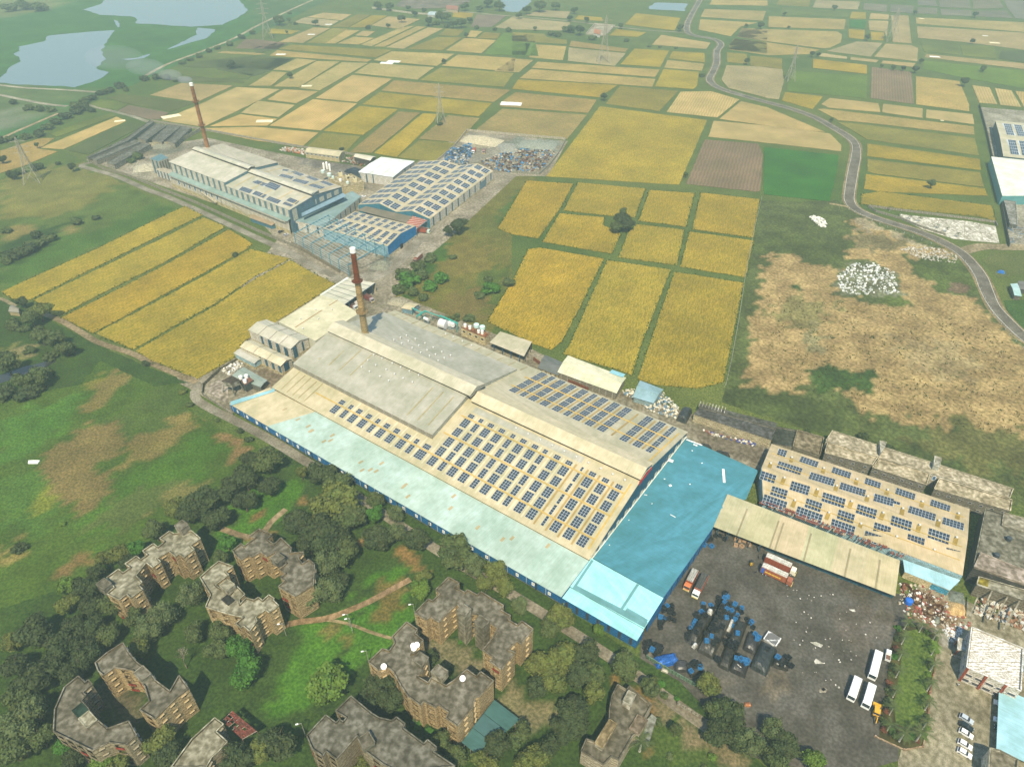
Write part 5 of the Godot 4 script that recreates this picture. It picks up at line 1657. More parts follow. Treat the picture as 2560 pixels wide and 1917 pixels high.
	bd(t,Cp,62.6,-216.1,63.7,-217.7,6.2,9,1,2.0,Ab)
	bd(t,Cp,63.9,-218,65.2,-219.8,6.2,7.8,1,2.2,Ab)
	bd(t,Cp,66.4,-221.4,67.5,-223,6.1,8.9,1,2.0,Ab)
	bd(t,Cp,67.7,-223.3,69,-225.1,6.1,7.7,1,2.2,Ab)
	bd(t,Cp,70.1,-226.8,71.3,-228.4,6,8.8,1,2.0,Ab)
	bd(t,Cp,71.5,-228.7,72.8,-230.5,6,7.7,1,2.2,Ab)
	bd(t,Cp,73.9,-232.1,75.1,-233.8,6,8.8,1,2.0,Ab)
	bd(t,Cp,75.3,-234,76.5,-235.8,5.9,7.6,1,2.2,Ab)
	sp(t,"flashing",[28.2,7.3,-167,77.4,6.5,-236.7],.35,Ac,.0)
	var gs:=G()
	gs.obox(W(50.6,16.9,-198.7),Basis(Vector3.UP,.96),W(.4,1,.18),Ad)
	gs.obox(W(50.9,16.9,-199),Basis(Vector3.UP,.96),W(.62,1.3,.18),Ad)
	gs.obox(W(51.1,16.9,-199.4),Basis(Vector3.UP,.96),W(.62,1,.18),Ad)
	gs.obox(W(51.4,16.9,-199.7),Basis(Vector3.UP,.96),W(.62,.8,.18),Ad)
	gs.obox(W(51.6,16.9,-200.1),Basis(Vector3.UP,.96),W(.4,1.2,.18),Ad)
	gs.obox(W(51.9,16.9,-200.4),Basis(Vector3.UP,.96),W(.62,1,.18),Ad)
	gs.obox(W(52.1,16.9,-200.8),Basis(Vector3.UP,.96),W(.62,1.3,.18),Ad)
	gs.obox(W(52.4,16.9,-201.1),Basis(Vector3.UP,.96),W(.62,1,.18),Ad)
	gs.obox(W(52.6,16.9,-201.5),Basis(Vector3.UP,.96),W(.4,.8,.18),Ad)
	gs.obox(W(52.9,16.9,-201.8),Basis(Vector3.UP,.96),W(.62,1.2,.18),Ad)
	gs.obox(W(53.1,16.9,-202.2),Basis(Vector3.UP,.96),W(.62,1,.18),Ad)
	gs.obox(W(53.3,16.9,-202.5),Basis(Vector3.UP,.96),W(.62,1.3,.18),Ad)
	gs.obox(W(53.6,16.8,-202.9),Basis(Vector3.UP,.96),W(.4,1,.18),Ad)
	gs.obox(W(53.8,16.8,-203.2),Basis(Vector3.UP,.96),W(.62,.8,.18),Ad)
	gs.obox(W(54.1,16.8,-203.6),Basis(Vector3.UP,.96),W(.62,1.2,.18),Ad)
	gs.obox(W(54.3,16.8,-203.9),Basis(Vector3.UP,.96),W(.62,1,.18),Ad)
	gs.obox(W(54.6,16.8,-204.3),Basis(Vector3.UP,.96),W(.4,1.3,.18),Ad)
	gs.obox(W(54.8,16.8,-204.6),Basis(Vector3.UP,.96),W(.62,1,.18),Ad)
	gs.obox(W(55.1,16.8,-205),Basis(Vector3.UP,.96),W(.62,.8,.18),Ad)
	gs.obox(W(55.3,16.8,-205.3),Basis(Vector3.UP,.96),W(.62,1.2,.18),Ad)
	gs.obox(W(55.6,16.8,-205.7),Basis(Vector3.UP,.96),W(.4,1,.18),Ad)
	gs.obox(W(55.8,16.8,-206),Basis(Vector3.UP,.96),W(.62,1.3,.18),Ad)
	gs.obox(W(50.1,17,-197.9),Basis(Vector3.UP,.96),W(1.7,1.9,.2),Ad)
	obj("red_sign",gs,"paint",t)
	tables(t,W(-114.3,9,-269.7),W(.8113,0,.5846),W(.5765,0,-.8171),[38,2.5,7,3.5,3,4,38,8,10.5,2.8,3,2,43.8,2.5,7,2.5,2,4,43.8,8,10.5,2,2,2,49.2,2.5,7,3.5,3,4,49.2,8,10.5,2.8,3,2,55.2,2.5,7,3.5,3,4,55.2,8,10.5,2.8,3,2,60.8,2.5,7,2.5,2,4,60.8,8,10.5,2,2,2,66.3,2.5,7,3.5,3,4,66.3,8,10.5,2.8,3,2,72.2,2.5,7,3.5,3,4,72.2,8,10.5,2.8,3,2,78.4,2.5,7,3.5,3,4,78.4,8,10.5,2.8,3,2,83.8,2.5,7,2.5,2,4,83.8,8,10.5,2,2,2,89.7,2.5,7,4.4,4,4,89.7,8,10.5,3.5,4,2,96.5,30.5,32.5,2.8,3,2,96.5,24.9,29.3,3.5,3,4,96.5,19.5,23.8,3.5,3,4,96.5,13.4,18.1,3.5,3,4,96.5,8,12.6,3.5,3,4,96.5,2.5,7,3.5,3,4,101.9,30.5,32.5,2,2,2,101.9,24.9,29.3,2.5,2,4,101.9,19.5,23.8,2.5,2,4,101.9,13.4,18.1,2.5,2,4,101.9,8,12.6,2.5,2,4,101.9,2.5,7,2.5,2,4,107.3,30.5,32.5,2.8,3,2,107.3,24.9,29.3,3.5,3,4,107.3,19.5,23.8,3.5,3,4,107.3,13.4,18.1,3.5,3,4,107.3,8,12.6,3.5,3,4,107.3,2.5,7,3.5,3,4,113.2,30.5,32.5,2.8,3,2,113.2,24.9,29.3,3.5,3,4,113.2,19.5,23.8,3.5,3,4,113.2,13.4,18.1,3.5,3,4,113.2,8,12.6,3.5,3,4,113.2,2.5,7,3.5,3,4,119,30.5,32.5,2,2,2,119,24.9,29.3,2.5,2,4,119,19.5,23.8,2.5,2,4,119,13.4,18.1,2.5,2,4,119,8,12.6,2.5,2,4,119,2.5,7,2.5,2,4,124.4,30.5,32.5,2.8,3,2,124.4,24.9,29.3,3.5,3,4,124.4,19.5,23.8,3.5,3,4,124.4,13.4,18.1,3.5,3,4,124.4,8,12.6,3.5,3,4,124.4,2.5,7,3.5,3,4,130.3,30.5,32.5,2.8,3,2,130.3,24.9,29.3,3.5,3,4,130.3,19.5,23.8,3.5,3,4,130.3,13.4,18.1,3.5,3,4,130.3,8,12.6,3.5,3,4,130.3,2.5,7,3.5,3,4,135.4,30.5,32.5,2,2,2,135.4,24.9,29.3,2.5,2,4,135.4,19.5,23.8,2.5,2,4,135.4,13.4,18.1,2.5,2,4,135.4,8,12.6,2.5,2,4,135.4,2.5,7,2.5,2,4,141.2,30.5,32.5,2.8,3,2,141.2,24.9,29.3,3.5,3,4,141.2,19.5,23.8,3.5,3,4,141.2,13.4,18.1,3.5,3,4,141.2,8,12.6,3.5,3,4,141.2,2.5,7,3.5,3,4,146.9,30.5,32.5,2.8,3,2,146.9,24.9,29.3,3.5,3,4,146.9,19.5,23.8,3.5,3,4,146.9,13.4,18.1,3.5,3,4,146.9,8,12.6,3.5,3,4,146.9,2.5,7,3.5,3,4,153,30.5,32.5,1,1,2,153,24.9,29.3,1.3,1,4,153,19.5,23.8,1.3,1,4,153,13.4,18.1,1.3,1,4,153,8,12.6,1.3,1,4,153,2.5,7,1.3,1,4,157.9,30.5,32.5,2.8,3,2,157.9,24.9,29.3,3.5,3,4,157.9,19.5,23.8,3.5,3,4,157.9,13.4,18.1,3.5,3,4,157.9,8,12.6,3.5,3,4,157.9,2.5,7,3.5,3,4,163.8,30.5,32.5,2.8,3,2,163.8,24.9,29.3,3.5,3,4,163.8,19.5,23.8,3.5,3,4,163.8,13.4,18.1,3.5,3,4,163.8,8,12.6,3.5,3,4,163.8,2.5,7,3.5,3,4,169.8,30.5,32.5,2.8,3,2,169.8,24.9,29.3,3.5,3,4,169.8,19.5,23.8,3.5,3,4,169.8,13.4,18.1,3.5,3,4,169.8,8,12.6,3.5,3,4,169.8,2.5,7,3.5,3,4,169.7,56.7,62.1,2.5,2,3,169.7,62.3,67.6,2.5,2,3,169.7,68,73.3,2.5,2,3,169.7,73.9,79.2,2.5,2,3,169.7,79.5,84.8,2.5,2,3,164,56.7,62.1,3.5,3,3,164,62.3,67.6,3.5,3,3,164,68,73.3,3.5,3,3,164,73.9,79.2,3.5,3,3,164,79.5,84.8,3.5,3,3,157.8,56.7,62.1,3.5,3,3,157.8,62.3,67.6,3.5,3,3,157.8,68,73.3,3.5,3,3,157.8,73.9,79.2,3.5,3,3,157.8,79.5,84.8,3.5,3,3,146.9,56.7,62.1,3.5,3,3,146.9,62.3,67.6,3.5,3,3,146.9,68,73.3,3.5,3,3,146.9,73.9,79.2,3.5,3,3,146.9,79.5,84.8,3.5,3,3,140.7,56.7,62.1,3.5,3,3,140.7,62.3,67.6,3.5,3,3,140.7,68,73.3,3.5,3,3,140.7,73.9,79.2,3.5,3,3,140.7,79.5,84.8,3.5,3,3,134.6,56.7,62.1,3.5,3,3,134.6,62.3,67.6,3.5,3,3,134.6,68,73.3,3.5,3,3,134.6,73.9,79.2,3.5,3,3,134.6,79.5,84.8,3.5,3,3,129.3,56.7,62.1,2.5,2,3,129.3,62.3,67.6,2.5,2,3,129.3,68,73.3,2.5,2,3,129.3,73.9,79.2,2.5,2,3,129.3,79.5,84.8,2.5,2,3,123.7,56.7,62.1,3.5,3,3,123.7,62.3,67.6,3.5,3,3,123.7,68,73.3,3.5,3,3,123.7,73.9,79.2,3.5,3,3,123.7,79.5,84.8,3.5,3,3,117.2,56.7,62.1,3.5,3,3,117.2,62.3,67.6,3.5,3,3,117.2,68,73.3,3.5,3,3,117.2,73.9,79.2,3.5,3,3,117.2,79.5,84.8,3.5,3,3,111,56.7,62.1,3.5,3,3,111,62.3,67.6,3.5,3,3,111,68,73.3,3.5,3,3,111,73.9,79.2,3.5,3,3,111,79.5,84.8,3.5,3,3,105.7,56.7,62.1,2.5,2,3,105.7,62.3,67.6,2.5,2,3,105.7,68,73.3,2.5,2,3,105.7,73.9,79.2,2.5,2,3,105.7,79.5,84.8,2.5,2,3,100.3,56.7,62.1,3.5,3,3,100.3,62.3,67.6,3.5,3,3,100.3,68,73.3,3.5,3,3,100.3,73.9,79.2,3.5,3,3,100.3,79.5,84.8,3.5,3,3])
	sp(t,"walkway",[-22.3,15.8,-240.2,43.6,15.8,-192.7,-29.5,13.3,-231.7,37.2,13.3,-183.7,-92.2,10.7,-263,30.7,10.7,-174.4,-.4,14.3,-264.2,62.2,14.3,-219.1,6.2,11.7,-274,68.8,11.7,-228.4,28,9.7,-170.9,46.3,16.9,-196.9,55.7,16.8,-210.3,73.1,9.9,-234.9],.7,K(.62,.42,.13),.1)
	sp(t,De,[8.2,9.3,-183.3,26,16.4,-208.6,12.6,9.3,-180.1,30.5,16.4,-205.4,17,9.3,-176.9,34.9,16.4,-202.2,21.9,9.3,-173.4,39.8,16.4,-198.7,54.1,15.4,-218.9,69.1,9.5,-240.2,49.2,15.4,-222.3,64.3,9.5,-243.7,42.3,15.4,-227.4,57.3,9.5,-248.7,35.3,15.4,-232.4,50.4,9.5,-253.7,30.4,15.4,-235.9,45.4,9.5,-257.3,25.7,15.4,-239.3,40.8,9.5,-260.6,21.2,15.4,-242.5,36.3,9.5,-263.8,16.4,15.4,-246,31.4,9.5,-267.4,11.2,15.4,-249.7,26.3,9.5,-271,6.5,15.4,-253.1,21.6,9.5,-274,2.2,15.4,-256.2,17.2,9.5,-278],.8,K(.42,.29,.11),.03,"sheet",.05)
	sp(t,De,[-80.3,9.3,-247,-73.6,12,-256.5,-75.7,9.3,-243.7,-69.1,12,-253.2,-71.1,9.3,-240.4,-64.4,12,-249.9,-66.4,9.3,-237,-59.7,12,-246.5,-61.9,9.3,-233.8,-55.2,12,-243.2,-57.3,9.3,-230.4,-50.6,12,-239.9,-52.4,9.3,-226.9,-45.7,12,-236.4,-47.6,9.3,-223.5,-41,12,-233,-43,9.3,-220.2,-36.4,12,-229.7,-37.9,9.3,-216.5,-31.2,12,-226,-33,9.3,-212.9,-15.1,16.4,-238.2,-28.6,9.3,-209.8,-10.7,16.4,-235.1,-24,9.3,-206.5,-6.1,16.4,-231.8,-19.3,9.3,-203,-1.4,16.4,-228.4,-14.7,9.3,-199.8,3.1,16.4,-225.1,-10.1,9.3,-196.5,7.7,16.4,-221.8,-5.7,9.3,-193.2,12.2,16.4,-218.6,-1.3,9.3,-190.1,16.6,16.4,-215.4,3.4,9.3,-186.7,21.3,16.4,-212],.75,K(.66,.6,.43),.03,"sheet",.05)
	sp(t,De,[-109.7,9.2,-267.6,-102.7,12,-278,-106.5,9.2,-265.2,-99.5,12,-275,-103.2,9.2,-262.9,-96.2,12,-273,-100,9.2,-260.6,-93,12,-270,-96.7,9.2,-258.2,-89.7,12,-268.1,-36.4,15.3,-234,-26,19.4,-248.7,-41.3,15.3,-237.5,-30.9,19.4,-252.2,-46.2,15.3,-241,-35.8,19.4,-255.7,-66.1,10.7,-331,-62.5,9.2,-336,-60.3,10.7,-327,-56.6,9.2,-332,-54.4,10.7,-323,-50.8,9.2,-328,-48.6,10.7,-318,-45,9.2,-324,-42.8,10.7,-314,-39.1,9.2,-319,-36.9,10.7,-310,-33.3,9.2,-315,-31.1,10.7,-306,-27.4,9.2,-311,-25.2,10.7,-302,-21.6,9.2,-307,-19.4,10.7,-297,-15.7,9.2,-303,-13.5,10.7,-293,-9.9,9.2,-298,-7.7,10.7,-289,-4.1,9.2,-294,-1.9,10.7,-285,1.8,9.2,-290,4,10.7,-281,7.6,9.2,-286,-93.8,16.4,-282,-85.1,19.8,-294,-87.9,16.4,-277,-79.3,19.8,-290,-82.1,16.4,-273,-73.4,19.8,-285,-76.2,16.4,-268.9,-67.6,19.8,-281],.55,K(.4,.33,.18),.03,"sheet",.05)
	vents(t,[1.7,17.1,-229.4,6.8,17,-225.8,11.8,17,-222.1,16.6,17,-218.6,21.4,17,-215.1,26.1,17,-211.7,30.7,17,-208.3,35.3,17,-205,39.7,17,-201.8,44.1,17,-198.6,-71.3,17.8,-273,-66.9,17.8,-269.3,-61.4,17.8,-265.4,-56.9,17.8,-262.1,-68.8,18.9,-277,-64.4,18.9,-273,-59,18.9,-269.4,-54.6,18.8,-266,-50.2,18.8,-262.7,-45.6,18.8,-259.7,-66.3,19.9,-280,-61.9,19.9,-277,-56.5,19.9,-273,-52.1,19.9,-269.9,-47.7,19.9,-266.8,-43.1,19.9,-263.6,-58.8,18.5,-295,-56.2,17.2,-299,-53.7,15.9,-303,-54.5,18.5,-292,-51.8,17.2,-296,-48.9,15.8,-300,-48.9,18.5,-288,-46.2,17.2,-292,-43.6,15.9,-296,-44.3,18.5,-284,-41.7,17.2,-288,-39.1,16,-292,-39.8,18.6,-281,-37.2,17.4,-284,-34.5,16.1,-288,-35.3,18.6,-277,-32.7,17.4,-281,-30,16.1,-285,-34.9,9.7,-314,-30.8,9.8,-311,-25.8,9.8,-307,-20.8,9.8,-303])
func lean_to() -> void:
	rng.seed=53
	var t:=thing("lean_to_shed","very long low blue-walled lean-to with weathered pale blue roof",Cl,W(-51.1,0,-213.4))
	slab(t,"roof",[-134,4.7,-262.2,-116.2,8.3,-270,-90.2,8.3,-251.8,-111.3,4.7,-245.9],K(.56,.48,.32))
	slab(t,"roof",[-111.3,4.7,-245.9,-90.2,8.3,-251.8,-79,8.3,-243.8,-95,4.7,-234.2],K(.43,.55,.51))
	slab(t,"roof",[-95,4.7,-234.2,-79,8.3,-243.8,-65.7,8.3,-234.1,-81,4.7,-224.2],K(.44,.56,.52))
	slab(t,"roof",[-81,4.7,-224.2,-65.7,8.3,-234.1,-52.3,8.3,-224.5,-66.9,4.7,-214.1],K(.42,.54,.49))
	slab(t,"roof",[-66.9,4.7,-214.1,-52.3,8.3,-224.5,-38.9,8.3,-214.9,-52.9,4.7,-204],K(.43,.55,.51))
	slab(t,"roof",[-52.9,4.7,-204,-38.9,8.3,-214.9,-25.5,8.3,-205.2,-38.8,4.7,-194],K(.45,.57,.52))
	slab(t,"roof",[-38.8,4.7,-194,-25.5,8.3,-205.2,-12.2,8.3,-195.6,-24.8,4.7,-183.9],K(.45,.57,.53))
	slab(t,"roof",[-24.8,4.7,-183.9,-12.2,8.3,-195.6,1.2,8.3,-186,-10.7,4.7,-173.8],K(.41,.53,.49))
	slab(t,"roof",[-10.7,4.7,-173.8,1.2,8.3,-186,14.6,8.3,-176.3,3.3,4.7,-163.7],K(.42,.53,.49))
	slab(t,"roof",[3.3,4.7,-163.7,14.6,8.3,-176.3,27.9,8.3,-166.7,17.3,4.7,-153.7],K(.41,.53,.48))
	sp(t,"edge_sheet",[-133.1,4.8,-262,-113.3,8.3,-268.5],3.2,K(.3,.55,.64),.06)
	sp(t,"roof_patch",[-64,5.3,-215.9,-62.3,5.7,-217.1,-56,6.8,-218.4,-54.3,7.2,-219.7,-80.4,6.8,-236.3,-78.6,7.3,-237.5,-42.9,5.3,-200.7,-41.3,5.7,-202,-45.3,5.8,-205.5,-43.7,6.3,-206.8,-65.2,5.9,-220.2,-63.5,6.3,-221.4,-25,6.3,-193.4,-23.5,6.7,-194.7,-98.6,6.5,-247.7,-96.7,6.9,-248.7,-13.9,6,-183.6,-12.5,6.4,-185,-91.2,6.1,-240.2,-89.3,6.6,-241.3,12.6,7.5,-173.3,14,8,-174.8,-24.1,7.4,-198.8,-22.6,7.8,-200.2,-4.2,6.1,-177.6,-2.9,6.6,-179,-106.4,6.8,-254.7,-104.4,7.2,-255.8,-44.6,6.1,-206.4,-43,6.5,-207.6,-90.6,6.2,-240,-88.7,6.6,-241.1,-57.8,5.9,-214.7,-56.1,6.3,-215.9,-80.8,6.3,-233.6,-78.9,6.7,-234.8,-.6,6.6,-177.8,.7,7,-179.2,-83.7,5.9,-233.4,-81.9,6.3,-234.5,-60.4,5.7,-215.7,-58.7,6.2,-216.9,-92.8,6.4,-243,-90.9,6.9,-244.1],1.1,K(.46,.37,.22),.03,"sheet",.06)
	wall(t,"wall",-133.7,-262.4,17.7,-153.8,0,4.6,4.6,Az)
	wall(t,"wall",-133.7,-262.4,-116.2,-270,0,4.6,8.1,K(.06,.3,.55))
	wall(t,"wall",17.7,-153.8,27.9,-166.7,0,4.6,8.1,Az)
	wall(t,"plinth",-133.7,-262.4,17.7,-153.8,0,.7,.7,K(.42,.36,.27),"plaster")
	wr(t,-132.2,-261.3,16.2,-154.9,1.7,3.1,26,1.1,Bx,Cq,Aw)
	bd(t,"downpipe",-133.8,-262.4,17.6,-153.8,.7,4.5,22,.22,K(.62,.7,.78),.1,.2)
	bd(t,"dark_gap",-133.8,-262.4,17.6,-153.8,.1,4.4,11,.7,K(.05,.06,.08),.05,.35)
func blue_annex() -> void:
	rng.seed=66
	var t:=thing("open_shed","wide plain teal-blue sheet roof between the main shed gable and the lorry yard",Cl,W(74.9,0,-195))
	slab(t,"roof",[29.3,7.2,-169.1,53,5.5,-153,77.9,5,-185.6,87.7,5,-203.2,94.8,4.5,-200.9,104.2,4.5,-217.4,77.1,6.4,-235.8],K(.08,.27,.35))
	wall(t,"wall",53,-153,77.9,-185.6,0,5.2,4.7,Az)
	wall(t,"wall",77.1,-235.8,104.2,-217.4,0,6.1,4.2,K(.05,.22,.32))
	bd(t,"column",53,-153,77.9,-185.6,0,4.6,9,.4,K(.03,.1,.22),.2)
	sp(t,Cx,[66.7,6.6,-221.5,68.5,6.5,-220.6],1.6,Ac,.08,"paint")
	sp(t,Cx,[89.2,5.3,-217.3,87.8,5.1,-209.5],1.0,Ac,.08,"paint")
	sp(t,Cx,[79.4,6.2,-231.8,81,6.1,-230.9],.7,Ac,.08,"paint")
	sp(t,Cx,[64.6,6.3,-207.1,65,6.3,-206.1],1.1,Ac,.08,"paint")
	sp(t,Cx,[62.1,6,-191.1,63.9,5.9,-189.7],.25,Ac,.08,"paint")
	sp(t,Cx,[76.9,6.4,-234.7,83.2,6,-231.4],.6,Ac,.08,"paint")
	sp(t,Cx,[80.7,5.8,-220.6,80.9,5.8,-220.2],.6,Ac,.08,"paint")
	sp(t,Cx,[55.6,6.5,-196.5,55.8,6.5,-196.3],.5,Ac,.08,"paint")
	sp(t,Cx,[73,5.9,-207.9,73.3,5.9,-207.6],.6,Ac,.08,"paint")
	sp(t,Cx,[62.8,6.5,-210.3,63.3,6.5,-210.1],.4,Ac,.08,"paint")
	sp(t,Cx,[53.2,6.8,-201,54.4,6.7,-200.8],.25,Ac,.08,"paint")
	sp(t,Cx,[77.9,6.1,-228,78.3,6.1,-227.7],.5,Ac,.08,"paint")
	sp(t,Cx,[45.2,6.8,-187.6,45.4,6.8,-187.4],.4,Ac,.08,"paint")
	sp(t,Cx,[36.3,7,-175.1,36.5,7,-174.9],.4,Ac,.08,"paint")
	t=thing("annex","bright light-blue roofed annex at the front right end of the lean-to",Cl,W(34,0,-151))
	slab(t,"roof",[44.4,5.4,-140.6,52.5,7.4,-151.4,29,8,-168.2,20.6,6,-157.2],K(.36,.74,.8))
	slab(t,"roof",[41.6,4.3,-136.7,44.4,5.1,-140.6,20.6,5.6,-157.2,17.6,4.9,-153.2],K(.36,.74,.8))
	sp(t,De,[22.1,6.1,-157.3,45.3,5.7,-142],2.7,K(.15,.33,.36),.03,"sheet",.05)
	sp(t,De,[29.3,7.9,-167.2,22,6,-156.7,44.4,7.6,-156.9,37.7,5.9,-147.9],.9,K(.15,.33,.36),.05,"sheet",.06)
	sp(t,De,[39.1,6,-147.5,45.6,5.8,-142.9],2.0,K(.15,.33,.36),.04,"sheet",.07)
	wall(t,"wall",17.6,-153.2,41.6,-136.7,0,4.7,4.2,Az)
	wall(t,"wall",41.6,-136.7,44.4,-140.6,0,4.2,4.9,Az)
	wall(t,"wall",46,-142.8,52.5,-151.4,0,5.2,7.2,Az)
	bd(t,"louvre_bay",17.5,-153.2,41.5,-136.7,.6,4.1,7,1.1,K(.07,.09,.12),.06)
func solar_warehouse() -> void:
	rng.seed=79
	var t:=thing("warehouse","tan-roofed warehouse with scattered solar arrays right of the lorry yard",Cl,W(139.2,0,-196.5))
	slab(t,"roof",[113.3,7,-231.4,103.7,9.4,-214.1,169.9,9.4,-176.2,180.3,7,-193.3],K(.56,.44,.28))
	slab(t,"roof",[100.9,5.8,-199.1,103.7,9.4,-214.1,169.9,9.4,-176.2,162.2,5.8,-162.1],K(.56,.44,.28))
	wall(t,"wall",113.3,-231.4,103.7,-214.1,0,6.8,9.2,K(.4,.6,.7))
	wall(t,"wall",103.7,-214.1,100.9,-199.1,0,9.2,5.6,K(.4,.6,.7))
	wall(t,"wall",180.3,-193.3,169.9,-176.2,0,6.8,9.2,K(.3,.6,.7))
	wall(t,"wall",169.9,-176.2,162.2,-162.1,0,9.2,5.6,K(.3,.6,.7))
	wall(t,"wall",113.3,-231.4,180.3,-193.3,0,6.8,6.8,K(.5,.48,.4))
	wall(t,"wall",100.9,-199.1,162.2,-162.1,0,5.6,5.6,K(.4,.62,.72))
	solar(t,[115.5,7.2,-227.9,3.2,0,1.4,-2.5,.6,4.6,3,3,123.7,7.2,-223.2,6.2,0,3.7,-2.5,.6,4,6,3,134.9,7.2,-216.7,6.3,0,3.7,-2.5,.6,4.1,6,3,146.1,7.2,-210.3,5,0,3.2,-2.5,.6,4.1,5,3,156.2,7.3,-204.4,6.1,0,3.6,-2.7,.6,4.2,6,3,167.3,7.3,-198,5.9,0,3.6,-2.8,.6,4.1,6,3,112.6,8.3,-219,8.6,-.1,4.4,-2.7,.6,4.6,8,3,123.8,8.4,-212.3,8.7,-.1,4.2,-2.8,.7,4.6,8,3,134,8.4,-206.4,8.6,-.1,4.3,-2.5,.6,4.3,8,3,145.2,8.4,-200.1,6.5,-.1,2.9,-2.7,.7,4.7,6,3,151,8.4,-196.3,2.3,0,1.1,-1,.2,1.7,2,1,156.2,8.4,-193.5,8.3,0,4.5,-2.7,.6,4.1,8,3,166.6,8.4,-187.6,6.4,0,3.3,-2.6,.6,4,6,3,103.5,9,-212.5,5.2,0,2.9,-1.9,-1,3.6,4,3,113.9,9.1,-206.6,6.4,.1,3.4,-2,-1.1,3.9,6,3,124.6,9,-200.4,7.5,.1,4,-2,-1.1,3.9,7,3,135.9,9,-194,6.3,.1,3.4,-2.1,-1.1,3.8,6,3,146.7,9.1,-187.9,6.3,0,3.4,-2,-1.1,3.8,6,3,158.1,9.1,-181.6,6.2,0,3.5,-2.1,-1.1,3.8,6,3,105.9,7.7,-205.1,5.5,.1,2.8,-2,-1.1,3.9,5,3,117.6,7.7,-198.3,5.3,0,2.9,-2,-1.1,3.8,5,3,128.2,7.7,-192.3,5.3,0,2.9,-2,-1.1,3.7,5,3,139.6,7.7,-185.8,5.2,0,2.8,-2,-1.1,3.8,5,3,149.8,7.7,-180,5.2,.1,2.7,-2,-1.1,3.9,5,3,161.1,7.7,-173.4,4.3,.1,2,-2,-1.1,3.9,4,3,102,6.5,-201.7,7.9,0,4.5,-2,-1.1,3.8,7,3,113.3,6.5,-195.2,8.4,0,4.8,-2,-1,3.6,7,3,124.6,6.5,-188.6,7.5,0,4.2,-2,-1,3.7,7,3,135.1,6.5,-182.6,8.3,0,4.5,-2.1,-1.1,3.8,8,3,146.3,6.5,-176.3,8.3,0,4.8,-2,-1,3.7,8,3,156.8,6.5,-170.3,6.2,0,3.6,-2,-1,3.7,6,3])
	sp(t,De,[118.8,7.7,-221.4,117.4,8.1,-218.5,130.1,7.7,-214.9,128.5,8.1,-211.9,141.4,7.7,-208.4,139.6,8.2,-205.3,151.5,7.7,-202.4,149.7,8.1,-199.7,162.5,7.8,-195.9,160.6,8.2,-192.9,173.7,7.7,-189.7,171.7,8.2,-186.8,108.2,8.9,-216.6,106.9,9.2,-214.1,131,8.9,-203.5,129.4,9.2,-200.8,141.2,8.9,-197.7,139.6,9.2,-195,152.3,8.9,-191.2,150.3,9.4,-187.9,163.4,8.9,-185,161.3,9.3,-182,111.2,9,-208,109.6,8.2,-205.4,122.5,9,-201.4,120.9,8.2,-198.8,133.7,9,-194.9,132.1,8.2,-192.4,143.7,8.9,-189,142,8.2,-186.5,154.9,9,-182.7,153.3,8.2,-180.2,165.9,9,-176.6,164.2,8.2,-174,112.7,6.9,-197.4,111.1,6.2,-194.9,123.9,6.9,-190.9,122.2,6.1,-188.4,134.2,6.9,-185.2,132.5,6.1,-182.6,145.2,6.9,-178.8,143.5,6.1,-176.2,156.4,6.9,-172.5,154.8,6.2,-170.1],1.5,K(.36,.24,.06),.05,"sheet",.08)
	vents(t,[118.8,7.7,-221.4,130.1,7.7,-214.9,141.4,7.7,-208.4,151.5,7.7,-202.4,162.5,7.8,-195.9,173.7,7.7,-189.7,108.2,8.9,-216.6,131,8.9,-203.5,141.2,8.9,-197.7,152.3,8.9,-191.2,163.4,8.9,-185,111.2,9,-208,122.5,9,-201.4,133.7,9,-194.9,143.7,8.9,-189,154.9,9,-182.7,165.9,9,-176.6,112.7,6.9,-197.4,123.9,6.9,-190.9,134.2,6.9,-185.2,145.2,6.9,-178.8,156.4,6.9,-172.5])
	sp(t,"walkway",[111.1,7.9,-224.4,175.2,7.9,-187.9,107.7,8.7,-218.2,171.5,8.7,-181.7,103.2,7.1,-203.7,163.7,7.1,-167.9,104.2,8.4,-209.1,166.5,8.4,-173],.35,K(.6,.42,.14),.06)
	t=thing("loading_canopy","long tan canopy roof with rust-red band along the front of the solar warehouse",Cl,W(111,0,-178.3))
	slab(t,"roof",[78.2,4.3,-186.5,87.5,5.4,-202.8,96.8,5.4,-197.2,87.7,4.3,-181.2],K(.51,.46,.3))
	slab(t,"roof",[87.7,4.3,-181.2,96.8,5.4,-197.2,106,5.4,-191.6,97.2,4.3,-175.8],K(.54,.48,.3))
	slab(t,"roof",[97.2,4.3,-175.8,106,5.4,-191.6,115.2,5.4,-186,106.7,4.3,-170.5],K(.57,.46,.3))
	slab(t,"roof",[106.7,4.3,-170.5,115.2,5.4,-186,124.4,5.4,-180.4,116.2,4.3,-165.2],K(.51,.48,.3))
	slab(t,"roof",[116.2,4.3,-165.2,124.4,5.4,-180.4,133.7,5.4,-174.8,125.7,4.3,-159.9],K(.54,.46,.3))
	slab(t,"roof",[125.7,4.3,-159.9,133.7,5.4,-174.8,142.9,5.4,-169.2,135.2,4.3,-154.5],K(.57,.48,.3))
	sp(t,De,[86.2,4.3,-182,93.5,5.2,-194.9,97,4.3,-175.9,104.1,5.2,-188.6,98.8,4.3,-175,105.7,5.2,-187.6,107.9,4.3,-169.9,114.6,5.2,-182.2,120.4,4.3,-162.8,126.9,5.2,-174.9,129.5,4.3,-157.7,135.8,5.2,-169.6],.6,K(.33,.28,.17),.03,"sheet",.05)
	var gr:=G()
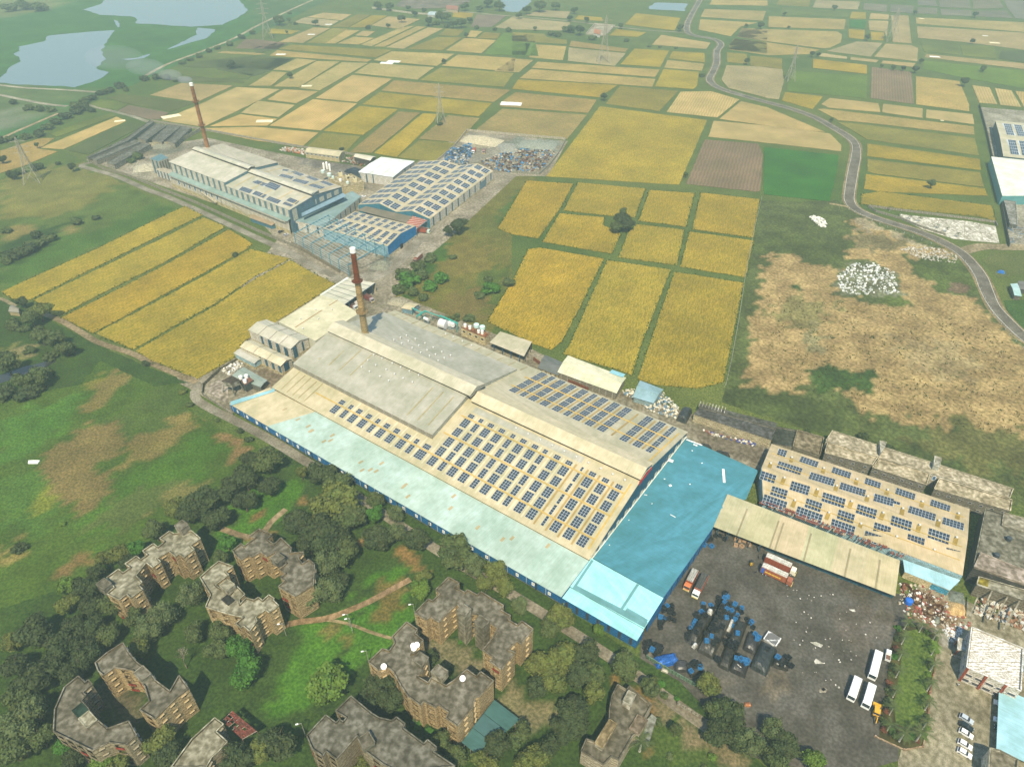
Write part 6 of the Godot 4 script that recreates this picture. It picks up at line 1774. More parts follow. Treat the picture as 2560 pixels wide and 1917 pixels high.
	for i in 90:
		for j in 2:
			if rng.randf() < (.2 if i < 55 else .55):
				continue
			var p:=W(100.9,5.9,-199.1).lerp(W(146.3,5.9,-171.7),(i+.5) / 90.0)+W(-1.36,-.45,.63)*(j+.2)
			gr.obox(p,Basis.from_euler(W(.15,-.54,0)),W(.42,.08,1.3),K(.32,.085,.045) if rng.randf() < .7 else K(.5,.4,.27))
	obj("rust_sheets",gr,"metal",t).set_meta("kind","stuff")
	wall(t,"wall",97,-178.5,136.3,-156.5,0,4.2,4.2,K(.03,.14,.22))
	bd(t,"wall_joint",96.8,-178.2,136.2,-156.1,.05,4.1,6,.12,K(.01,.05,.09),.03)
	bd(t,"column",78.2,-186.5,95.9,-176.6,0,4.2,5,.35,K(.03,.12,.2),.18)
	wall(t,"back_wall",87.5,-202.8,142.9,-169.2,0,5.2,5.2,K(.05,.18,.27))
	t=thing("porch","low pale-blue porch roof with cream wall at the warehouse corner",Cl,W(145.5,0,-170.6))
	slab(t,"roof",[143.8,3.3,-165.8,145.2,3.9,-171,161.8,3.9,-161.6,156.4,3.3,-157.7],K(.42,.66,.78))
	wall(t,"wall",143.8,-165.8,156.4,-157.7,0,3.1,3.1,Ay,"plaster")
	wall(t,"shutter",151.5,-160.8,156.3,-157.7,0,2.9,2.9,K(.09,.4,.62))
func chimneys() -> void:
	rng.seed=92
	chimney("tall beige and rust-red chimney rising through the front shed roof",-73.2,-297,0,[34.0,51.0],66.0,1.85,1.15,[K(.46,.36,.19),K(.44,.31,.15),K(.22,.06,.02)],K(.75,.74,.7))
	chimney("smoking tall rust-brown chimney above the rear factory",-246.7,-574,0,[38.0,56.0],68.0,1.7,1.2,[K(.4,.2,.08),K(.36,.17,.07),K(.3,.13,.05)],By)
	var fg0:=FogVolume.new()
	fg0.name=numbered("smoke")
	fg0.shape=RenderingServer.FOG_VOLUME_SHAPE_ELLIPSOID
	fg0.size=W(12,5,6)
	fg0.position=W(-251.7,72,-576)
	var fm0:=FogMaterial.new()
	fm0.density=.1
	fm0.albedo=Bz
	fg0.material=fm0
	add_child(fg0)
	tag(fg0,"dense white smoke at the mouth of the far chimney","smoke","smoke trail of the far chimney","stuff")
	var fg1:=FogVolume.new()
	fg1.name=numbered("smoke")
	fg1.shape=RenderingServer.FOG_VOLUME_SHAPE_ELLIPSOID
	fg1.size=W(18,8,9)
	fg1.position=W(-263.7,74.5,-580)
	var fm1:=FogMaterial.new()
	fm1.density=.044
	fm1.albedo=Bz
	fg1.material=fm1
	add_child(fg1)
	tag(fg1,"thinner smoke just left of the far chimney mouth","smoke","smoke trail of the far chimney","stuff")
	var fg2:=FogVolume.new()
	fg2.name=numbered("smoke")
	fg2.shape=RenderingServer.FOG_VOLUME_SHAPE_ELLIPSOID
	fg2.size=W(30,12,16)
	fg2.position=W(-285,78.5,-588)
	var fm2:=FogMaterial.new()
	fm2.density=.018
	fm2.albedo=Bz
	fg2.material=fm2
	add_child(fg2)
	tag(fg2,"pale smoke drifting left from the far chimney","smoke","smoke trail of the far chimney","stuff")
	var fg3:=FogVolume.new()
	fg3.name=numbered("smoke")
	fg3.shape=RenderingServer.FOG_VOLUME_SHAPE_ELLIPSOID
	fg3.size=W(46,18,24)
	fg3.position=W(-313,82.5,-600)
	var fm3:=FogMaterial.new()
	fm3.density=.008
	fm3.albedo=Bz
	fg3.material=fm3
	add_child(fg3)
	tag(fg3,"faintest smoke drifting over the canal hedge","smoke","smoke trail of the far chimney","stuff")
	pylon("tall lattice pylon standing in stubble beyond the scrap yard",113.6,-946,53,15,.1,Ba,"power pylons across the fields")
	pylon("slim lattice pylon behind the rear factory",-69.1,-702,37.5,9,.3,Ba,"power pylons across the fields")
	pylon("lattice pylon beside the canal hedge at the left",-384,-552,36,12,.3,Ba,"power pylons across the fields")
	pylon("lattice pylon on the shore of the far lake",-342,-1084.8,48,14,.3,Ba,"power pylons across the fields")
	pylon("hazy slim pylon east of the winding road",319,-860,38,9,.1,Ba,"power pylons across the fields")
	pylon("faint wide-based pylon among the far right fields",524,-1072,40,20,.1,Ba,"power pylons across the fields")
func front_sheds() -> void:
	rng.seed=105
	var t_0:=shed("striped_shed","blue and white striped gable shed, the taller of the pair by the tank yard",[-142,-323,-115.1,-305,-108.3,-315,-135.2,-333],7,8.6,An,K(.55,.51,.42),K(.6,.54,.36),3,K(.26,.24,.2),"metal")
	bd(t_0,Cy,-141.3,-323,-115.2,-304,.2,6.8,5,2.2,Ak,.06,.4)
	bd(t_0,Cy,-115.2,-304,-108.6,-315,.2,6.8,2,2.6,Ak,.06,.5)
	var t_1:=shed("striped_shed","cream-roofed striped shed, the lower of the pair by the tank yard",[-142,-308,-116.7,-291,-112.8,-297,-138.1,-314],6.2,7.4,K(.66,.62,.5),K(.64,.56,.4),K(.6,.52,.3),2,K(.34,.28,.2),"metal")
	bd(t_1,Cy,-141.8,-308,-116.7,-291,.2,6,6,1.9,Ak,.06,.75)
	bd(t_1,Cy,-116.7,-291,-112.9,-297,.2,6,1,3.5,K(.03,.12,.22),.06,.5)
	var t_2:=shed("annex_shed","small pale lean-to annex against the lower striped shed",[-144.8,-305,-131.9,-296,-129.5,-300,-142.7,-309],4.2,4.6,K(.42,.62,.7),K(.52,.49,.42),K(.6,.52,.3),0,Aa,"metal")
	var t_3:=block("flat_shed","plain cream flat-roofed shed between the paddies and the chimney",[-128,-331,-103.8,-312,-85.3,-340,-100.6,-354,-111,-360],7.2,K(.62,.6,.5),K(.66,.6,.42),0,"sheet",Cl)
	sp(t_3,"rust_gutter",[-117.4,7.2,-325,-106.7,7.2,-343,-103.8,7.2,-348,-100,7.2,-354],.5,K(.42,.24,.1),.06)
	vents(t_3,[-110.3,7.2,-343,-101.1,7.2,-343,-116.4,7.2,-333,-106.6,7.2,-333,-112.8,7.2,-323])
	var tr:=thing("truck_shed","open-sided shed with black-seamed pale roof sheltering lorries",Cl,W(-97.2,0,-367))
	slab(tr,"roof",[-111.6,7,-360,-95.6,6.2,-351,-82.1,6.2,-376,-99.6,7,-381],K(.6,.57,.47))
	sp(tr,"roof_seam",[-109.6,7,-364,-93.4,6.2,-355,-107.6,7,-367,-91.1,6.2,-359,-105.6,7,-371,-88.9,6.2,-363,-103.6,7,-374,-86.6,6.2,-368,-101.6,7,-378,-84.3,6.2,-372],.35,K(.2,.2,.19),.03)
	sp(tr,"white_edge",[-111.3,7,-360,-99.2,7,-381],1.6,Ac,.05)
	sp(tr,"fascia",[-95.6,6.2,-351,-82.1,6.2,-376],.2,K(.03,.08,.16),-.35,"metal",.7)
	wall(tr,"back_wall",-111.6,-360,-99.6,-381,0,6.6,6.6,K(.05,.12,.2))
	wall(tr,"end_wall",-99.6,-381,-82.1,-376,0,6.6,6,K(.55,.5,.36))
	bd(tr,"column",-95.6,-351,-82.1,-376,0,5.9,4,.35,K(.04,.1,.18),.18,.5)
	var t_4:=shed("hut","small tan and blue roofed hut beside the teal pipe rack",[-63.3,-352,-57.6,-350,-54.1,-356,-59.8,-358],3.2,3.9,K(.25,.42,.55),K(.55,.47,.31),Ae,0,Aa,"metal")
	var pr:=thing("pipe_rack","teal pipe rack zigzagging behind the front shed","pipes",W(-50.6,0,-350))
	var gp0:=G()
	gp0.tube(W(-57.2,4.5,-350),W(-51.1,4.5,-345),.22,.22,6,Af)
	gp0.tube(W(-51.1,4.5,-345),W(-53.5,4.5,-340),.22,.22,6,Af)
	gp0.tube(W(-53.5,4.5,-340),W(-49.4,4.5,-346),.22,.22,6,Af)
	gp0.tube(W(-49.4,4.5,-346),W(-45.4,4.5,-344),.22,.22,6,Af)
	gp0.tube(W(-45.4,4.5,-344),W(-40.9,4.5,-341),.22,.22,6,Af)
	gp0.tube(W(-40.9,4.5,-341),W(-40.3,4.5,-341),.22,.22,6,Af)
	gp0.tube(W(-40.3,4.5,-341),W(-30,4.5,-333),.22,.22,6,Af)
	gp0.tube(W(-30,4.5,-333),W(-30.7,4.5,-332),.22,.22,6,Af)
	obj("pipe",gp0,"paint",pr)
	var gp1:=G()
	gp1.tube(W(-57.2,5.1,-349),W(-51.1,5.1,-344),.22,.22,6,Af)
	gp1.tube(W(-51.1,5.1,-344),W(-53.5,5.1,-340),.22,.22,6,Af)
	gp1.tube(W(-53.5,5.1,-340),W(-49.4,5.1,-346),.22,.22,6,Af)
	gp1.tube(W(-49.4,5.1,-346),W(-45.4,5.1,-343),.22,.22,6,Af)
	gp1.tube(W(-45.4,5.1,-343),W(-40.9,5.1,-340),.22,.22,6,Af)
	gp1.tube(W(-40.9,5.1,-340),W(-40.3,5.1,-341),.22,.22,6,Af)
	gp1.tube(W(-40.3,5.1,-341),W(-30,5.1,-333),.22,.22,6,Af)
	gp1.tube(W(-30,5.1,-333),W(-30.7,5.1,-331),.22,.22,6,Af)
	obj("pipe",gp1,"paint",pr)
	box1("support","paint",pr,W(-57.2,0,-349),W(.3,5.1,.3),0,Ao)
	box1("support","paint",pr,W(-51.1,0,-344),W(.3,5.1,.3),0,Ao)
	box1("support","paint",pr,W(-53.5,0,-340),W(.3,5.1,.3),0,Ao)
	box1("support","paint",pr,W(-49.4,0,-346),W(.3,5.1,.3),0,Ao)
	box1("support","paint",pr,W(-45.4,0,-343),W(.3,5.1,.3),0,Ao)
	box1("support","paint",pr,W(-40.9,0,-340),W(.3,5.1,.3),0,Ao)
	box1("support","paint",pr,W(-40.3,0,-341),W(.3,5.1,.3),0,Ao)
	box1("support","paint",pr,W(-30,0,-333),W(.3,5.1,.3),0,Ao)
	box1("support","paint",pr,W(-30.7,0,-331),W(.3,5.1,.3),0,Ao)
	var tk5:=thing("storage_tank","largest silver bullet tank behind the front shed","tank",W(-40.3,0,-336))
	tube1("shell","paint",tk5,W(-40.3,3.2,-336),W(-36.4,3.2,-334),2.6,2.6,16,Bn)
	var gq5:=G()
	gq5.box(W(-39.7,0,-336),W(4.16,1.22,.5),1.02,Aq)
	gq5.box(W(-37,0,-334),W(4.16,1.22,.5),1.02,Aq)
	obj("saddle",gq5,"paint",tk5)
	var tk6:=thing("storage_tank","silver tank, nearer of the slim pair on the steel stand","tank",W(-34.6,0,-334))
	tube1("shell","paint",tk6,W(-34.6,3.2,-334),W(-34.6,3.2,-337),1.1,1.1,16,Bn)
	var gq6:=G()
	gq6.box(W(-34.6,0,-334),W(1.7600000000000002,2.42,.5),3.1,Aq)
	gq6.box(W(-34.6,0,-337),W(1.7600000000000002,2.42,.5),3.1,Aq)
	obj("saddle",gq6,"paint",tk6)
	var tk7:=thing("storage_tank","silver tank, farther of the slim pair on the steel stand","tank",W(-32.8,0,-333))
	tube1("shell","paint",tk7,W(-32.8,3.2,-333),W(-32.8,3.2,-336),1.1,1.1,16,Bn)
	var gq7:=G()
	gq7.box(W(-32.8,0,-334),W(1.7600000000000002,2.42,.5),3.1,Aq)
	gq7.box(W(-32.8,0,-336),W(1.7600000000000002,2.42,.5),3.1,Aq)
	obj("saddle",gq7,"paint",tk7)
	var tk8:=thing("storage_tank","small grey tank group beside the pipe rack","tank",W(-49.5,0,-341))
	tube1("shell","paint",tk8,W(-49.5,3.2,-341),W(-46.9,3.2,-339),.9,.9,16,Bn)
	var gq8:=G()
	gq8.box(W(-49.1,0,-341),W(1.4400000000000002,2.58,.5),.86,Aq)
	gq8.box(W(-47.3,0,-339),W(1.4400000000000002,2.58,.5),.86,Aq)
	obj("saddle",gq8,"paint",tk8)
	var t_9:=block("pump_house","cream pump house carrying six water tanks on its rusty roof",[-27.9,-328,-14.3,-318,-12.1,-322,-25,-330],5,Ay,K(.28,.11,.05),.3,Cn,Cl)
	wr(t_9,-27.9,-328,-14.3,-318,2.6,4.2,4,2,K(.6,.5,.28),Cq)
	var wt10:=thing(Cr,"white tank at the far left corner of the pump house roof",Cs,W(-25.7,5,-329),"tanks on the pump house roof")
	tank(wt10,"tank",-25.7,5.02,-329,.8,2.2,Ac)
	var wt11:=thing(Cr,"white tank second from the left on the pump house roof",Cs,W(-23,5,-327),"tanks on the pump house roof")
	tank(wt11,"tank",-23,5.02,-327,.8,2.2,Ac)
	var wt12:=thing(Cr,"pale green squat tank, farther one on the pump house roof",Cs,W(-19.5,5,-329),"tanks on the pump house roof")
	tank(wt12,"tank",-19.5,5.02,-329,1.5,2.1,K(.5,.68,.66))
	var wt13:=thing(Cr,"pale green squat tank, nearer one on the pump house roof",Cs,W(-16.2,5,-327),"tanks on the pump house roof")
	tank(wt13,"tank",-16.2,5.02,-327,1.5,2.1,K(.5,.68,.66))
	var wt14:=thing(Cr,"slim white tank, left of the near pair on the pump house",Cs,W(-18.1,5,-323),"tanks on the pump house roof")
	tank(wt14,"tank",-18.1,5.02,-323,.7,2.2,Ac)
	var wt15:=thing(Cr,"slim white tank at the near right end of the pump house roof",Cs,W(-16.1,5,-322),"tanks on the pump house roof")
	tank(wt15,"tank",-16.1,5.02,-322,.75,2.4,Ac)
	var oc:=thing("open_canopy","flat tan canopy on blue posts next to the pump house",Cl,W(-11.9,0,-314))
	slab(oc,"roof",[-11.9,4.9,-314,-6.3,5.3,-324,10.6,5.3,-314,6.2,4.9,-301],K(.55,.49,.36))
	bd(oc,"post",-11.9,-314,6.2,-301,0,4.8,4,.3,K(.04,.16,.3),.15,.5)
	bd(oc,"post",6.2,-301,10.6,-314,0,4.8,3,.3,Ai,.15,.5)
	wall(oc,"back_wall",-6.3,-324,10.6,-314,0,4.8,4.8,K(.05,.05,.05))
	var t_16:=shed("house","cream house under a dark grey roof behind the front shed",[13.6,-293,23.1,-287,26.3,-297,17.5,-304],3.4,4.6,Ay,K(.15,.16,.15),Ae,0,Aa,"metal")
	wr(t_16,13.6,-293,23.1,-287,1.2,2.4,4,1,Ai,Cq)
	var t_17:=shed("long_shed","long pale cream shed with a blue-roofed end behind the solar slope",[23.3,-288,50.3,-271,56.3,-283,29.2,-302],4.4,5.4,Ca,K(.72,.68,.5),Ae,0,Aa,"metal")
	sp(t_17,"blue_sheet",[49.5,4.6,-288,55.8,4.6,-284],3.0,K(.3,.58,.7),.3)
	bd(t_17,"post",23.3,-288,50.3,-271,0,4.3,9,.4,K(.5,.48,.42),.1,.5)
	var t_18:=shed("tin_hut","blue-grey tin hut with patched roof among the rubble",[58.8,-269.3,67.3,-265,73.6,-275,63.9,-282],3.2,4.4,K(.35,.5,.55),K(.28,.42,.48),Ae,0,Aa,"metal")
	bw("red-brown kerb wall running behind the solar slope",[11.5,-304,24.3,-288,37.7,-278],2.2,.35,K(.27,.1,.05))
func ruin_row() -> void:
	rng.seed=118
	var t_19:=block("ruined_shed","long low ruined shed with dark grey roof and cream wall",[84.6,-254.9,115.5,-236.9,119.4,-244.6,88.4,-260.1],4.2,K(.6,.54,.36),K(.12,.12,.11),.15,Cn,Cl)
	var t_20:=block("ruined_shed","dark rear strip of the low ruined shed with broken purlins",[88.1,-260.4,120,-244.7,121.3,-248.3,89.1,-262.5],4.6,K(.16,.15,.12),K(.14,.14,.12),0,Cn,Cl)
	sp(t_20,"purlin",[88.1,4.8,-260.4,89.7,4.9,-263.6,89.4,4.8,-259.7,91,4.9,-263.1,90.7,4.8,-259.1,92.4,4.9,-262.5,92.1,4.8,-258.4,93.7,4.9,-261.9,93.4,4.8,-257.8,95,4.9,-261.4,94.7,4.8,-257.1,96.4,4.9,-260.8,96,4.8,-256.5,97.7,4.9,-260.2,97.4,4.8,-255.8,99.1,4.9,-259.7,98.7,4.8,-255.1,100.4,4.9,-259.1],.35,Aw,.05,Cn,.3)
	var t_21:=block("roofless_room","roofless room full of black debris beside the ruined shed",[115.9,-236.4,124.1,-233.9,129.6,-244.9,121.2,-247.6],2.6,K(.33,.31,.24),K(.08,.09,.07),.5,Cn,Cl)
	var t_22:=block("roofless_room","roofless concrete enclosure with a rubble floor by the warehouse",[124.3,-233.7,134.3,-227.9,140,-239.5,129.8,-244.7],3,K(.25,.23,.17),K(.3,.25,.16),.6,Cn,Cl)
	var t_23:=block("quarters","long white-roofed quarters with a row of blue doors, back wing",[137.9,-233.5,199.3,-199.1,203.6,-204.2,143.1,-240.1],6.8,K(.62,.6,.52),K(.6,.53,.39),.35,Cn,Cl)
	wr(t_23,150.2,-226.6,199.3,-199.1,4,6.2,22,1.1,Bt,"door",K(.05,.14,.28))
	tower(t_23,"stair_head",[157.1,-223.4,160,-226.7,162.2,-230,159.7,-230.8],6.8,9.2,K(.5,.5,.45),K(.55,.53,.45))
	tower(t_23,"stair_head",[175.9,-215.6,177.8,-214.6,181.3,-220,179,-221.1],6.8,9.2,K(.5,.5,.45),K(.55,.53,.45))
	var t_24:=block("quarters_wing","grey walled front wing of the quarters, leftmost one",[134.9,-226.1,152.3,-218.5,158.1,-225.3,139,-233.6],6.4,K(.24,.23,.19),K(.6,.52,.36),.3,Cn,Cl)
	wr(t_24,134.9,-226.1,152.3,-218.5,4.2,5.2,4,1.2,Aa,Cq)
	wr(t_24,134.9,-226.1,152.3,-218.5,1.2,2.2,4,1.2,Aa,Cq)
	var t_25:=block("quarters_wing","grey walled front wing of the quarters, middle one",[151.8,-217.1,169.7,-206.9,174.5,-213.7,157,-222.8],6.4,K(.24,.23,.19),K(.6,.52,.36),.3,Cn,Cl)
	wr(t_25,151.8,-217.1,169.7,-206.9,4.2,5.2,6,1.2,Aa,Cq)
	wr(t_25,151.8,-217.1,169.7,-206.9,1.2,2.2,6,1.2,Aa,Cq)
	var t_26:=block("quarters_wing","grey walled front wing of the quarters, rightmost one",[171.9,-204.6,196.1,-192.6,200.1,-198.5,176.9,-210.6],6.4,K(.24,.23,.19),K(.6,.52,.36),.3,Cn,Cl)
	wr(t_26,171.9,-204.6,196.1,-192.6,4.2,5.2,7,1.2,Aa,Cq)
	wr(t_26,171.9,-204.6,196.1,-192.6,1.2,2.2,7,1.2,Aa,Cq)
	var t_27:=block("flat_block","dark stained flat-roofed block right of the solar warehouse",[166.2,-164.1,182.7,-154.6,201.7,-183,185.6,-192.3],8,K(.09,.09,.08),K(.26,.25,.19),.3,Cn,Cl)
	tower(t_27,"roof_step",[166,-163.7,180.7,-155.5,185.7,-160.4,171.6,-169.9],8.0,8.9,K(.36,.3,.24),K(.44,.37,.31))
	tower(t_27,"roof_step",[186.9,-183.3,196.7,-178.8,200.7,-185.6,191.1,-189.8],8.0,8.5,K(.36,.34,.28),K(.4,.37,.29))
	var wq28:=thing(Cr,"black water tank, farther one on the dark flat block",Cs,W(185.7,8,-176.6))
	tank(wq28,"tank",185.7,8.02,-176.6,.95,1.7,K(.05,.06,.07))
	var wq29:=thing(Cr,"grey-green water tank, nearer one on the dark flat block",Cs,W(176.9,8,-168.8))
	tank(wq29,"tank",176.9,8.02,-168.8,.95,1.7,K(.05,.06,.07))
	var t_30:=block("unfinished_frame","unfinished concrete upper slab on tilted columns at the right edge",[165,-158,180.8,-149.8,185.1,-153.6,167.5,-161.3],6,K(.22,.2,.15),K(.42,.4,.32),.35,Cn,Cl)
	tower(t_30,"yellow_tank",[165,-157.8,167.9,-156.2,170.3,-159.8,167.3,-160.8],6.0,6.35,K(.5,.48,.4),K(.3,.24,.03),0)
	bar1("beam",Cn,t_30,W(163.1,5.6,-153.2),W(158.6,2.2,-147.7),.45,.45,Al)
	bar1("beam",Cn,t_30,W(169.5,5.6,-155.8),W(164.1,2.2,-149.5),.45,.45,Al)
	bar1("beam",Cn,t_30,W(173.5,5.6,-153.2),W(167.5,2.2,-147.1),.45,.45,Al)
	bar1("beam",Cn,t_30,W(176.7,5.6,-151.4),W(170.6,2.2,-145.3),.45,.45,Al)
	bar1("beam",Cn,t_30,W(168.1,5.6,-150.1),W(163.4,2.2,-145.3),.45,.45,Al)
	bar1("beam",Cn,t_30,W(171.6,5.6,-147.1),W(167.4,2.2,-142.3),.45,.45,Al)
	sc("construction_debris","timber, rubble and rods around the unfinished frame","debris",[162,-150,179,-142,189,-156,178,-160,169,-160],420,.3,1.5,[K(.4,.36,.27),K(.25,.14,.08),K(.55,.53,.47)],.1,"paint","box",.8)
func rear_factory() -> void:
	rng.seed=131
	var t:=thing("factory_shed","long rear factory shed with blue gable, striped walls and sooty roof",Cl,W(-195.9,0,-523))
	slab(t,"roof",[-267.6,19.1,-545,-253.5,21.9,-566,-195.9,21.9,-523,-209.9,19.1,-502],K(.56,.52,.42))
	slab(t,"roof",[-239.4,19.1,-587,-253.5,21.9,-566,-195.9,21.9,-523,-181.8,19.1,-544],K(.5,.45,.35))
	slab(t,Dc,[-255.3,22.8,-564,-253.5,23.7,-566,-195.6,23.7,-522,-197.4,22.8,-520],Cb)
	wall(t,Dd,-255.1,-564,-197.9,-520,21.5,22.7,22.7,Ai)
	slab(t,Dc,[-251.7,22.8,-569,-253.5,23.7,-566,-195.6,23.7,-522,-193.8,22.8,-525],Cb)
	wall(t,Dd,-251.6,-569,-194.3,-526,21.5,22.7,22.7,Ai)
	bd(t,"white_panel",-267.4,-546,-210,-502,11.2,18.8,10,4.4,An,.08,.5)
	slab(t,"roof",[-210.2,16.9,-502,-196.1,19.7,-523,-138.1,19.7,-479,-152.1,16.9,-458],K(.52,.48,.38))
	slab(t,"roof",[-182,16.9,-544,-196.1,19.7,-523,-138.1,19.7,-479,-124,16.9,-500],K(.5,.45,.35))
	slab(t,Dc,[-197.9,20.6,-520,-196.1,21.5,-523,-137.8,21.5,-479,-139.6,20.6,-476],Cb)
	wall(t,Dd,-197.7,-520,-140.1,-476,19.3,20.5,20.5,Ai)
	slab(t,Dc,[-194.3,20.6,-526,-196.1,21.5,-523,-137.8,21.5,-479,-136.1,20.6,-482],Cb)
	wall(t,Dd,-194.2,-525,-136.5,-482,19.3,20.5,20.5,Ai)
	bd(t,"white_panel",-210,-502,-152.2,-458,11.2,16.6,11,3.6,An,.08,.5)
	wall(t,"fascia",-210,-502,-196.1,-523,16.5,19.1,21.8,K(.16,.3,.4))
	wall(t,"fascia",-196.1,-523,-182.3,-544,16.5,21.8,19.1,K(.16,.3,.4))
	wall(t,"wall",-267.3,-546,-210,-502,0,19,19,K(.18,.3,.38))
	wall(t,"wall",-210,-502,-152.2,-458,0,16.8,16.8,K(.18,.3,.38))
	wall(t,"wall",-239.6,-587,-124.5,-500,0,16.8,16.8,K(.5,.47,.4))
	wall(t,"wall",-267.3,-546,-253.5,-566,0,19,21.7,K(.5,.47,.4))
	wall(t,"wall",-253.5,-566,-239.6,-587,0,21.7,19,K(.5,.47,.4))
	wall(t,"gable",-152.2,-458,-138.3,-479,0,16.8,19.5,K(.12,.23,.33))
	wall(t,"gable",-138.3,-479,-124.5,-500,0,19.5,16.8,K(.12,.23,.33))
	wall(t,Da,-140,-476,-136.5,-482,17.7,21.4,21.4,K(.12,.23,.33))
	bd(t,"white_panel",-149.9,-462,-125.5,-498,12.8,16.2,6,4.4,K(.6,.62,.56),.08,.5)
	bd(t,"white_panel",-151.5,-459,-148.2,-464,8.2,16.2,1,4,K(.6,.62,.56),.1,.5)
	slab(t,"canopy",[-269.7,9.9,-542,-267.4,11,-546,-152.2,11,-458,-154.5,9.9,-455],K(.27,.36,.34))
	wall(t,"lower_wall",-268.8,-543,-153.6,-456,0,9.9,9.9,K(.74,.7,.6))
	bd(t,"white_beam",-268,-541,-156,-456,9,9.5,1,140.4,K(.72,.7,.62),.2,.5)
	wr(t,-262.4,-538,-154.4,-457,4.2,7.6,19,2.2,K(.7,.68,.6),Cq,K(.05,.13,.24))
	wall(t,"plinth",-268.9,-543,-153.7,-456,0,2.6,2.6,K(.66,.58,.34),"plaster")
	solar(t,[-195.9,17.6,-498,9.7,.1,6.7,-1.7,-.5,4.7,6,3,-183.9,17.6,-490,10.2,0,7.7,-1.8,-.5,4.3,6,3,-171.3,17.6,-480,10.4,0,7.7,-1.8,-.5,4.4,6,3,-187.3,18.9,-507,9.8,0,7.5,-3.6,-.5,2.5,6,3,-176.8,19.3,-503,10.1,0,7.9,-2.6,-.7,6.6,6,3,-155.8,18.3,-476,8.3,0,6.5,-1.9,-.5,3.9,6,3,-157.8,17.7,-470,7.1,0,5.3,-1.4,-.3,2.5,6,3,-166.1,17,-531,9.2,.1,8,-2.3,.5,4.4,6,3,-175.2,17.5,-533,4.4,-.3,.2,-.3,.3,3.7,6,3,-152.9,17,-521,9.4,.1,8,-2.3,.5,3.9,6,3,-139.9,17,-511,9.5,0,7.7,-2.3,.5,3.8,6,3,-173.2,18.4,-521,10.7,-.2,5.5,-.8,.6,5.8,6,3,-160.1,18.3,-512,11.3,-.2,6.3,-1.8,.7,6.2,6,3,-145.8,18.2,-502,10.7,-.1,6.5,-2.2,.6,5,6,3])
	sp(t,"walkway",[-202.5,17.2,-499,-192.5,19.2,-514,-186.9,19.2,-522,-177,17.2,-537,-190.4,17.2,-490,-180.4,19.2,-505,-174.9,19.2,-513,-164.9,17.2,-528,-178.4,17.2,-481,-168.4,19.2,-496,-162.8,19.2,-504,-152.9,17.2,-519,-166.3,17.2,-472,-156.3,19.2,-486,-150.8,19.2,-495,-140.8,17.2,-510,-154.2,17.2,-462,-144.3,19.2,-477,-138.7,19.2,-486,-128.8,17.2,-501],.9,K(.6,.46,.22),.05)
	var cv0:=thing("conveyor","covered conveyor sloping down at the left front of the rear shed","conveyor",W(-221.7,0,-506))
	bar1("belt_housing","metal",cv0,W(-263,9.5,-543),W(-221.7,2.0,-506),1.5,1.2,K(.62,.58,.46))
	var gd0_5:=G()
	gd0_5.bar(W(-261.3,8.6,-541),W(-262,0,-541),.22,.22,Ah)
	gd0_5.bar(W(-260.5,8.6,-541),W(-259.8,0,-541),.22,.22,Ah)
	obj("trestle",gd0_5,"metal",cv0)
	var gd0_50:=G()
	gd0_50.bar(W(-242.7,5.2,-525),W(-243.5,0,-524),.22,.22,Ah)
	gd0_50.bar(W(-241.9,5.2,-525),W(-241.2,0,-524),.22,.22,Ah)
	obj("trestle",gd0_50,"metal",cv0)
	var cv1:=thing("conveyor","covered conveyor sloping down near the blue canteen hut","conveyor",W(-191.1,0,-485))
	bar1("belt_housing","metal",cv1,W(-217.1,9.5,-505),W(-191.1,1.5,-485),1.5,1.2,K(.62,.58,.46))
	var gd1_5:=G()
	gd1_5.bar(W(-216.2,8.6,-504),W(-216.9,0,-503),.22,.22,Ah)
	gd1_5.bar(W(-215.4,8.6,-504),W(-214.7,0,-503),.22,.22,Ah)
	obj("trestle",gd1_5,"metal",cv1)
	var gd1_50:=G()
	gd1_50.bar(W(-204.5,5,-495),W(-205.2,0,-494),.22,.22,Ah)
	gd1_50.bar(W(-203.7,5,-495),W(-203,0,-494),.22,.22,Ah)
	obj("trestle",gd1_50,"metal",cv1)
	var cv2:=thing("conveyor","high level gallery joining the two conveyor towers","conveyor",W(-221.1,0,-508))
	bar1("belt_housing","metal",cv2,W(-257.1,9.8,-539),W(-221.1,8.2,-508),1.5,1.2,K(.62,.58,.46))
	var gd2_5:=G()
	gd2_5.bar(W(-255.7,9.2,-537),W(-256.5,0,-536),.22,.22,Ah)
	gd2_5.bar(W(-254.9,9.2,-537),W(-254.2,0,-536),.22,.22,Ah)
	obj("trestle",gd2_5,"metal",cv2)
	var gd2_50:=G()
	gd2_50.bar(W(-239.5,8.5,-523),W(-240.2,0,-523),.22,.22,Ah)
	gd2_50.bar(W(-238.7,8.5,-523),W(-238,0,-523),.22,.22,Ah)
	obj("trestle",gd2_50,"metal",cv2)
	var t_31:=block("hopper_house","low striped hopper house at the left end of the rear shed",[-289,-564,-271,-552,-270,-559,-287,-570],6,An,K(.58,.53,.42),0,"metal",Cl)
	bd(t_31,Cy,-289,-564,-271,-552,.3,5.8,5,1.6,Ak,.06,.5)
	var t_32:=block("lift_tower","square tower with blue flat roof left of the rear shed",[-295,-572,-286,-566,-281,-574,-291,-584],12,K(.55,.55,.48),K(.16,.3,.36),0,"metal",Cl)
	bd(t_32,Cy,-295,-572,-286,-566,.3,11.8,2,2,Ak,.06,.5)
	bd(t_32,"dark_frame",-286,-566,-281,-574,4,11,4,1.2,K(.2,.22,.19),.06,.5)
	var t_33:=shed("canteen","low brown-roofed blue canteen hut in front of the rear shed",[-187.6,-477,-168.8,-464,-165.3,-467,-186.7,-484],3,3.8,K(.1,.25,.36),K(.36,.27,.18),Ae,0,Aa,"metal")
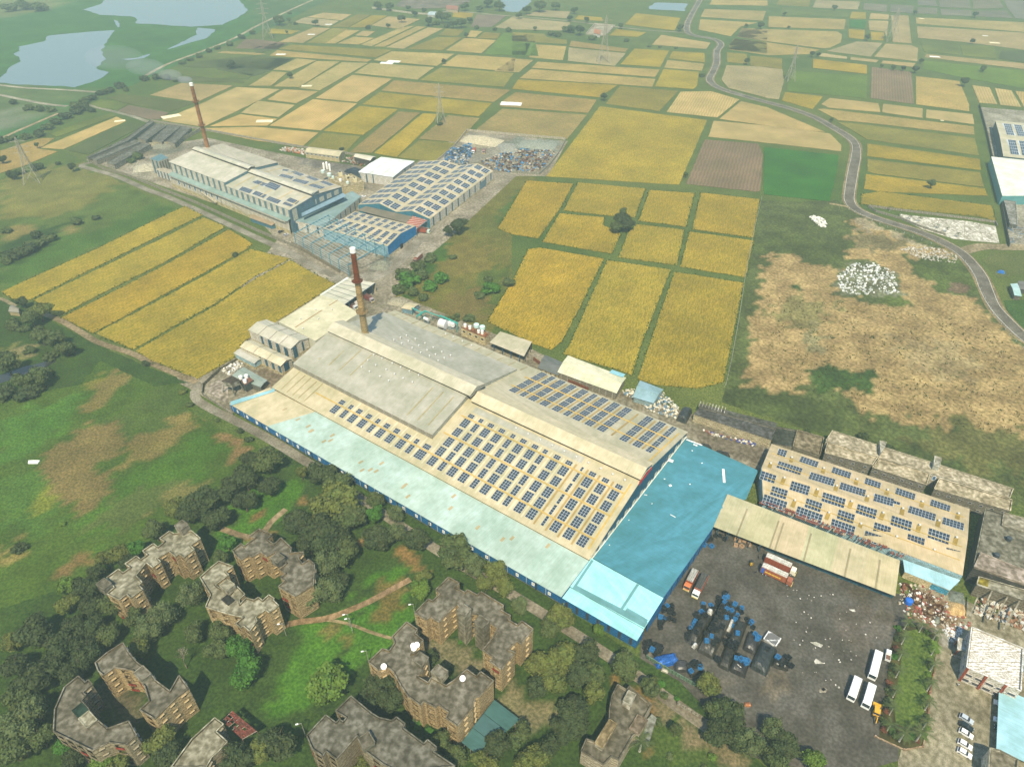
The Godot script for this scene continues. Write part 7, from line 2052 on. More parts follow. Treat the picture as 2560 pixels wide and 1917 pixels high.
	t=thing("lean_to","wide blue-grey lean-to roof against the rear shed gable",Cl,W(-129.2,0,-484))
	slab(t,"roof",[-153.5,8,-462,-130.2,6.5,-454,-112.7,6.5,-507,-120.4,8,-514],K(.24,.33,.34))
	wall(t,"wall",-153.5,-462,-130.2,-454,0,7.8,6.3,An)
	wall(t,"wall",-130.2,-454,-112.7,-507,0,6.3,6.3,K(.62,.62,.54))
	bd(t,Cy,-153.5,-462,-130.2,-454,.3,6.2,3,1.5,Ak,.06,.5)
	bd(t,Cy,-130.2,-454,-112.7,-507,.3,6,8,1.2,Ak,.06,.5)
	slab(t,"gutter_roof",[-144.9,11.4,-460,-145.7,12.6,-463,-123.7,12.6,-499,-121.1,11.4,-496],K(.22,.33,.42))
	var t_34:=shed("white_shed","bright white box shed with thin blue stripes behind the twin-gable shed",[-122.4,-554,-93.8,-543,-80.7,-578,-109.3,-588],7.6,8.3,Aj,K(.85,.85,.84),Ae,2,K(.6,.6,.6),"metal")
	bd(t_34,Cy,-123.6,-552,-96.4,-546,.3,7.4,5,.8,Ak,.06,.4)
	bd(t_34,Cy,-96.4,-546,-76.7,-578,.3,7.4,5,.9,Ak,.06,.5)
	t=thing("twin_gable_shed","tan twin-gable shed covered with solar arrays, white wall along the road",Cl,W(-64.2,0,-523))
	slab(t,"roof",[-111.8,7.4,-490,-95.8,9.6,-487,-56.4,9.6,-576,-75.8,7.4,-578],Bb)
	slab(t,"roof",[-82.5,7.4,-477,-95.8,9.6,-487,-56.4,9.6,-576,-42.4,7.4,-569],Bb)
	wall(t,"gable",-111.8,-490,-95.8,-487,0,7.2,9.4,Cc)
	wall(t,"gable",-95.8,-487,-82.5,-477,0,9.4,7.2,Cc)
	wall(t,"gable",-75.8,-578,-56.4,-576,0,7.2,9.4,Al)
	wall(t,"gable",-56.4,-576,-42.4,-569,0,9.4,7.2,Al)
	slab(t,"roof",[-82.5,7.4,-477,-70.9,9.6,-474,-28.2,9.6,-568,-42.4,7.4,-569],Bb)
	slab(t,"roof",[-57.4,7.4,-465,-70.9,9.6,-474,-28.2,9.6,-568,-15,7.4,-557],Bb)
	wall(t,"gable",-82.5,-477,-70.9,-474,0,7.2,9.4,Cc)
	wall(t,"gable",-70.9,-474,-57.4,-465,0,9.4,7.2,Cc)
	wall(t,"gable",-42.4,-569,-28.2,-568,0,7.2,9.4,Al)
	wall(t,"gable",-28.2,-568,-15,-557,0,9.4,7.2,Al)
	wall(t,"wall",-57.4,-465,-15,-557,0,7.2,7.2,An)
	wall(t,"wall",-111.8,-490,-75.8,-578,0,7.2,7.2,An)
	wall(t,"plinth",-57.3,-465,-14.9,-557,0,1.1,1.1,K(.66,.6,.4),"plaster")
	bd(t,Cy,-57.3,-465,-15,-557,.6,7,11,1.6,Ak,.06,.5)
	bd(t,"shutter",-25.1,-535,-20.8,-544,.3,5.6,1,10.2,K(.2,.33,.42),.06,.5)
	solar(t,[-110.2,7.5,-491,2.6,0,-6.2,4.2,.6,.9,3,3,-105.2,8.2,-490,2.6,0,-6.3,4.2,.6,.9,3,3,-100.2,8.9,-489,2.7,0,-6.3,4.2,.6,.9,3,3,-106.2,7.5,-501,2.6,0,-6.2,4.3,.6,.9,3,3,-101.1,8.2,-500,2.6,0,-6.3,4.3,.6,.9,3,3,-96,8.9,-499,2.7,0,-6.3,4.3,.6,.9,3,3,-102.2,7.5,-511,2.6,0,-6.2,4.4,.6,.8,3,3,-97,8.2,-510,2.6,0,-6.3,4.4,.6,.8,3,3,-91.7,8.9,-509,2.7,0,-6.3,4.4,.6,.8,3,3,-98.2,7.5,-521,2.6,0,-6.2,4.5,.6,.8,3,3,-92.8,8.2,-520,2.6,0,-6.3,4.5,.6,.8,3,3,-87.5,8.9,-519,2.7,0,-6.3,4.5,.6,.8,3,3,-94.1,7.5,-530,2.6,0,-6.2,4.6,.6,.8,3,3,-88.7,8.2,-530,2.6,0,-6.3,4.6,.6,.8,3,3,-83.2,8.9,-529,2.7,0,-6.3,4.6,.6,.8,3,3,-90.1,7.5,-540,2.6,0,-6.2,4.7,.6,.7,3,3,-84.5,8.2,-539,2.6,0,-6.3,4.7,.6,.7,3,3,-79,8.9,-538,2.7,0,-6.3,4.7,.6,.7,3,3,-86.1,7.5,-550,2.6,0,-6.2,4.8,.6,.7,3,3,-80.4,8.2,-549,2.6,0,-6.3,4.8,.6,.7,3,3,-74.7,8.9,-548,2.7,0,-6.3,4.8,.6,.7,3,3,-82.1,7.5,-560,2.6,0,-6.2,4.9,.6,.7,3,3,-76.3,8.2,-559,2.6,0,-6.3,4.9,.6,.7,3,3,-70.5,8.9,-558,2.7,0,-6.3,4.9,.6,.7,3,3,-78.1,7.5,-570,2.6,0,-6.2,5,.6,.6,3,3,-72.1,8.2,-569,2.6,0,-6.3,5,.6,.6,3,3,-66.2,8.9,-568,2.7,0,-6.3,5,.6,.6,3,3,-83.3,7.7,-480,3.2,0,-7.3,-4.8,.8,-3.3,3,3,-89.1,8.6,-484,3.2,0,-7.2,-4.8,.8,-3.3,3,3,-78.3,7.7,-492,3.2,0,-7.3,-4.8,.8,-3.2,3,3,-84.2,8.6,-496,3.2,0,-7.2,-4.8,.8,-3.2,3,3,-73.3,7.7,-503,3.2,0,-7.3,-4.8,.8,-3.1,3,3,-79.2,8.6,-507,3.2,0,-7.2,-4.8,.8,-3.1,3,3,-68.3,7.7,-514,3.2,0,-7.3,-4.9,.8,-3,3,3,-74.3,8.6,-518,3.2,0,-7.2,-4.9,.8,-3,3,3,-63.3,7.7,-526,3.2,0,-7.3,-4.9,.8,-2.9,3,3,-69.3,8.6,-529,3.2,0,-7.2,-4.9,.8,-2.9,3,3,-58.3,7.7,-537,3.2,0,-7.3,-4.9,.8,-2.8,3,3,-64.3,8.6,-540,3.2,0,-7.2,-4.9,.8,-2.8,3,3,-53.3,7.7,-548,3.2,0,-7.3,-5,.8,-2.7,3,3])
	solar(t,[-59.4,8.6,-552,3.2,0,-7.2,-5,.8,-2.7,3,3,-48.3,7.7,-560,3.2,0,-7.3,-5,.8,-2.6,3,3,-54.4,8.6,-563,3.2,0,-7.2,-5,.8,-2.6,3,3,-80.4,7.7,-478,2.9,0,-6.5,4.2,.8,1,3,3,-75.3,8.6,-477,3,0,-6.6,4.2,.8,1,3,3,-75.9,7.7,-489,2.9,0,-6.5,4.3,.8,.9,3,3,-70.6,8.6,-488,3,0,-6.6,4.3,.8,.9,3,3,-71.4,7.7,-499,2.9,0,-6.5,4.4,.8,.8,3,3,-66,8.6,-498,3,0,-6.6,4.4,.8,.8,3,3,-66.9,7.7,-509,2.9,0,-6.5,4.5,.8,.7,3,3,-61.4,8.6,-508,3,0,-6.6,4.5,.8,.7,3,3,-62.4,7.7,-519,2.9,0,-6.5,4.6,.8,.6,3,3,-56.8,8.6,-518,3,0,-6.6,4.6,.8,.6,3,3,-57.9,7.7,-530,2.9,0,-6.5,4.7,.8,.5,3,3,-52.2,8.6,-529,3,0,-6.6,4.7,.8,.5,3,3,-53.5,7.7,-540,2.9,0,-6.5,4.8,.8,.4,3,3,-47.5,8.6,-539,3,0,-6.6,4.8,.8,.4,3,3,-49,7.7,-550,2.9,0,-6.5,4.9,.8,.3,3,3,-42.9,8.6,-550,3,0,-6.6,4.9,.8,.3,3,3,-44.5,7.7,-560,2.9,0,-6.5,5,.8,.2,3,3,-38.3,8.6,-560,3,0,-6.6,5,.8,.2,3,3,-58.2,7.7,-468,3,0,-6.6,-4.9,.8,-3.4,3,3,-64.2,8.6,-472,3,0,-6.6,-4.9,.8,-3.4,3,3,-53.5,7.7,-478,3,0,-6.6,-4.9,.8,-3.5,3,3,-59.4,8.6,-482,3,0,-6.6,-4.9,.8,-3.5,3,3,-48.8,7.7,-488,3,0,-6.6,-4.8,.8,-3.5,3,3,-54.7,8.6,-493,3,0,-6.6,-4.8,.8,-3.5,3,3,-44.1,7.7,-498,3,0,-6.6,-4.8,.8,-3.6,3,3,-50,8.6,-503,3,0,-6.6,-4.8,.8,-3.6,3,3,-39.4,7.7,-509,3,0,-6.6,-4.8,.8,-3.7,3,3,-45.3,8.6,-513,3,0,-6.6,-4.8,.8,-3.7,3,3,-34.7,7.7,-519,3,0,-6.6,-4.8,.8,-3.7,3,3,-40.5,8.6,-524,3,0,-6.6,-4.8,.8,-3.7,3,3,-30,7.7,-529,3,0,-6.6,-4.8,.8,-3.8,3,3,-35.8,8.6,-534,3,0,-6.6,-4.8,.8,-3.8,3,3,-25.2,7.7,-540,3,0,-6.6,-4.8,.8,-3.9,3,3,-31.1,8.6,-544,3,0,-6.6,-4.8,.8,-3.9,3,3,-20.5,7.7,-550,3,0,-6.6,-4.7,.8,-3.9,3,3,-26.3,8.6,-555,3,0,-6.6,-4.7,.8,-3.9,3,3])
	t=thing("solar_shed","solar-covered shed with bright blue gable behind the steel frame",Cl,W(-73.9,0,-437))
	slab(t,"roof",[-128.7,8.2,-448,-116.9,9.8,-460,-73.9,9.8,-437,-80.7,8.2,-421],Bb)
	slab(t,"roof",[-111.7,8.2,-476,-116.9,9.8,-460,-73.9,9.8,-437,-65.8,8.2,-452],Bb)
	wall(t,"gable",-80.7,-421,-73.9,-437,0,8,9.7,K(.01,.24,.62))
	wall(t,"gable",-73.9,-437,-65.8,-452,0,9.7,8,K(.01,.24,.62))
	wall(t,"wall",-128.7,-448,-80.7,-421,0,8,8,K(.35,.62,.8))
	wall(t,"wall",-128.7,-448,-111.7,-476,0,8,8,An)
	wall(t,"wall",-111.7,-476,-65.8,-452,0,8,8,An)
	wall(t,"plinth",-80.7,-421,-65.7,-452,0,1.6,1.6,K(.7,.64,.45),"plaster")
	bd(t,"door",-74.6,-433,-73.1,-436,0,3.4,1,3,Bo,.08,.5)
	wr(t,-73.1,-436,-65.6,-452,.2,1.2,4,1,K(.3,.3,.3),Cq)
	solar(t,[-126.3,8.3,-448,3.1,0,1.8,3.2,.4,-3.4,3,3,-122.3,8.9,-453,3,0,1.7,5.6,.8,-5.8,3,4,-120.3,8.3,-445,3.1,0,1.8,3.1,.4,-3.5,3,3,-116.6,8.9,-449,3,0,1.7,5.3,.8,-6,3,4,-114.4,8.3,-442,3.1,0,1.8,2.9,.4,-3.7,3,3,-110.8,8.9,-446,3,0,1.7,5,.8,-6.3,3,4,-108.4,8.3,-438,3.1,0,1.8,2.7,.4,-3.8,3,3,-105.1,8.9,-443,3,0,1.7,4.7,.8,-6.5,3,4,-102.5,8.3,-435,3.1,0,1.8,2.6,.4,-3.9,3,3,-99.4,8.9,-440,3,0,1.7,4.4,.8,-6.7,3,4,-96.5,8.3,-432,3.1,0,1.8,2.4,.4,-4.1,3,3,-93.6,8.9,-436,3,0,1.7,4.1,.8,-7,3,4,-90.6,8.3,-428,3.1,0,1.8,2.2,.4,-4.2,3,3,-87.9,8.9,-433,3,0,1.7,3.8,.8,-7.2,3,4,-84.7,8.3,-425,3.1,0,1.8,2.1,.4,-4.3,3,3,-82.2,8.9,-430,3,0,1.7,3.5,.8,-7.4,3,4,-110.9,8.4,-474,3,0,1.6,-1.7,.5,5.2,3,3,-113,9,-467,2.9,0,1.6,-1.8,.5,5.4,3,3,-105.2,8.4,-471,3,0,1.6,-1.9,.5,5.2,3,3,-107.5,9,-464,2.9,0,1.6,-1.9,.5,5.4,3,3,-99.5,8.4,-468,3,0,1.6,-2,.5,5.2,3,3,-101.9,9,-461,2.9,0,1.6,-2,.5,5.3,3,3,-93.8,8.4,-464,3,0,1.6,-2.1,.5,5.1,3,3,-96.4,9,-458,2.9,0,1.6,-2.2,.5,5.3,3,3,-88.1,8.4,-462,3,0,1.6,-2.2,.5,5.1,3,3,-90.8,9,-455,2.9,0,1.6,-2.3,.5,5.3,3,3,-82.4,8.4,-458,3,0,1.6,-2.3,.5,5.1,3,3,-85.3,9,-452,2.9,0,1.6,-2.4,.5,5.2,3,3,-76.7,8.4,-455,3,0,1.6,-2.5,.5,5,3,3,-79.7,9,-449,2.9,0,1.6,-2.5,.5,5.2,3,3,-71,8.4,-452,3,0,1.6,-2.6,.5,5,3,3,-74.1,9,-446,2.9,0,1.6,-2.7,.5,5.1,3,3])
	t=thing("link_roof","brown weathered roof linking the twin gables and the solar shed",Cl,W(-111.1,0,-482))
	slab(t,"roof",[-111.1,6.6,-482,-106,7,-488,-70.4,7,-470,-73.6,6.6,-460],K(.2,.17,.12))
	t=thing("tiled_porch","red and white patched tile porch over the parked lorry",Cl,W(-73.7,0,-461))
	var tiles:=[W(-73.7,6.5,-461),W(-65.6,6.1,-452),W(-59.3,6.1,-466),W(-70.6,6.5,-472)]
	for i in 16:
		for j in 14:
			var a: Vector3=tiles[0].lerp(tiles[1],(i+.5) / 16.0).lerp(tiles[3].lerp(tiles[2],(i+.5) / 16.0),(j+.5) / 14.0)
			var g:=G()
			g.obox(a+W(0,.02*(i % 2),0),Basis.from_euler(W(0,.75,.06)),W(tiles[0].distance_to(tiles[1]) / 17.0,.1,tiles[0].distance_to(tiles[3]) / 15.0),K(.36,.11,.07) if (i*7+j*3) % 5 else K(.55,.48,.4))
			obj("tile",g,"paint",t)
	wall(t,"fascia",-65.6,-452,-59.3,-466,5.6,6.2,6.2,K(.5,.6,.66))
	box1("post","metal",t,W(-65.5,0,-452),W(.3,5.8,.3),0,K(.2,.25,.3))
	box1("post","metal",t,W(-59.5,0,-465),W(.3,5.8,.3),0,K(.2,.25,.3))
	t=thing("steel_frame","bare blue steel skeleton of a shed with seven portal frames",Cl,W(-120.2,0,-416))
	var q:=func(i: float,j: float,y: float) -> Vector3: return W(-101.7,y,-395)+W(-7.4,0,-7.5)*i+W(19.9,0,-19.7)*j
	for i in 7:
		var g:=G()
		g.bar(q.call(i,0,0),q.call(i,0,8.2),.55,.4,K(.06,.19,.25))
		g.bar(q.call(i,1,0),q.call(i,1,12.6),.55,.4,K(.06,.19,.25))
		g.bar(q.call(i,0,8.2),q.call(i,1,12.6),.35,.6,K(.06,.19,.25))
		obj("portal_frame",g,"paint",t)
	for j in 17:
		var g:=G()
		var k:=j / 12.0
		var y:=8.55+4.4*k
		if j > 12:
			k=.0
			y=1.8+1.7*(j - 13)
		g.bar(q.call(0,k,y),q.call(6,k,y),.22,.22,K(.3,.4,.4))
		obj("purlin" if j < 13 else "side_rail",g,"paint",t)
	bw("grey-brown wall below the steel frame along the lane",[-109,-400,-149,-440],2.4,.4,K(.3,.27,.19))
	bw("long grey-brown wall between the lane and the rear factory",[-361,-598,-339,-578,-314,-565,-274,-535,-237,-508,-179,-461,-149,-438,-136,-428],2.2,.4,K(.33,.31,.24))
	bw("pale wall between the scrap yard and the paddies",[-64,-598,-52,-635,-42.6,-680,0,-668,49,-655],2.0,.35,K(.58,.54,.44))
	bw("grey wall at the right side of the scrap yard",[49,-652,40.6,-617,31.3,-588,22.4,-568,0,-572],2.0,.35,K(.36,.36,.3))
	bw("boundary wall behind the rear factory below the stubble fields",[-353,-709,-296,-684,-234,-654,-187,-633,-145,-617,-120,-605],2.0,.35,K(.42,.4,.33))
	var t_35:=shed("long_house","long cream house with tan roof behind the rear factory",[-178.1,-608,-147.1,-597,-144.6,-610,-177.2,-620],5,6.4,Ay,K(.58,.5,.33),Ae,0,Aa,"metal")
	wr(t_35,-178.1,-608,-147.1,-597,3.2,4.4,8,2.2,K(.4,.4,.36),Cq,K(.06,.12,.18))
	var t_36:=shed("rusty_canopy","rusty white canopy over scrap behind the rear factory",[-133.9,-596,-119,-587,-115.9,-596,-132.4,-603],5.2,6.2,K(.12,.11,.1),K(.66,.6,.5),Ae,0,Aa,"metal")
	var t_37:=block("plant_block","yellow-cream plant block carrying tanks and chillers",[-127.5,-524,-120.6,-530,-115.7,-536,-127.9,-551,-143.4,-541],7,Ay,K(.55,.47,.3),.4,Cn,Cl)
	var wq38:=thing(Cr,"squat green-white tank farthest left on the plant block",Cs,W(-151.1,7.02,-554),"tanks of the plant block")
	tank(wq38,"tank",-151.1,7.02,-554,1.5,2.4,Cd)
	var wq39:=thing(Cr,"larger squat white-green tank on the plant block",Cs,W(-144.5,7.02,-547),"tanks of the plant block")
	tank(wq39,"tank",-144.5,7.02,-547,1.7,2.6,Cd)
	var wq40:=thing(Cr,"small tank on legs at the middle of the plant block",Cs,W(-140.6,7.02,-542),"tanks of the plant block")
	tank(wq40,"tank",-140.6,7.02,-542,1.0,2.0,Cd)
	var wq41:=thing(Cr,"small white tank near the chillers on the plant block",Cs,W(-133.6,7.02,-536),"tanks of the plant block")
	tank(wq41,"tank",-133.6,7.02,-536,1.0,2.0,Ac)
	var wq42:=thing(Cr,"small round tank at the front of the plant block",Cs,W(-127.1,7.02,-531),"tanks of the plant block")
	tank(wq42,"tank",-127.1,7.02,-531,1.1,2.0,Cd)
	var wq43:=thing(Cr,"white silo, left one of three behind the plant block",Cs,W(-156.4,0,-579),"tanks of the plant block")
	tank(wq43,"tank",-156.4,0,-579,.9,6.2,Ac)
	var wq44:=thing(Cr,"white silo, tallest middle one of three behind the plant block",Cs,W(-154.3,0,-581),"tanks of the plant block")
	tank(wq44,"tank",-154.3,0,-581,.9,6.4,Ac)
	var wq45:=thing(Cr,"white silo, right one of three behind the plant block",Cs,W(-151.1,0,-577),"tanks of the plant block")
	tank(wq45,"tank",-151.1,0,-577,.9,6.2,Ac)
	var ck0:=thing("chiller","cream cooling tower with dark louvre, farthest of three on the plant block","cooling unit",W(-135.7,7,-547),"cooling towers on the plant block")
	box1("casing","paint",ck0,W(-135.7,7.02,-547),W(2.6,3.0,2.6),.6,K(.62,.55,.33))
	box1("louvre","paint",ck0,W(-135,7.4,-546),W(1.9,1.7,.1),.6,K(.08,.07,.06))
	tube1("fan","paint",ck0,W(-135.7,10,-547),W(-135.7,10.7,-547),.7,.8,10,K(.1,.1,.09))
	var ck1:=thing("chiller","cream cooling tower with dark louvre, middle of three on the plant block","cooling unit",W(-128.9,7,-541),"cooling towers on the plant block")
	box1("casing","paint",ck1,W(-128.9,7.02,-541),W(2.6,3.0,2.6),.6,K(.62,.55,.33))
	box1("louvre","paint",ck1,W(-128.1,7.4,-540),W(1.9,1.7,.1),.6,K(.08,.07,.06))
	tube1("fan","paint",ck1,W(-128.9,10,-541),W(-128.9,10.7,-541),.7,.8,10,K(.1,.1,.09))
	var ck2:=thing("chiller","cream cooling tower with dark louvre, nearest of three on the plant block","cooling unit",W(-122.1,7,-535),"cooling towers on the plant block")
	box1("casing","paint",ck2,W(-122.1,7.02,-535),W(2.6,3.0,2.6),.6,K(.62,.55,.33))
	box1("louvre","paint",ck2,W(-121.4,7.4,-534),W(1.9,1.7,.1),.6,K(.08,.07,.06))
	tube1("fan","paint",ck2,W(-122.1,10,-535),W(-122.1,10.7,-535),.7,.8,10,K(.1,.1,.09))
	var t_46:=block("stone_hut","grey shed row nearest the dark field, behind the lane",[-360,-596,-345,-640,-344,-696,-349,-699,-350,-647,-362,-598],4,Bc,Bd,.25,Cn,Cl)
	var t_47:=block("stone_hut","long stone hut row with small doors nearest the lane",[-350,-590,-332,-636,-340,-643,-355,-594],4,Bc,Bd,.25,Cn,Cl)
	wr(t_47,-332,-636,-340,-643,1,2.6,9,1.3,Am,Cq)
	wr(t_47,-350,-590,-332,-636,.6,2.2,3,1.3,Am,Cq)
	var t_48:=block("stone_hut","broad stone hut, first of the four behind the yard",[-340,-648,-329,-640,-327,-685,-340,-690],4,Bc,Bd,.25,Cn,Cl)
	wr(t_48,-329,-640,-327,-685,1,2.6,9,1.3,Am,Cq)
	wr(t_48,-340,-648,-329,-640,.6,2.2,3,1.3,Am,Cq)
	var t_49:=block("stone_hut","broad stone hut, second of the four behind the yard",[-325,-643,-313,-636,-313,-682,-326,-687],4,Bc,Bd,.25,Cn,Cl)
	wr(t_49,-313,-636,-313,-682,1,2.6,9,1.3,Am,Cq)
	wr(t_49,-325,-643,-313,-636,.6,2.2,3,1.3,Am,Cq)
	var t_50:=block("stone_hut","broad stone hut, third of the four behind the yard",[-310,-640,-300,-632,-301,-676,-312,-682],4,Bc,Bd,.25,Cn,Cl)
	wr(t_50,-300,-632,-301,-676,1,2.6,9,1.3,Am,Cq)
	wr(t_50,-310,-640,-300,-632,.6,2.2,3,1.3,Am,Cq)
	var t_51:=block("stone_hut","low stone hut row along the rubble yard",[-339,-585,-330,-579,-321,-631,-331,-634],4,Bc,Bd,.25,Cn,Cl)
	wr(t_51,-330,-579,-321,-631,1,2.6,9,1.3,Am,Cq)
	wr(t_51,-339,-585,-330,-579,.6,2.2,3,1.3,Am,Cq)
	bw("cream wall in front of the stone huts",[-338,-597,-325,-638,-303,-641,-295,-680],3.2,.35,K(.55,.5,.35))
	sc("scrap","heaps of rusty and blue scrap machinery in the scrap yard","scrap",[-27.5,-597,-.8,-626,12.6,-629,36.2,-626,37.6,-614,22.1,-570,-.8,-572,-15.2,-575],600,.4,1.8,[K(.14,.06,.04),K(.05,.04,.04),K(.06,.22,.42),K(.42,.36,.26)],.1,"paint","box",2.5)
	sc("scrap","steel bars and rods lying among the scrap","scrap",[-27.5,-597,-.8,-626,36.2,-626,22.1,-570,-15.2,-575],200,.4,1.6,[K(.2,.09,.05),K(.1,.09,.08),K(.3,.26,.2)],.1,"paint","rod",1.5)
	sc("scrap","blue sheets and bales heaped left of the scrap yard road","scrap",[-61,-597,-54,-629,-37.7,-646,-34.3,-617,-38.1,-591,-51,-588],300,.5,2.0,[K(.03,.13,.3),K(.04,.05,.06),K(.5,.47,.42),K(.05,.16,.28)],.1,"paint","box",2.0)
	sc("scrap","junk behind the cream house at the rear factory","scrap",[-206,-626,-180,-614,-183,-626,-197,-633,-204,-636],220,.3,1.5,[K(.4,.36,.3),K(.42,.16,.06),K(.6,.58,.52)],.1,"paint","box",1.2)
	sc("scrap","machine junk under and beside the rusty canopy","scrap",[-145,-597,-141,-611,-121,-608,-118,-597,-127,-586],260,.3,1.6,[K(.1,.09,.08),K(.3,.14,.07),K(.4,.38,.33)],.1,"paint","box",1.2)
	heap("heap","stone","pale sand heap in the scrap yard","heap",-44.8,-660,-10.3,-644,22,3.2,K(.6,.53,.38),.18,2.0)
	heap("heap","stone","grey gravel heap beside the scrap","heap",-6.1,-644,-.8,-617,16,3.0,K(.34,.34,.3),.18,2.0)
	heap("heap","stone","flat grey gravel bank at the back of the scrap yard","heap",6.3,-644,39.5,-635,20,2.2,K(.32,.34,.29),.18,2.0)
	heap("heap","stone","grey gravel heap below the bright blue gable","heap",-90,-411,-78,-408,13,3.0,K(.26,.26,.2),.18,2.0)
	heap("heap","stone","stony heap at the corner of the front shed","heap",-73,-366,-63,-362,9,1.8,K(.4,.36,.26),.18,2.0)
	heap("heap","stone","pale ash heap left of the rear shed","heap",-316,-580,-296,-586,18,3.0,K(.52,.48,.37),.18,2.0)
	heap("heap","stone","grey ash heap in front of the stone huts","heap",-323,-635,-308,-644,16,2.4,K(.28,.27,.21),.18,2.0)
	heap("heap","stone","orange sand heap beside the building works","heap",154,-153,160,-151,6.5,2.2,K(.62,.42,.2),.18,2.0)
	heap("heap","stone","grey aggregate heap beside the building works","heap",157,-158,162,-156,6,1.2,K(.2,.22,.19),.18,2.0)
	heap("heap","stone","small grey aggregate heap by the rebar","heap",147,-148,149,-147,4,1.0,K(.22,.23,.19),.18,2.0)
	sc("rubble","pale broken blocks and rags strewn behind the solar slope","rubble",[50,-280,61,-279,74,-278,80,-265,77,-256,66,-262,59,-271],420,.3,1.3,[K(.62,.56,.42),K(.5,.46,.36),K(.12,.2,.26)],.1,"paint","box",.8)
	var t_52:=shed("edge_factory","blue-walled solar factory cut by the right edge of the picture",[412,-589,463,-569,507,-666,458,-686],8,9.2,K(.05,.14,.22),K(.56,.5,.36),Ae,0,Aa,"metal")
	solar(t_52,[420,8.3,-593,5.6,0,2.2,16.5,.8,-34.8,4,5,443,9.1,-641,5.6,0,2.2,16.5,-.8,-34.8,4,5,428,8.3,-590,5.6,0,2.2,16.5,.8,-34.8,4,5,451,9.1,-638,5.6,0,2.2,16.5,-.8,-34.8,4,5,436,8.3,-586,5.6,0,2.2,16.5,.8,-34.8,4,5,459,9.1,-635,5.6,0,2.2,16.5,-.8,-34.8,4,5,445,8.3,-583,5.6,0,2.2,16.5,.8,-34.8,4,5,468,9.1,-631,5.6,0,2.2,16.5,-.8,-34.8,4,5])
	var t_53:=block("edge_factory","white flat-roofed factory block below the right-edge solar factory",[366,-507,394,-507,426,-583,403,-591],7,K(.12,.33,.36),K(.85,.83,.74),0,"sheet",Cl)
	var t_54:=block("edge_shed","narrow grey-roofed shed at the lower end of the right-edge factory",[349,-464,353,-462,375,-503,368,-506],4,K(.15,.16,.15),K(.36,.36,.33),.2,Cn,Cl)
	sc("site_gear","scaffold and gear beside the right-edge factory","equipment",[353,-468,361,-466,346,-440,336,-440],60,.6,2.2,[Aa,K(.5,.48,.42),K(.05,.2,.4)],.1,"paint","rod",3.0)
	bw("dark wall along the hedge of the right-edge factory",[484,-760,447,-677,416,-610,391,-556,351,-472,334,-436],2.6,.4,K(.1,.11,.09))
	patch("yard","dirt",[484,-757,569,-730,373,-423,335,-436,351,-472,391,-556,416,-610,447,-677],K(.42,.39,.31),"pale yard of the right-edge factory","yard",.1,6.0,.0,.3)
	var t_55:=shed("farmhouse","small white house with orange roof inside the walled farm compound",[115.6,-1099.8,123.7,-1090.5,128.1,-1121.3,119.5,-1129.4],4.2,5.6,Ac,K(.45,.18,.08),Ae,0,Aa,"metal")
	patch("farm_yard","dirt",[106,-1111,125,-1181,154,-1168,131,-1103],K(.5,.45,.34),"pale yard of the walled farmhouse","yard",.2,8.0)
	bw("pale compound wall round the far farmhouse",[106,-1111,125,-1184,154,-1170,138,-1119],2.0,.5,K(.6,.57,.48))
	var t_56:=shed("compound_house","reddish house among cypresses in the far compound",[-106.9,-1285.6,-87.4,-1275.4,-87.7,-1312,-107.5,-1320],4.5,6.5,K(.6,.5,.36),K(.36,.15,.09),Ae,0,Aa,"metal")
	var t_57:=shed("compound_shed","white and blue shed at the foot of the far compound",[-132.9,-1241.7,-117.9,-1236.9,-116.6,-1266.3,-131.7,-1268.3],3.5,4.5,K(.65,.66,.64),K(.5,.58,.62),Ae,0,Aa,"metal")
	bw("long pale wall of the far compound",[-232,-1316,-200,-1295,-163,-1270,-119,-1255,-93,-1305],2.6,.6,K(.62,.58,.47))
	patch("compound_ground","dirt",[-197,-1338,-187,-1474,-87,-1474,-72,-1377,-106,-1322,-155,-1311],K(.24,.2,.15),"grey-brown bare ground of the far compound","ground",.2,14.0)
	var t_58:=shed("hut","small grey-roofed hut beside the leaning trees at the left",[-288,-349,-282,-348,-284,-352,-290,-356],2.8,3.6,K(.5,.42,.25),K(.3,.27,.22),Ae,0,Aa,"metal")
	var t_59:=shed("tin_hut","pale blue tin hut beside the winding road at the right",[298,-367,301,-366,307,-381,303,-380],3,3.5,K(.2,.18,.15),K(.45,.62,.64),Ae,0,Aa,"metal")
	var t_60:=shed("tin_hut","dark tin hut behind the pale blue one by the road",[305,-375,313,-372,320,-384,310,-384],2.8,3.2,K(.12,.11,.1),K(.16,.15,.14),Ae,0,Aa,"metal")
	patch("weedy_plot","grass",[307,-419,321,-428,330,-427,360,-425,341,-393,323,-399,304,-393,304,-402],K(.15,.16,.05),"weedy ground between the road and the right edge","ground",.1,3.0,.0,.6)
	patch("weedy_plot","grass",[292,-366,304,-366,322,-364,296,-320,286,-334,286,-352],K(.07,.13,.03),"green verge plot at the lower right road bend","ground",.1,3.0,.0,.6)
	heap("drum_stack","paint","blue water drum lying beside the winding road","tank",307,-401,311,-399,2.2,1.8,K(.02,.13,.4),.02,4.0)
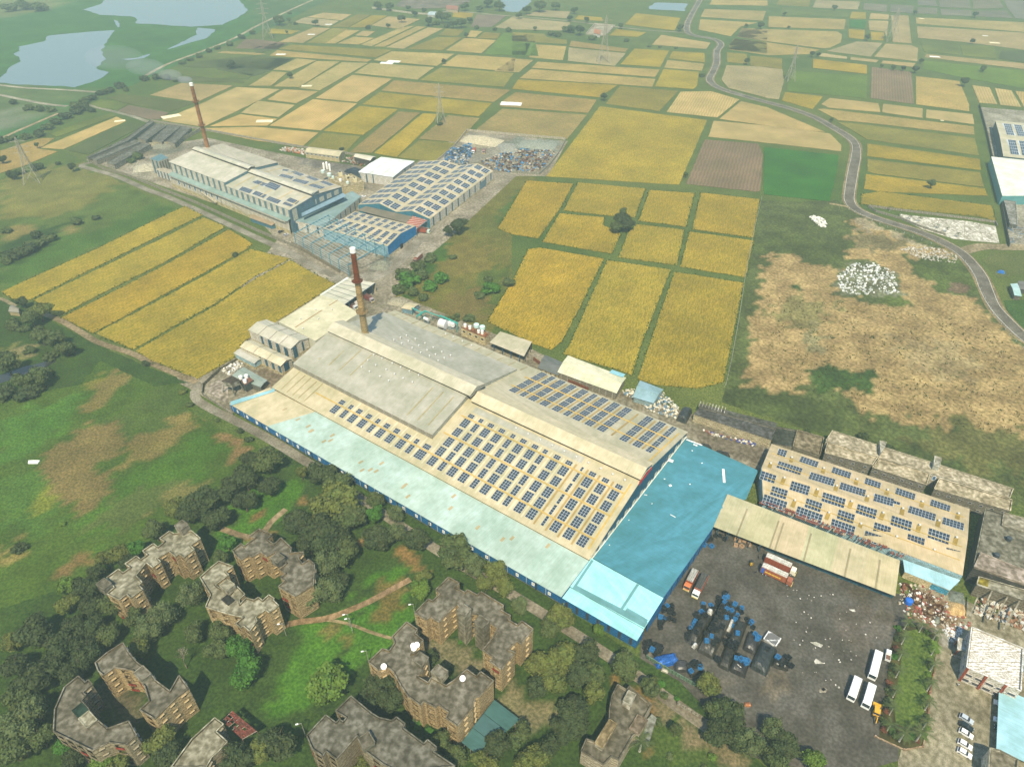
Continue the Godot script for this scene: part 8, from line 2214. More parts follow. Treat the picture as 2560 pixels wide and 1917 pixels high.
func apartments_all() -> void:
	rng.seed=144
	var t: Node3D
	t=apartments("long stepped apartment block with whitened roof at the edge of the meadow",[-124.7,-175.5,-118.8,-176.9,-114.2,-173.3,-116.6,-169.8,-114.6,-168.2,-117,-164.5,-119.3,-166.1,-120.2,-164.9,-123.4,-167.3,-126.4,-164.1,-124.6,-162.7,-126.4,-160.1,-129.5,-162.2,-130.8,-156.6,-127.5,-153.8,-128.1,-152.6,-126.1,-150.9,-128.6,-147.4,-130.7,-148.9,-132.2,-146.6,-137.5,-149.1,-136.1,-151.7,-140.6,-155.8,-138.1,-159.4,-135.8,-157.8,-134.2,-160.1,-136.8,-161.7,-134.3,-165.2,-132,-163.6,-130.5,-165.7,-133,-167.5,-130.5,-170.9,-128.1,-169.2,-126.7,-171.8,-129.2,-173.3,-126.9,-176.7],12.4,Be,Bp,[0,5,7,11,17,19,20,21,22,24,25,26,28,29,30,32,33,34],[1])
	tower(t,Cz,[-124.3,-176.8,-122.5,-179.6,-119.2,-177.4,-121,-174.7],12.4,15.6,K(.36,.32,.25),Ag,.3)
	tower(t,Cz,[-142,-151.9,-140.4,-154.5,-136.8,-152.3,-138.3,-149.7],10.4,14.2,K(.3,.28,.21),Ag,.3)
	t=apartments("grey apartment block with a stair tower, right of the whitened one",[-100.7,-167.6,-98.5,-170.9,-97.1,-169.6,-94.1,-173.5,-96.5,-174.3,-94,-177.8,-88.5,-175,-89.6,-172.7,-86.5,-170.5,-84.8,-173.6,-79.8,-168.9,-79.6,-166.5,-74.9,-167,-76.1,-164.2,-74.3,-161.6,-72.3,-163.7,-69.8,-161.6,-68.2,-152.7,-73.4,-148,-80.1,-152,-78.4,-154.4,-80.4,-155.9,-78.9,-157.4,-81.5,-159.3,-79.7,-161.9,-85.1,-167,-87.5,-165,-90.4,-167,-92.8,-164.7,-94.1,-165.5,-96.2,-163.4,-98.3,-165],12.4,Be,Ag,[0,2,3,4,8,11,14,18,19,20,21,22,23,24,26,28,30,31],[5,9,17])
	tower(t,Cz,[-85.2,-162.4,-83.3,-165,-80.2,-162.8,-82.1,-160.2],12.4,15,K(.2,.19,.15),Ag,.3)
	t=apartments("apartment block with a roof well and bleached centre, in the trees",[-108.3,-155.9,-106.1,-159.9,-104,-162.9,-98.3,-160.6,-100.3,-158.3,-98.6,-156.9,-101.9,-152.7,-100.1,-151.5,-97.3,-150.3,-95.5,-148.9,-94.3,-152.2,-90.6,-148.9,-91.9,-146.8,-91.1,-144.8,-89.7,-147.5,-86.9,-146.6,-85.6,-147.7,-83.9,-146.4,-82.4,-148.7,-80.2,-147.2,-80.4,-146.6,-77.9,-144.4,-80.3,-141.6,-82,-142.7,-84.4,-139.9,-83.5,-138.4,-84.8,-134.7,-87.4,-136.7,-88,-135.9,-90.2,-137.5,-88.4,-139.9,-92.5,-140.8,-97.8,-142.4,-102.2,-143.9,-102.1,-148.7],12.4,Be,Bp,[0,1,9,13,15,17,22,26,28,29,30,31,32,33,34],[])
	tower(t,Cz,[-99.2,-150.6,-97.4,-153.2,-94.1,-151.1,-96,-148.4],12.4,15.2,K(.45,.41,.3),Bp,.3)
	tower(t,"roof_well",[-97.8,-146.8,-96.4,-148.6,-93.5,-146.4,-94.9,-144.6],12.4,12.8,K(.12,.11,.08),K(.05,.05,.04),.4)
	t=apartments("stepped apartment block beside the bare tree",[-129.5,-123.6,-127.3,-127.2,-124,-130.6,-120.7,-127.2,-116.7,-123.8,-111,-120.4,-108.7,-117.9,-102.7,-114.3,-101.9,-119.4,-97.4,-115.2,-100,-112.1,-101.9,-109.1,-103.8,-105.8,-109.4,-108.5,-107.7,-111.3,-110.7,-115.6,-116.8,-121.1,-122.8,-122,-125,-119.4,-127.2,-120.8],12.4,Be,Ag,[0,1,7,12,13,14,15,16,18,19],[])
	tower(t,Cz,[-115.3,-119.3,-113.5,-121.8,-109.9,-119.1,-111.8,-116.6],12.4,14.2,K(.3,.28,.2),Ag,.3)
	t=apartments("stepped apartment block at the far lower left with dark roof pool",[-135,-115.6,-132.6,-119.2,-129.4,-117,-129.1,-118.1,-127.1,-116.5,-128.7,-113.9,-127.3,-113,-127.9,-111.3,-119.6,-105,-116.3,-103,-111.2,-105.2,-107.1,-101,-109.1,-98.4,-114.1,-99,-117.7,-96.7,-131.4,-102.1,-134.4,-108.7],12.4,K(.36,.31,.21),Ag,[0,2,9,12,14,15,16],[7])
	tower(t,"roof_pool",[-129.1,-108.3,-127.4,-110.7,-124.4,-108.5,-126.1,-106.1],12.4,12.8,K(.35,.34,.26),K(.03,.06,.04),.35)
	tower(t,Cz,[-125.5,-105.4,-123.7,-107.8,-120,-105.1,-121.9,-102.7],12.4,13.6,K(.4,.36,.27),Bp,.3)
	t=apartments("long weathered block at the bottom edge with peeling cream roof",[-88.2,-108.2,-85,-106.3,-86.5,-104.1,-82.2,-101.1,-83.8,-98.5,-85.2,-96.8,-85.9,-94,-95.7,-94,-92.7,-102],8.5,K(.36,.31,.21),Bp,[6,7,8],[])
	t=apartments("wide grey apartment block at the bottom edge, stepped toward the lawn",[-51.8,-108.2,-48.1,-112.8,-41,-107.5,-38.7,-106.2,-34.8,-105.3,-33.7,-106.4,-30.9,-104.4,-31.4,-103.2,-24.9,-98.7,-24,-99.8,-21.2,-97.7,-22,-96.4,-15.7,-92.5,-31.5,-91.2,-35.7,-93.1,-40.2,-96,-42,-97,-44.1,-101.1,-48.8,-94.4,-52.1,-96.6,-52.8,-95.2,-56.1,-97.2,-58.6,-101,-54.4,-107,-50.9,-104.7,-50.2,-105.7,-48.9,-105,-48.2,-106.2],12.4,K(.36,.31,.21),K(.2,.19,.15),[0,4,8,12,13,14,15,16,18,20,21,22,24,26,27],[1,7,11,17])
	tower(t,Cz,[-43.4,-99.2,-40.7,-101.2,-38.5,-98.2,-41.2,-96.2],12.4,14.6,K(.25,.25,.19),Ag,.3)
	t=apartments("big stepped apartment block left of the courtyard with satellite dishes",[-44.7,-123.9,-41,-128.5,-38.7,-127.7,-37.3,-130.6,-38.5,-132.7,-34.5,-138.2,-30.6,-135.4,-31.3,-133.9,-28.3,-131.4,-31.6,-126.5,-29.6,-127.7,-26,-125.3,-27.7,-120.2,-29,-119.1,-25.4,-117,-24.7,-118.7,-19.9,-116.1,-17.9,-117.6,-13.9,-121.4,-10.9,-119.1,-9.6,-120.6,-5.6,-117.6,-9.8,-112.6,-11,-112.4,-11.6,-109.4,-15.7,-103.7,-19.2,-106,-18.6,-107.8,-21.7,-110.1,-22.5,-109.2,-26.1,-111.1,-27,-109.9,-31.1,-112.8,-33.6,-116.1,-36.3,-120.4,-38.7,-122.5,-41,-121],12.4,Be,Ag,[0,2,3,4,9,14,16,17,19,25,26,27,29,31,32,33,34,36],[21])
	tower(t,Cz,[-24.6,-119.1,-22.8,-121.7,-19.4,-119.3,-21.2,-116.7],12.4,15.2,K(.36,.32,.22),Ag,.3)
	tower(t,Cz,[-31,-124.2,-29.2,-127,-26,-124.8,-27.8,-122.1],4.4,13.2,K(.34,.31,.22),Ag,.3)
	var d61:=G()
	d61.tube(W(-31.4,12.4,-129.2),W(-31.4,13.5,-129.2),.08,.08,6,Bf)
	d61.tube(W(-31.4,13.3,-129.2),W(-31.2,13.75,-128.9),.2,.95,14,Aj)
	single("satellite_dish",d61,"paint","white dish, left one of the cluster of three on the courtyard block","dish","dishes on the apartment roofs")
	var d62:=G()
	d62.tube(W(-30.3,12.4,-129.5),W(-30.3,13.5,-129.5),.08,.08,6,Bf)
	d62.tube(W(-30.3,13.3,-129.5),W(-30.1,13.75,-129.2),.2,.95,14,Aj)
	single("satellite_dish",d62,"paint","white dish, right one of the cluster of three on the courtyard block","dish","dishes on the apartment roofs")
	var d63:=G()
	d63.tube(W(-31.1,12.4,-128.4),W(-31.1,13.5,-128.4),.08,.08,6,Bf)
	d63.tube(W(-31.1,13.3,-128.4),W(-30.9,13.75,-128.1),.2,.95,14,Aj)
	single("satellite_dish",d63,"paint","white dish, nearest one of the cluster of three on the courtyard block","dish","dishes on the apartment roofs")
	var d64:=G()
	d64.tube(W(-39.7,12.4,-122.1),W(-39.7,13.5,-122.1),.08,.08,6,Bf)
	d64.tube(W(-39.7,13.3,-122.1),W(-39.5,13.75,-121.8),.2,.95,14,Aj)
	single("satellite_dish",d64,"paint","white dish at the roof edge beside the dark tree","dish","dishes on the apartment roofs")
	var d65:=G()
	d65.tube(W(-15.2,12.4,-118.2),W(-15.2,13.5,-118.2),.08,.08,6,Bf)
	d65.tube(W(-15.2,13.3,-118.2),W(-15,13.75,-117.9),.2,.95,14,Aj)
	single("satellite_dish",d65,"paint","white dish on the roof facing the courtyard","dish","dishes on the apartment roofs")
	t=apartments("U-shaped apartment block with two stair towers round the courtyard",[-26.1,-150.7,-22.1,-156,-18.1,-153.6,-19.4,-151.7,-16,-149.7,-15.2,-150.8,-11.7,-148.6,-10.6,-150,-2.76,-144.5,-3.7,-142.7,-.38,-140.5,-1.48,-139.2,1.79,-137,3.2,-138.6,6.9,-135.5,2.81,-130.1,1.49,-131.2,-1.16,-128,.94,-127.1,-3.2,-121.3,-6.9,-124,-5.8,-125.4,-9.3,-128,-6.3,-132.1,-4.7,-135.8,-7.5,-138,-8.8,-136.7,-11.7,-141.1,-15.8,-141.1,-18.3,-145,-20.8,-142.1,-23.8,-138,-27,-140.2,-28,-138.9,-32.3,-141.6,-28.2,-147.1,-26.8,-146.3,-24.4,-149],12.4,Be,Ag,[0,4,6,12,15,19,20,21,22,23,24,26,27,28,31,33,34,36,37],[7])
	tower(t,Cz,[-18.1,-139.9,-16.1,-142.6,-13.3,-140.5,-15.4,-137.8],0,16.4,K(.36,.33,.24),Ag,.3)
	tower(t,Cz,[-12.3,-137.4,-10.4,-139.8,-7.3,-137.4,-9.1,-135],0,14.2,K(.36,.33,.25),Ag,.3)
	var t_66:=block("old_house","old two-storey house with mossy roof terraces by the brown lane",[30.7,-116,32.9,-119.6,35.4,-117.8,36.5,-119,38.4,-116.8,42.4,-113.1,39.5,-108.9,40.4,-108.1,37.9,-105.1,35.3,-103.6,32.5,-99.6,30.4,-96.7,28.4,-97.6,25.9,-95.3,19.9,-99.3,21.7,-102.7,24.2,-101.9,29.1,-108.7,29.4,-111.5],6.8,K(.5,.44,.33),K(.19,.17,.12),.7,Cn,Cl)
	tower(t_66,"roof_room",[33.4,-113,35.6,-116.5,37.7,-115.2,35.5,-111.7],6.8,9.4,K(.6,.56,.46),K(.42,.4,.32))
	tower(t_66,"roof_room",[23.9,-100.8,28.9,-107.8,30.9,-106.4,26,-99.4],6.8,8.8,K(.42,.38,.29),K(.3,.23,.12))
	tower(t_66,"roof_room",[34.5,-105.5,37.7,-109.9,40.4,-108,37.2,-103.6],6.8,7.6,K(.4,.36,.27),K(.24,.19,.13))
	tower(t_66,"side_roof",[42.8,-112.3,44.1,-111.1,40.8,-104,38.5,-106.5,40.2,-109.9],.1,3.4,K(.3,.3,.27),K(.36,.38,.34),0)
	var tg:=thing("tin_shed","dark green tin-roofed shed against the courtyard block",Cl,W(-15,0,-103.2))
	slab(tg,"roof_sheet",[-14.9,4.5,-103.2,-9.4,3.6,-99.5,-5.5,3.6,-103.1,-11.8,4.5,-107.5],K(.06,.14,.13))
	slab(tg,"roof_sheet",[-11.8,4.6,-107.6,-5.4,3.7,-103.2,-1.6,3.7,-106.8,-8.7,4.6,-111.8],K(.06,.13,.13))
	slab(tg,"roof_sheet",[-8.6,4.6,-111.9,-1.5,3.7,-106.9,2.4,3.7,-110.5,-5.5,4.6,-116.2],K(.06,.14,.13))
	bd(tg,"post",-15,-103.2,-9.4,-99.5,0,3.7,3,.25,Ca,.12,.5)
	bd(tg,"post",-9.4,-99.5,2.43,-110.5,0,3.4,4,.25,Ca,.12,.5)
	var tw2:=thing("rusted_roof","holed rust-red tin roof on poles at the bottom edge",Cl,W(-86.6,0,-108.3))
	slab(tw2,Cm,[-85.7,7,-107.7,-84.9,7,-107.2,-84.5,7.2,-107.6,-85.3,7.2,-108.2],Ce,"metal",.05)
	slab(tw2,Cm,[-84.9,7,-107.1,-84,7,-106.5,-83.6,7.2,-107,-84.5,7.2,-107.6],Bq,"metal",.05)
	slab(tw2,Cm,[-82.3,7,-105.3,-81.5,7,-104.7,-81,7.2,-105.1,-81.8,7.2,-105.7],Cf,"metal",.05)
	slab(tw2,Cm,[-81.4,7,-104.7,-80.6,7,-104.1,-80.1,7.2,-104.5,-80.9,7.2,-105.1],As,"metal",.05)
	slab(tw2,Cm,[-80.6,7,-104.1,-79.8,7,-103.5,-79.2,7.2,-103.9,-80,7.2,-104.5],Bq,"metal",.05)
	slab(tw2,Cm,[-79.7,7,-103.4,-78.9,7,-102.9,-78.3,7.2,-103.3,-79.2,7.2,-103.8],Cg,"metal",.05)
	slab(tw2,Cm,[-86.2,7,-108.8,-85.4,7,-108.2,-85,7.2,-108.7,-85.9,7.2,-109.3],Bg,"metal",.05)
	slab(tw2,Cm,[-84.4,7,-107.6,-83.6,7,-107,-83.2,7.2,-107.4,-84,7.2,-108],As,"metal",.05)
	slab(tw2,Cm,[-82.7,7,-106.3,-81.8,7,-105.8,-81.4,7.2,-106.2,-82.2,7.2,-106.8],Bq,"metal",.05)
	slab(tw2,Cm,[-81.8,7,-105.7,-81,7,-105.1,-80.5,7.2,-105.5,-81.3,7.2,-106.1],Bg,"metal",.05)
	slab(tw2,Cm,[-80.9,7,-105.1,-80.1,7,-104.5,-79.6,7.2,-104.9,-80.4,7.2,-105.5],Cf,"metal",.05)
	slab(tw2,Cm,[-80,7,-104.5,-79.2,7,-103.9,-78.6,7.2,-104.3,-79.5,7.2,-104.9],Bg,"metal",.05)
	slab(tw2,Cm,[-79.1,7,-103.9,-78.3,7,-103.3,-77.7,7.2,-103.6,-78.6,7.2,-104.2],K(.24,.06,.04),"metal",.05)
	slab(tw2,Cm,[-85.8,7,-109.3,-85,7,-108.7,-84.6,7.2,-109.2,-85.5,7.2,-109.8],As,"metal",.05)
	slab(tw2,Cm,[-84.9,7,-108.7,-84.1,7,-108.1,-83.7,7.2,-108.5,-84.6,7.2,-109.2],Cf,"metal",.05)
	slab(tw2,Cm,[-81.3,7,-106.2,-80.4,7,-105.6,-79.9,7.2,-106,-80.8,7.2,-106.6],Bq,"metal",.05)
	slab(tw2,Cm,[-80.4,7,-105.5,-79.5,7,-104.9,-79,7.2,-105.3,-79.9,7.2,-105.9],Bh,"metal",.05)
	slab(tw2,Cm,[-79.5,7,-104.9,-78.6,7,-104.3,-78.1,7.2,-104.7,-79,7.2,-105.3],K(.24,.06,.04),"metal",.05)
	slab(tw2,Cm,[-78.6,7,-104.3,-77.7,7,-103.7,-77.2,7.2,-104,-78,7.2,-104.7],Bh,"metal",.05)
	slab(tw2,Cm,[-83.6,7,-108.5,-82.7,7,-107.9,-82.3,7.2,-108.4,-83.2,7.2,-109],Bg,"metal",.05)
	slab(tw2,Cm,[-82.7,7,-107.9,-81.8,7,-107.3,-81.3,7.2,-107.7,-82.3,7.2,-108.3],Cf,"metal",.05)
	slab(tw2,Cm,[-81.7,7,-107.2,-80.9,7,-106.6,-80.4,7.2,-107.1,-81.3,7.2,-107.7],Bg,"metal",.05)
	slab(tw2,Cm,[-80.8,7,-106.6,-79.9,7,-106,-79.4,7.2,-106.4,-80.3,7.2,-107],Ch,"metal",.05)
	slab(tw2,Cm,[-78.9,7,-105.3,-78.1,7,-104.7,-77.5,7.2,-105.1,-78.4,7.2,-105.7],Bh,"metal",.05)
	slab(tw2,Cm,[-78,7,-104.7,-77.1,7,-104.1,-76.6,7.2,-104.4,-77.5,7.2,-105.1],Bh,"metal",.05)
	slab(tw2,Cm,[-85.1,7,-110.3,-84.2,7,-109.7,-83.8,7.2,-110.1,-84.8,7.2,-110.8],Ce,"metal",.05)
	slab(tw2,Cm,[-84.2,7,-109.7,-83.2,7,-109,-82.8,7.2,-109.5,-83.8,7.2,-110.1],Ch,"metal",.05)
	slab(tw2,Cm,[-83.2,7,-109,-82.3,7,-108.4,-81.9,7.2,-108.8,-82.8,7.2,-109.4],Ch,"metal",.05)
	slab(tw2,Cm,[-82.2,7,-108.3,-81.3,7,-107.7,-80.9,7.2,-108.2,-81.8,7.2,-108.8],Bq,"metal",.05)
	slab(tw2,Cm,[-81.3,7,-107.7,-80.4,7,-107.1,-79.9,7.2,-107.5,-80.8,7.2,-108.1],Bg,"metal",.05)
	slab(tw2,Cm,[-80.3,7,-107,-79.4,7,-106.4,-78.9,7.2,-106.8,-79.8,7.2,-107.5],Cg,"metal",.05)
	slab(tw2,Cm,[-79.4,7,-106.4,-78.5,7,-105.8,-77.9,7.2,-106.2,-78.9,7.2,-106.8],Cg,"metal",.05)
	slab(tw2,Cm,[-78.4,7,-105.7,-77.5,7,-105.1,-77,7.2,-105.5,-77.9,7.2,-106.1],As,"metal",.05)
	slab(tw2,Cm,[-77.4,7,-105.1,-76.5,7,-104.5,-76,7.2,-104.8,-76.9,7.2,-105.5],As,"metal",.05)
	slab(tw2,Cm,[-84.7,7,-110.8,-83.8,7,-110.2,-83.4,7.2,-110.6,-84.4,7.2,-111.3],K(.24,.06,.04),"metal",.05)
	slab(tw2,Cm,[-83.8,7,-110.1,-82.8,7,-109.5,-82.4,7.2,-110,-83.4,7.2,-110.6],As,"metal",.05)
	slab(tw2,Cm,[-82.8,7,-109.5,-81.9,7,-108.8,-81.4,7.2,-109.3,-82.4,7.2,-109.9],Bh,"metal",.05)
	slab(tw2,Cm,[-81.8,7,-108.8,-80.9,7,-108.2,-80.4,7.2,-108.6,-81.4,7.2,-109.2],As,"metal",.05)
	slab(tw2,Cm,[-80.8,7,-108.1,-79.9,7,-107.5,-79.4,7.2,-107.9,-80.4,7.2,-108.6],Ce,"metal",.05)
	slab(tw2,Cm,[-79.8,7,-107.5,-78.9,7,-106.8,-78.4,7.2,-107.3,-79.4,7.2,-107.9],Ch,"metal",.05)
	slab(tw2,Cm,[-78.8,7,-106.8,-77.9,7,-106.2,-77.4,7.2,-106.6,-78.4,7.2,-107.2],Bh,"metal",.05)
	slab(tw2,Cm,[-77.9,7,-106.1,-76.9,7,-105.5,-76.4,7.2,-105.9,-77.3,7.2,-106.6],Ce,"metal",.05)
	slab(tw2,Cm,[-76.9,7,-105.5,-76,7,-104.9,-75.4,7.2,-105.2,-76.3,7.2,-105.9],Cg,"metal",.05)
	sp(tw2,"rafter",[-86.6,7,-108.3,-84.4,7.1,-111.3],.15,At,-.15,"metal",.15)
	sp(tw2,"rafter",[-85.3,7,-107.4,-82.9,7.1,-110.3],.15,At,-.15,"metal",.15)
	sp(tw2,"rafter",[-84,7,-106.5,-81.4,7.1,-109.3],.15,At,-.15,"metal",.15)
	sp(tw2,"rafter",[-82.7,7,-105.6,-79.8,7.1,-108.3],.15,At,-.15,"metal",.15)
	sp(tw2,"rafter",[-81.4,7,-104.7,-78.3,7.1,-107.2],.15,At,-.15,"metal",.15)
	sp(tw2,"rafter",[-80.1,7,-103.8,-76.8,7.1,-106.2],.15,At,-.15,"metal",.15)
	sp(tw2,"rafter",[-78.9,7,-102.8,-75.3,7.1,-105.2],.15,At,-.15,"metal",.15)
	bd(tw2,"post",-86.6,-108.3,-86.3,-108.3,0,7,1,.2,Ci,.1)
	bd(tw2,"post",-84.4,-111.3,-84.1,-111.3,0,7,1,.2,Ci,.1)
	bd(tw2,"post",-75.3,-105.2,-75,-105.2,0,7,1,.2,Ci,.1)
	bd(tw2,"post",-78.9,-102.8,-78.6,-102.8,0,7,1,.2,Ci,.1)
	bw("low grey wall with railings between the lane and the brown track",[52,-117,58,-113],1.6,.25,K(.4,.38,.31))
	bw("green-topped wall along the bottom of the lorry yard",[44.7,-133,50,-129,59,-123],1.9,.25,K(.16,.26,.18))
	bw("low grey wall following the lane by the tank yard",[-151,-274,-132,-259],1.6,.3,K(.33,.31,.24))
	bw("dark curved wall round the tank yard corner",[-152,-275,-154,-282,-152,-289,-150,-295,-144,-304],1.8,.3,K(.19,.18,.12))
	pole("lamp post on the lawn beside the footpath",-54.6,-142.6,8.3,Bi,true,"lamp posts among the apartments")
	pole("second lamp post on the lawn, left of the footpath one",-55.8,-144.8,7.5,Bi,true,"lamp posts among the apartments")
	pole("thin white lamp post at the foot of the bleached block",-77.1,-141.5,7.0,Bi,true,"lamp posts among the apartments")
	pole("lamp post at the left corner of the U-shaped block",-34,-149.2,7.0,Bi,true,"lamp posts among the apartments")
	pole("lamp post at the corner of the bottom grey block",-62.7,-107.5,7.0,Bi,true,"lamp posts among the apartments")
	pole("lamp post beside the block with dishes",-47.3,-131.4,7.0,Bi,true,"lamp posts among the apartments")
	pole("wooden utility pole by the green plot road bend",241.1,-495,9,Aa,false,Db)
	pole("utility pole at the bend below the paved plot",289,-443,9,Aa,false,Db)
	pole("leaning utility pole at the factory entrance",311,-418,8,Aa,false,Db)
	pole("white utility pole on the road curve",301,-707,8,Aa,false,Db)
	pole("second white pole on the road curve",308,-677,8,Aa,false,Db)
	pole("dark pole leaning over the road curve",308,-659,8,Aa,false,Db)
	pole("white pole below the double bend",237.6,-814,8,Aa,false,Db)
	pole("white pole right of the double bend",264.5,-774,8,Aa,false,Db)
	pole("pole beside the upper hairpin",289,-1111.4,8,Aa,false,Db)
	var tc:=thing("concrete_hopper","open concrete ash hopper on splayed legs in the tank yard","hopper",W(-141.5,0,-277))
	tower(tc,"bin",[-141.5,-277,-136.4,-275,-133.6,-278,-137.9,-281],4.2,7.0,K(.36,.35,.29),K(.1,.08,.06),.3)
	bar1("leg",Cn,tc,W(-141.5,4.3,-277),W(-142.7,0,-277),.5,.5,Cj)
	bar1("leg",Cn,tc,W(-136.4,4.3,-275),W(-136.1,0,-274),.5,.5,Cj)
	bar1("leg",Cn,tc,W(-133.6,4.3,-278),W(-132.4,0,-278),.5,.5,Cj)
	bar1("leg",Cn,tc,W(-137.9,4.3,-281),W(-138,0,-282),.5,.5,Cj)
	var t_67:=shed("plant_shed","flat grey-green roofed shed in the tank yard",[-140.1,-286,-123.4,-277,-122,-282,-136.6,-293],3.5,3.9,K(.2,.21,.18),K(.3,.35,.31),Ae,0,Aa,"metal")
	var t_68:=block("tank_stand","steel stand with a red deck in the tank yard",[-133.9,-280,-130.8,-277,-127.8,-281,-131.3,-284],4.6,K(.1,.12,.12),K(.26,.12,.08),0,"metal",Cl)
	var wk0:=thing(Cr,"white tank on the tank yard stand, leftmost of three",Cs,W(-134.3,4.6,-282),"tanks on the stand")
	tank(wk0,"tank",-134.3,4.62,-282,.9,2.0,Aj)
	var wk1:=thing(Cr,"white tank on the tank yard stand, farthest of three",Cs,W(-131.8,4.6,-283),"tanks on the stand")
	tank(wk1,"tank",-131.8,4.62,-283,.9,2.0,Aj)
	var wk2:=thing(Cr,"white tank on the tank yard stand, nearest of three",Cs,W(-131.3,4.6,-279),"tanks on the stand")
	tank(wk2,"tank",-131.3,4.62,-279,.9,2.0,Aj)
	patch("slab",Cn,[-151,-277,-151,-283,-148,-288,-142,-282,-138,-271,-139,-269],K(.46,.4,.33),"pinkish concrete slab of the tank yard","slab",.18,3.0,.0,.1)
	sc("yard_clutter","planks, drums and clutter in the tank yard","clutter",[-150,-295,-144,-304,-139,-300,-140,-297,-144,-291],150,.3,1.2,[K(.42,.38,.28),K(.25,.24,.2),K(.7,.68,.62)],.1,"paint","box",.5)
	patch("ash_floor","dirt",[-131,-294,-128,-297,-116,-290,-119,-281,-126,-285],K(.22,.17,.11),"brown ash floor below the lower striped shed","ground",.15,2.0,.0,.3)
func yard_things() -> void:
	rng.seed=157
	var v_bus:=make_bus(10.5,Bj,0)
	var v_bus2:=make_bus(8.2,Bj,9)
	var v_bus3:=make_bus(8.4,K(.78,.80,.77),2)
	copy(v_bus,"bus","longest white bus with a patchy brown-marked roof beside the garden","bus",W(118.7,.1,-129.6),-2.14,"white buses parked beside the garden",1.0)
	copy(v_bus2,"bus","white bus with a gridded roof, farthest from the garden","bus",W(108.7,.1,-121.4),-2.18,"white buses parked beside the garden",1.0)
	copy(v_bus3,"bus","white bus with a plain pale roof between the other two","bus",W(112.3,.1,-119),-2.17,"white buses parked beside the garden",1.0)
	var v_car0:=make_car(K(.42,.47,.50))
	copy(v_car0,"car","silver-blue sedan at the top of the row of parked cars","car",W(140,.1,-112.1),-.73,"cars parked in a row on the forecourt",.98)
	var v_car1:=make_car(K(.012,.02,.022))
	copy(v_car1,"car","black car between the silver and the white parked cars","car",W(138.8,.1,-109.8),-.71,"cars parked in a row on the forecourt",.98)
	var v_car2:=make_car(Bj)
	copy(v_car2,"car","white car just below the black one in the row","car",W(137.6,.1,-107.6),-.7,"cars parked in a row on the forecourt",.98)
	var v_car3:=make_car(Bj)
	copy(v_car3,"car","white car fourth in the row, after the gap","car",W(135.6,.1,-104.3),-.68,"cars parked in a row on the forecourt",.98)
	var v_car4:=make_car(K(.79,.79,.78))
	copy(v_car4,"car","lowest white car with dark trim at the end of the row","car",W(134.2,.1,-101.8),-.67,"cars parked in a row on the forecourt",.98)
	var v_cc0:=make_car(K(.02,.022,.024))
	copy(v_cc0,"car","dark car tucked under the upper end of the blue carport","car",W(154.5,.1,-119.1),2.58,"cars under the blue carport",.98)
	var v_cc1:=make_car(Bj)
	copy(v_cc1,"car","white car nosing out from the carport, upper one","car",W(153.2,.1,-116.8),2.59,"cars under the blue carport",.98)
	var v_cc2:=make_car(Bj)
	copy(v_cc2,"car","white car nosing out from the carport, lower one","car",W(150.1,.1,-111.3),2.56,"cars under the blue carport",.98)
	var v_cc3:=make_car(K(.02,.03,.035))
	copy(v_cc3,"car","dark car half hidden under the carport edge","car",W(149,.1,-108.8),2.56,"cars under the blue carport",.98)
	var v_rc0:=make_car(K(.4,.41,.42))
	copy(v_rc0,"car","silver car in front of the rear factory plinth","car",W(-156.4,.1,-454),.76,"",1.0)
	var v_rc1:=make_car(K(.02,.02,.025))
	copy(v_rc1,"car","black car in front of the rear factory plinth","car",W(-161.3,.1,-459),.95,"",1.0)
	var v_rc2:=make_car(K(.75,.75,.74))
	copy(v_rc2,"car","white van behind the blue-grey lean-to of the rear factory","car",W(-114,.1,-521),.62,"",1.0)
	var v_lo0:=make_lorry(8.6,3.3,K(.26,.07,.03),K(.50,.50,.47),K(.52,.16,.05))
	copy(v_lo0,"lorry","orange lorry with grey wrinkled cover beside the blue wall","lorry",W(65.2,.1,-163.2),-2.14,"",1.0)
	var v_lo1:=make_lorry(10.0,3.4,K(.30,.10,.06),K(.10,.10,.085),K(.82,.82,.80))
	copy(v_lo1,"lorry","white-nosed lorry with black cover parked next to the orange one","lorry",W(68,.1,-160.6),-2.14,"",1.0)
	var v_lo2:=make_lorry(11.5,3.9,K(.32,.10,.045),K(.82,.81,.77),K(.30,.10,.05),true)
	copy(v_lo2,"lorry","brown container lorry with yellow side banner and white top","lorry",W(97.1,.1,-165.3),-.59,"",1.0)
	var v_lo3:=make_lorry(11.5,3.9,K(.27,.07,.035),K(.82,.81,.77),K(.75,.70,.55))
	copy(v_lo3,"lorry","second container lorry with white top against the blue wall","lorry",W(99.9,.1,-169.9),-.59,"",1.0)
	var v_lo4:=make_lorry(9.0,3.2,K(.20,.06,.045),K(.22,.10,.08),K(.30,.25,.25))
	copy(v_lo4,"lorry","red-brown lorry leaving the open truck shed","lorry",W(-85.3,.1,-366),-.75,"",1.0)
	var v_lo5:=make_lorry(8.0,3.0,K(.25,.09,.06),K(.12,.1,.09),K(.5,.52,.5))
	copy(v_lo5,"lorry","dark lorry parked under the edge of the truck shed","lorry",W(-93.3,.1,-357),-.66,"",1.0)
	var v_lo6:=make_lorry(7.0,2.8,By,By,Aj)
	copy(v_lo6,"lorry","small white lorry behind the beige chimney","lorry",W(-89.5,.1,-358),-.89,"",1.0)
	var v_lo7:=make_lorry(9.0,3.2,K(.24,.08,.05),K(.55,.50,.42),K(.25,.13,.09))
	copy(v_lo7,"lorry","red lorry loaded with pale sacks parked along the scrub edge","lorry",W(-61.3,.1,-417),-1.98,"",1.0)
	var v_lo8:=make_lorry(9.5,3.3,K(.30,.08,.05),K(.3,.1,.06),K(.45,.55,.48))
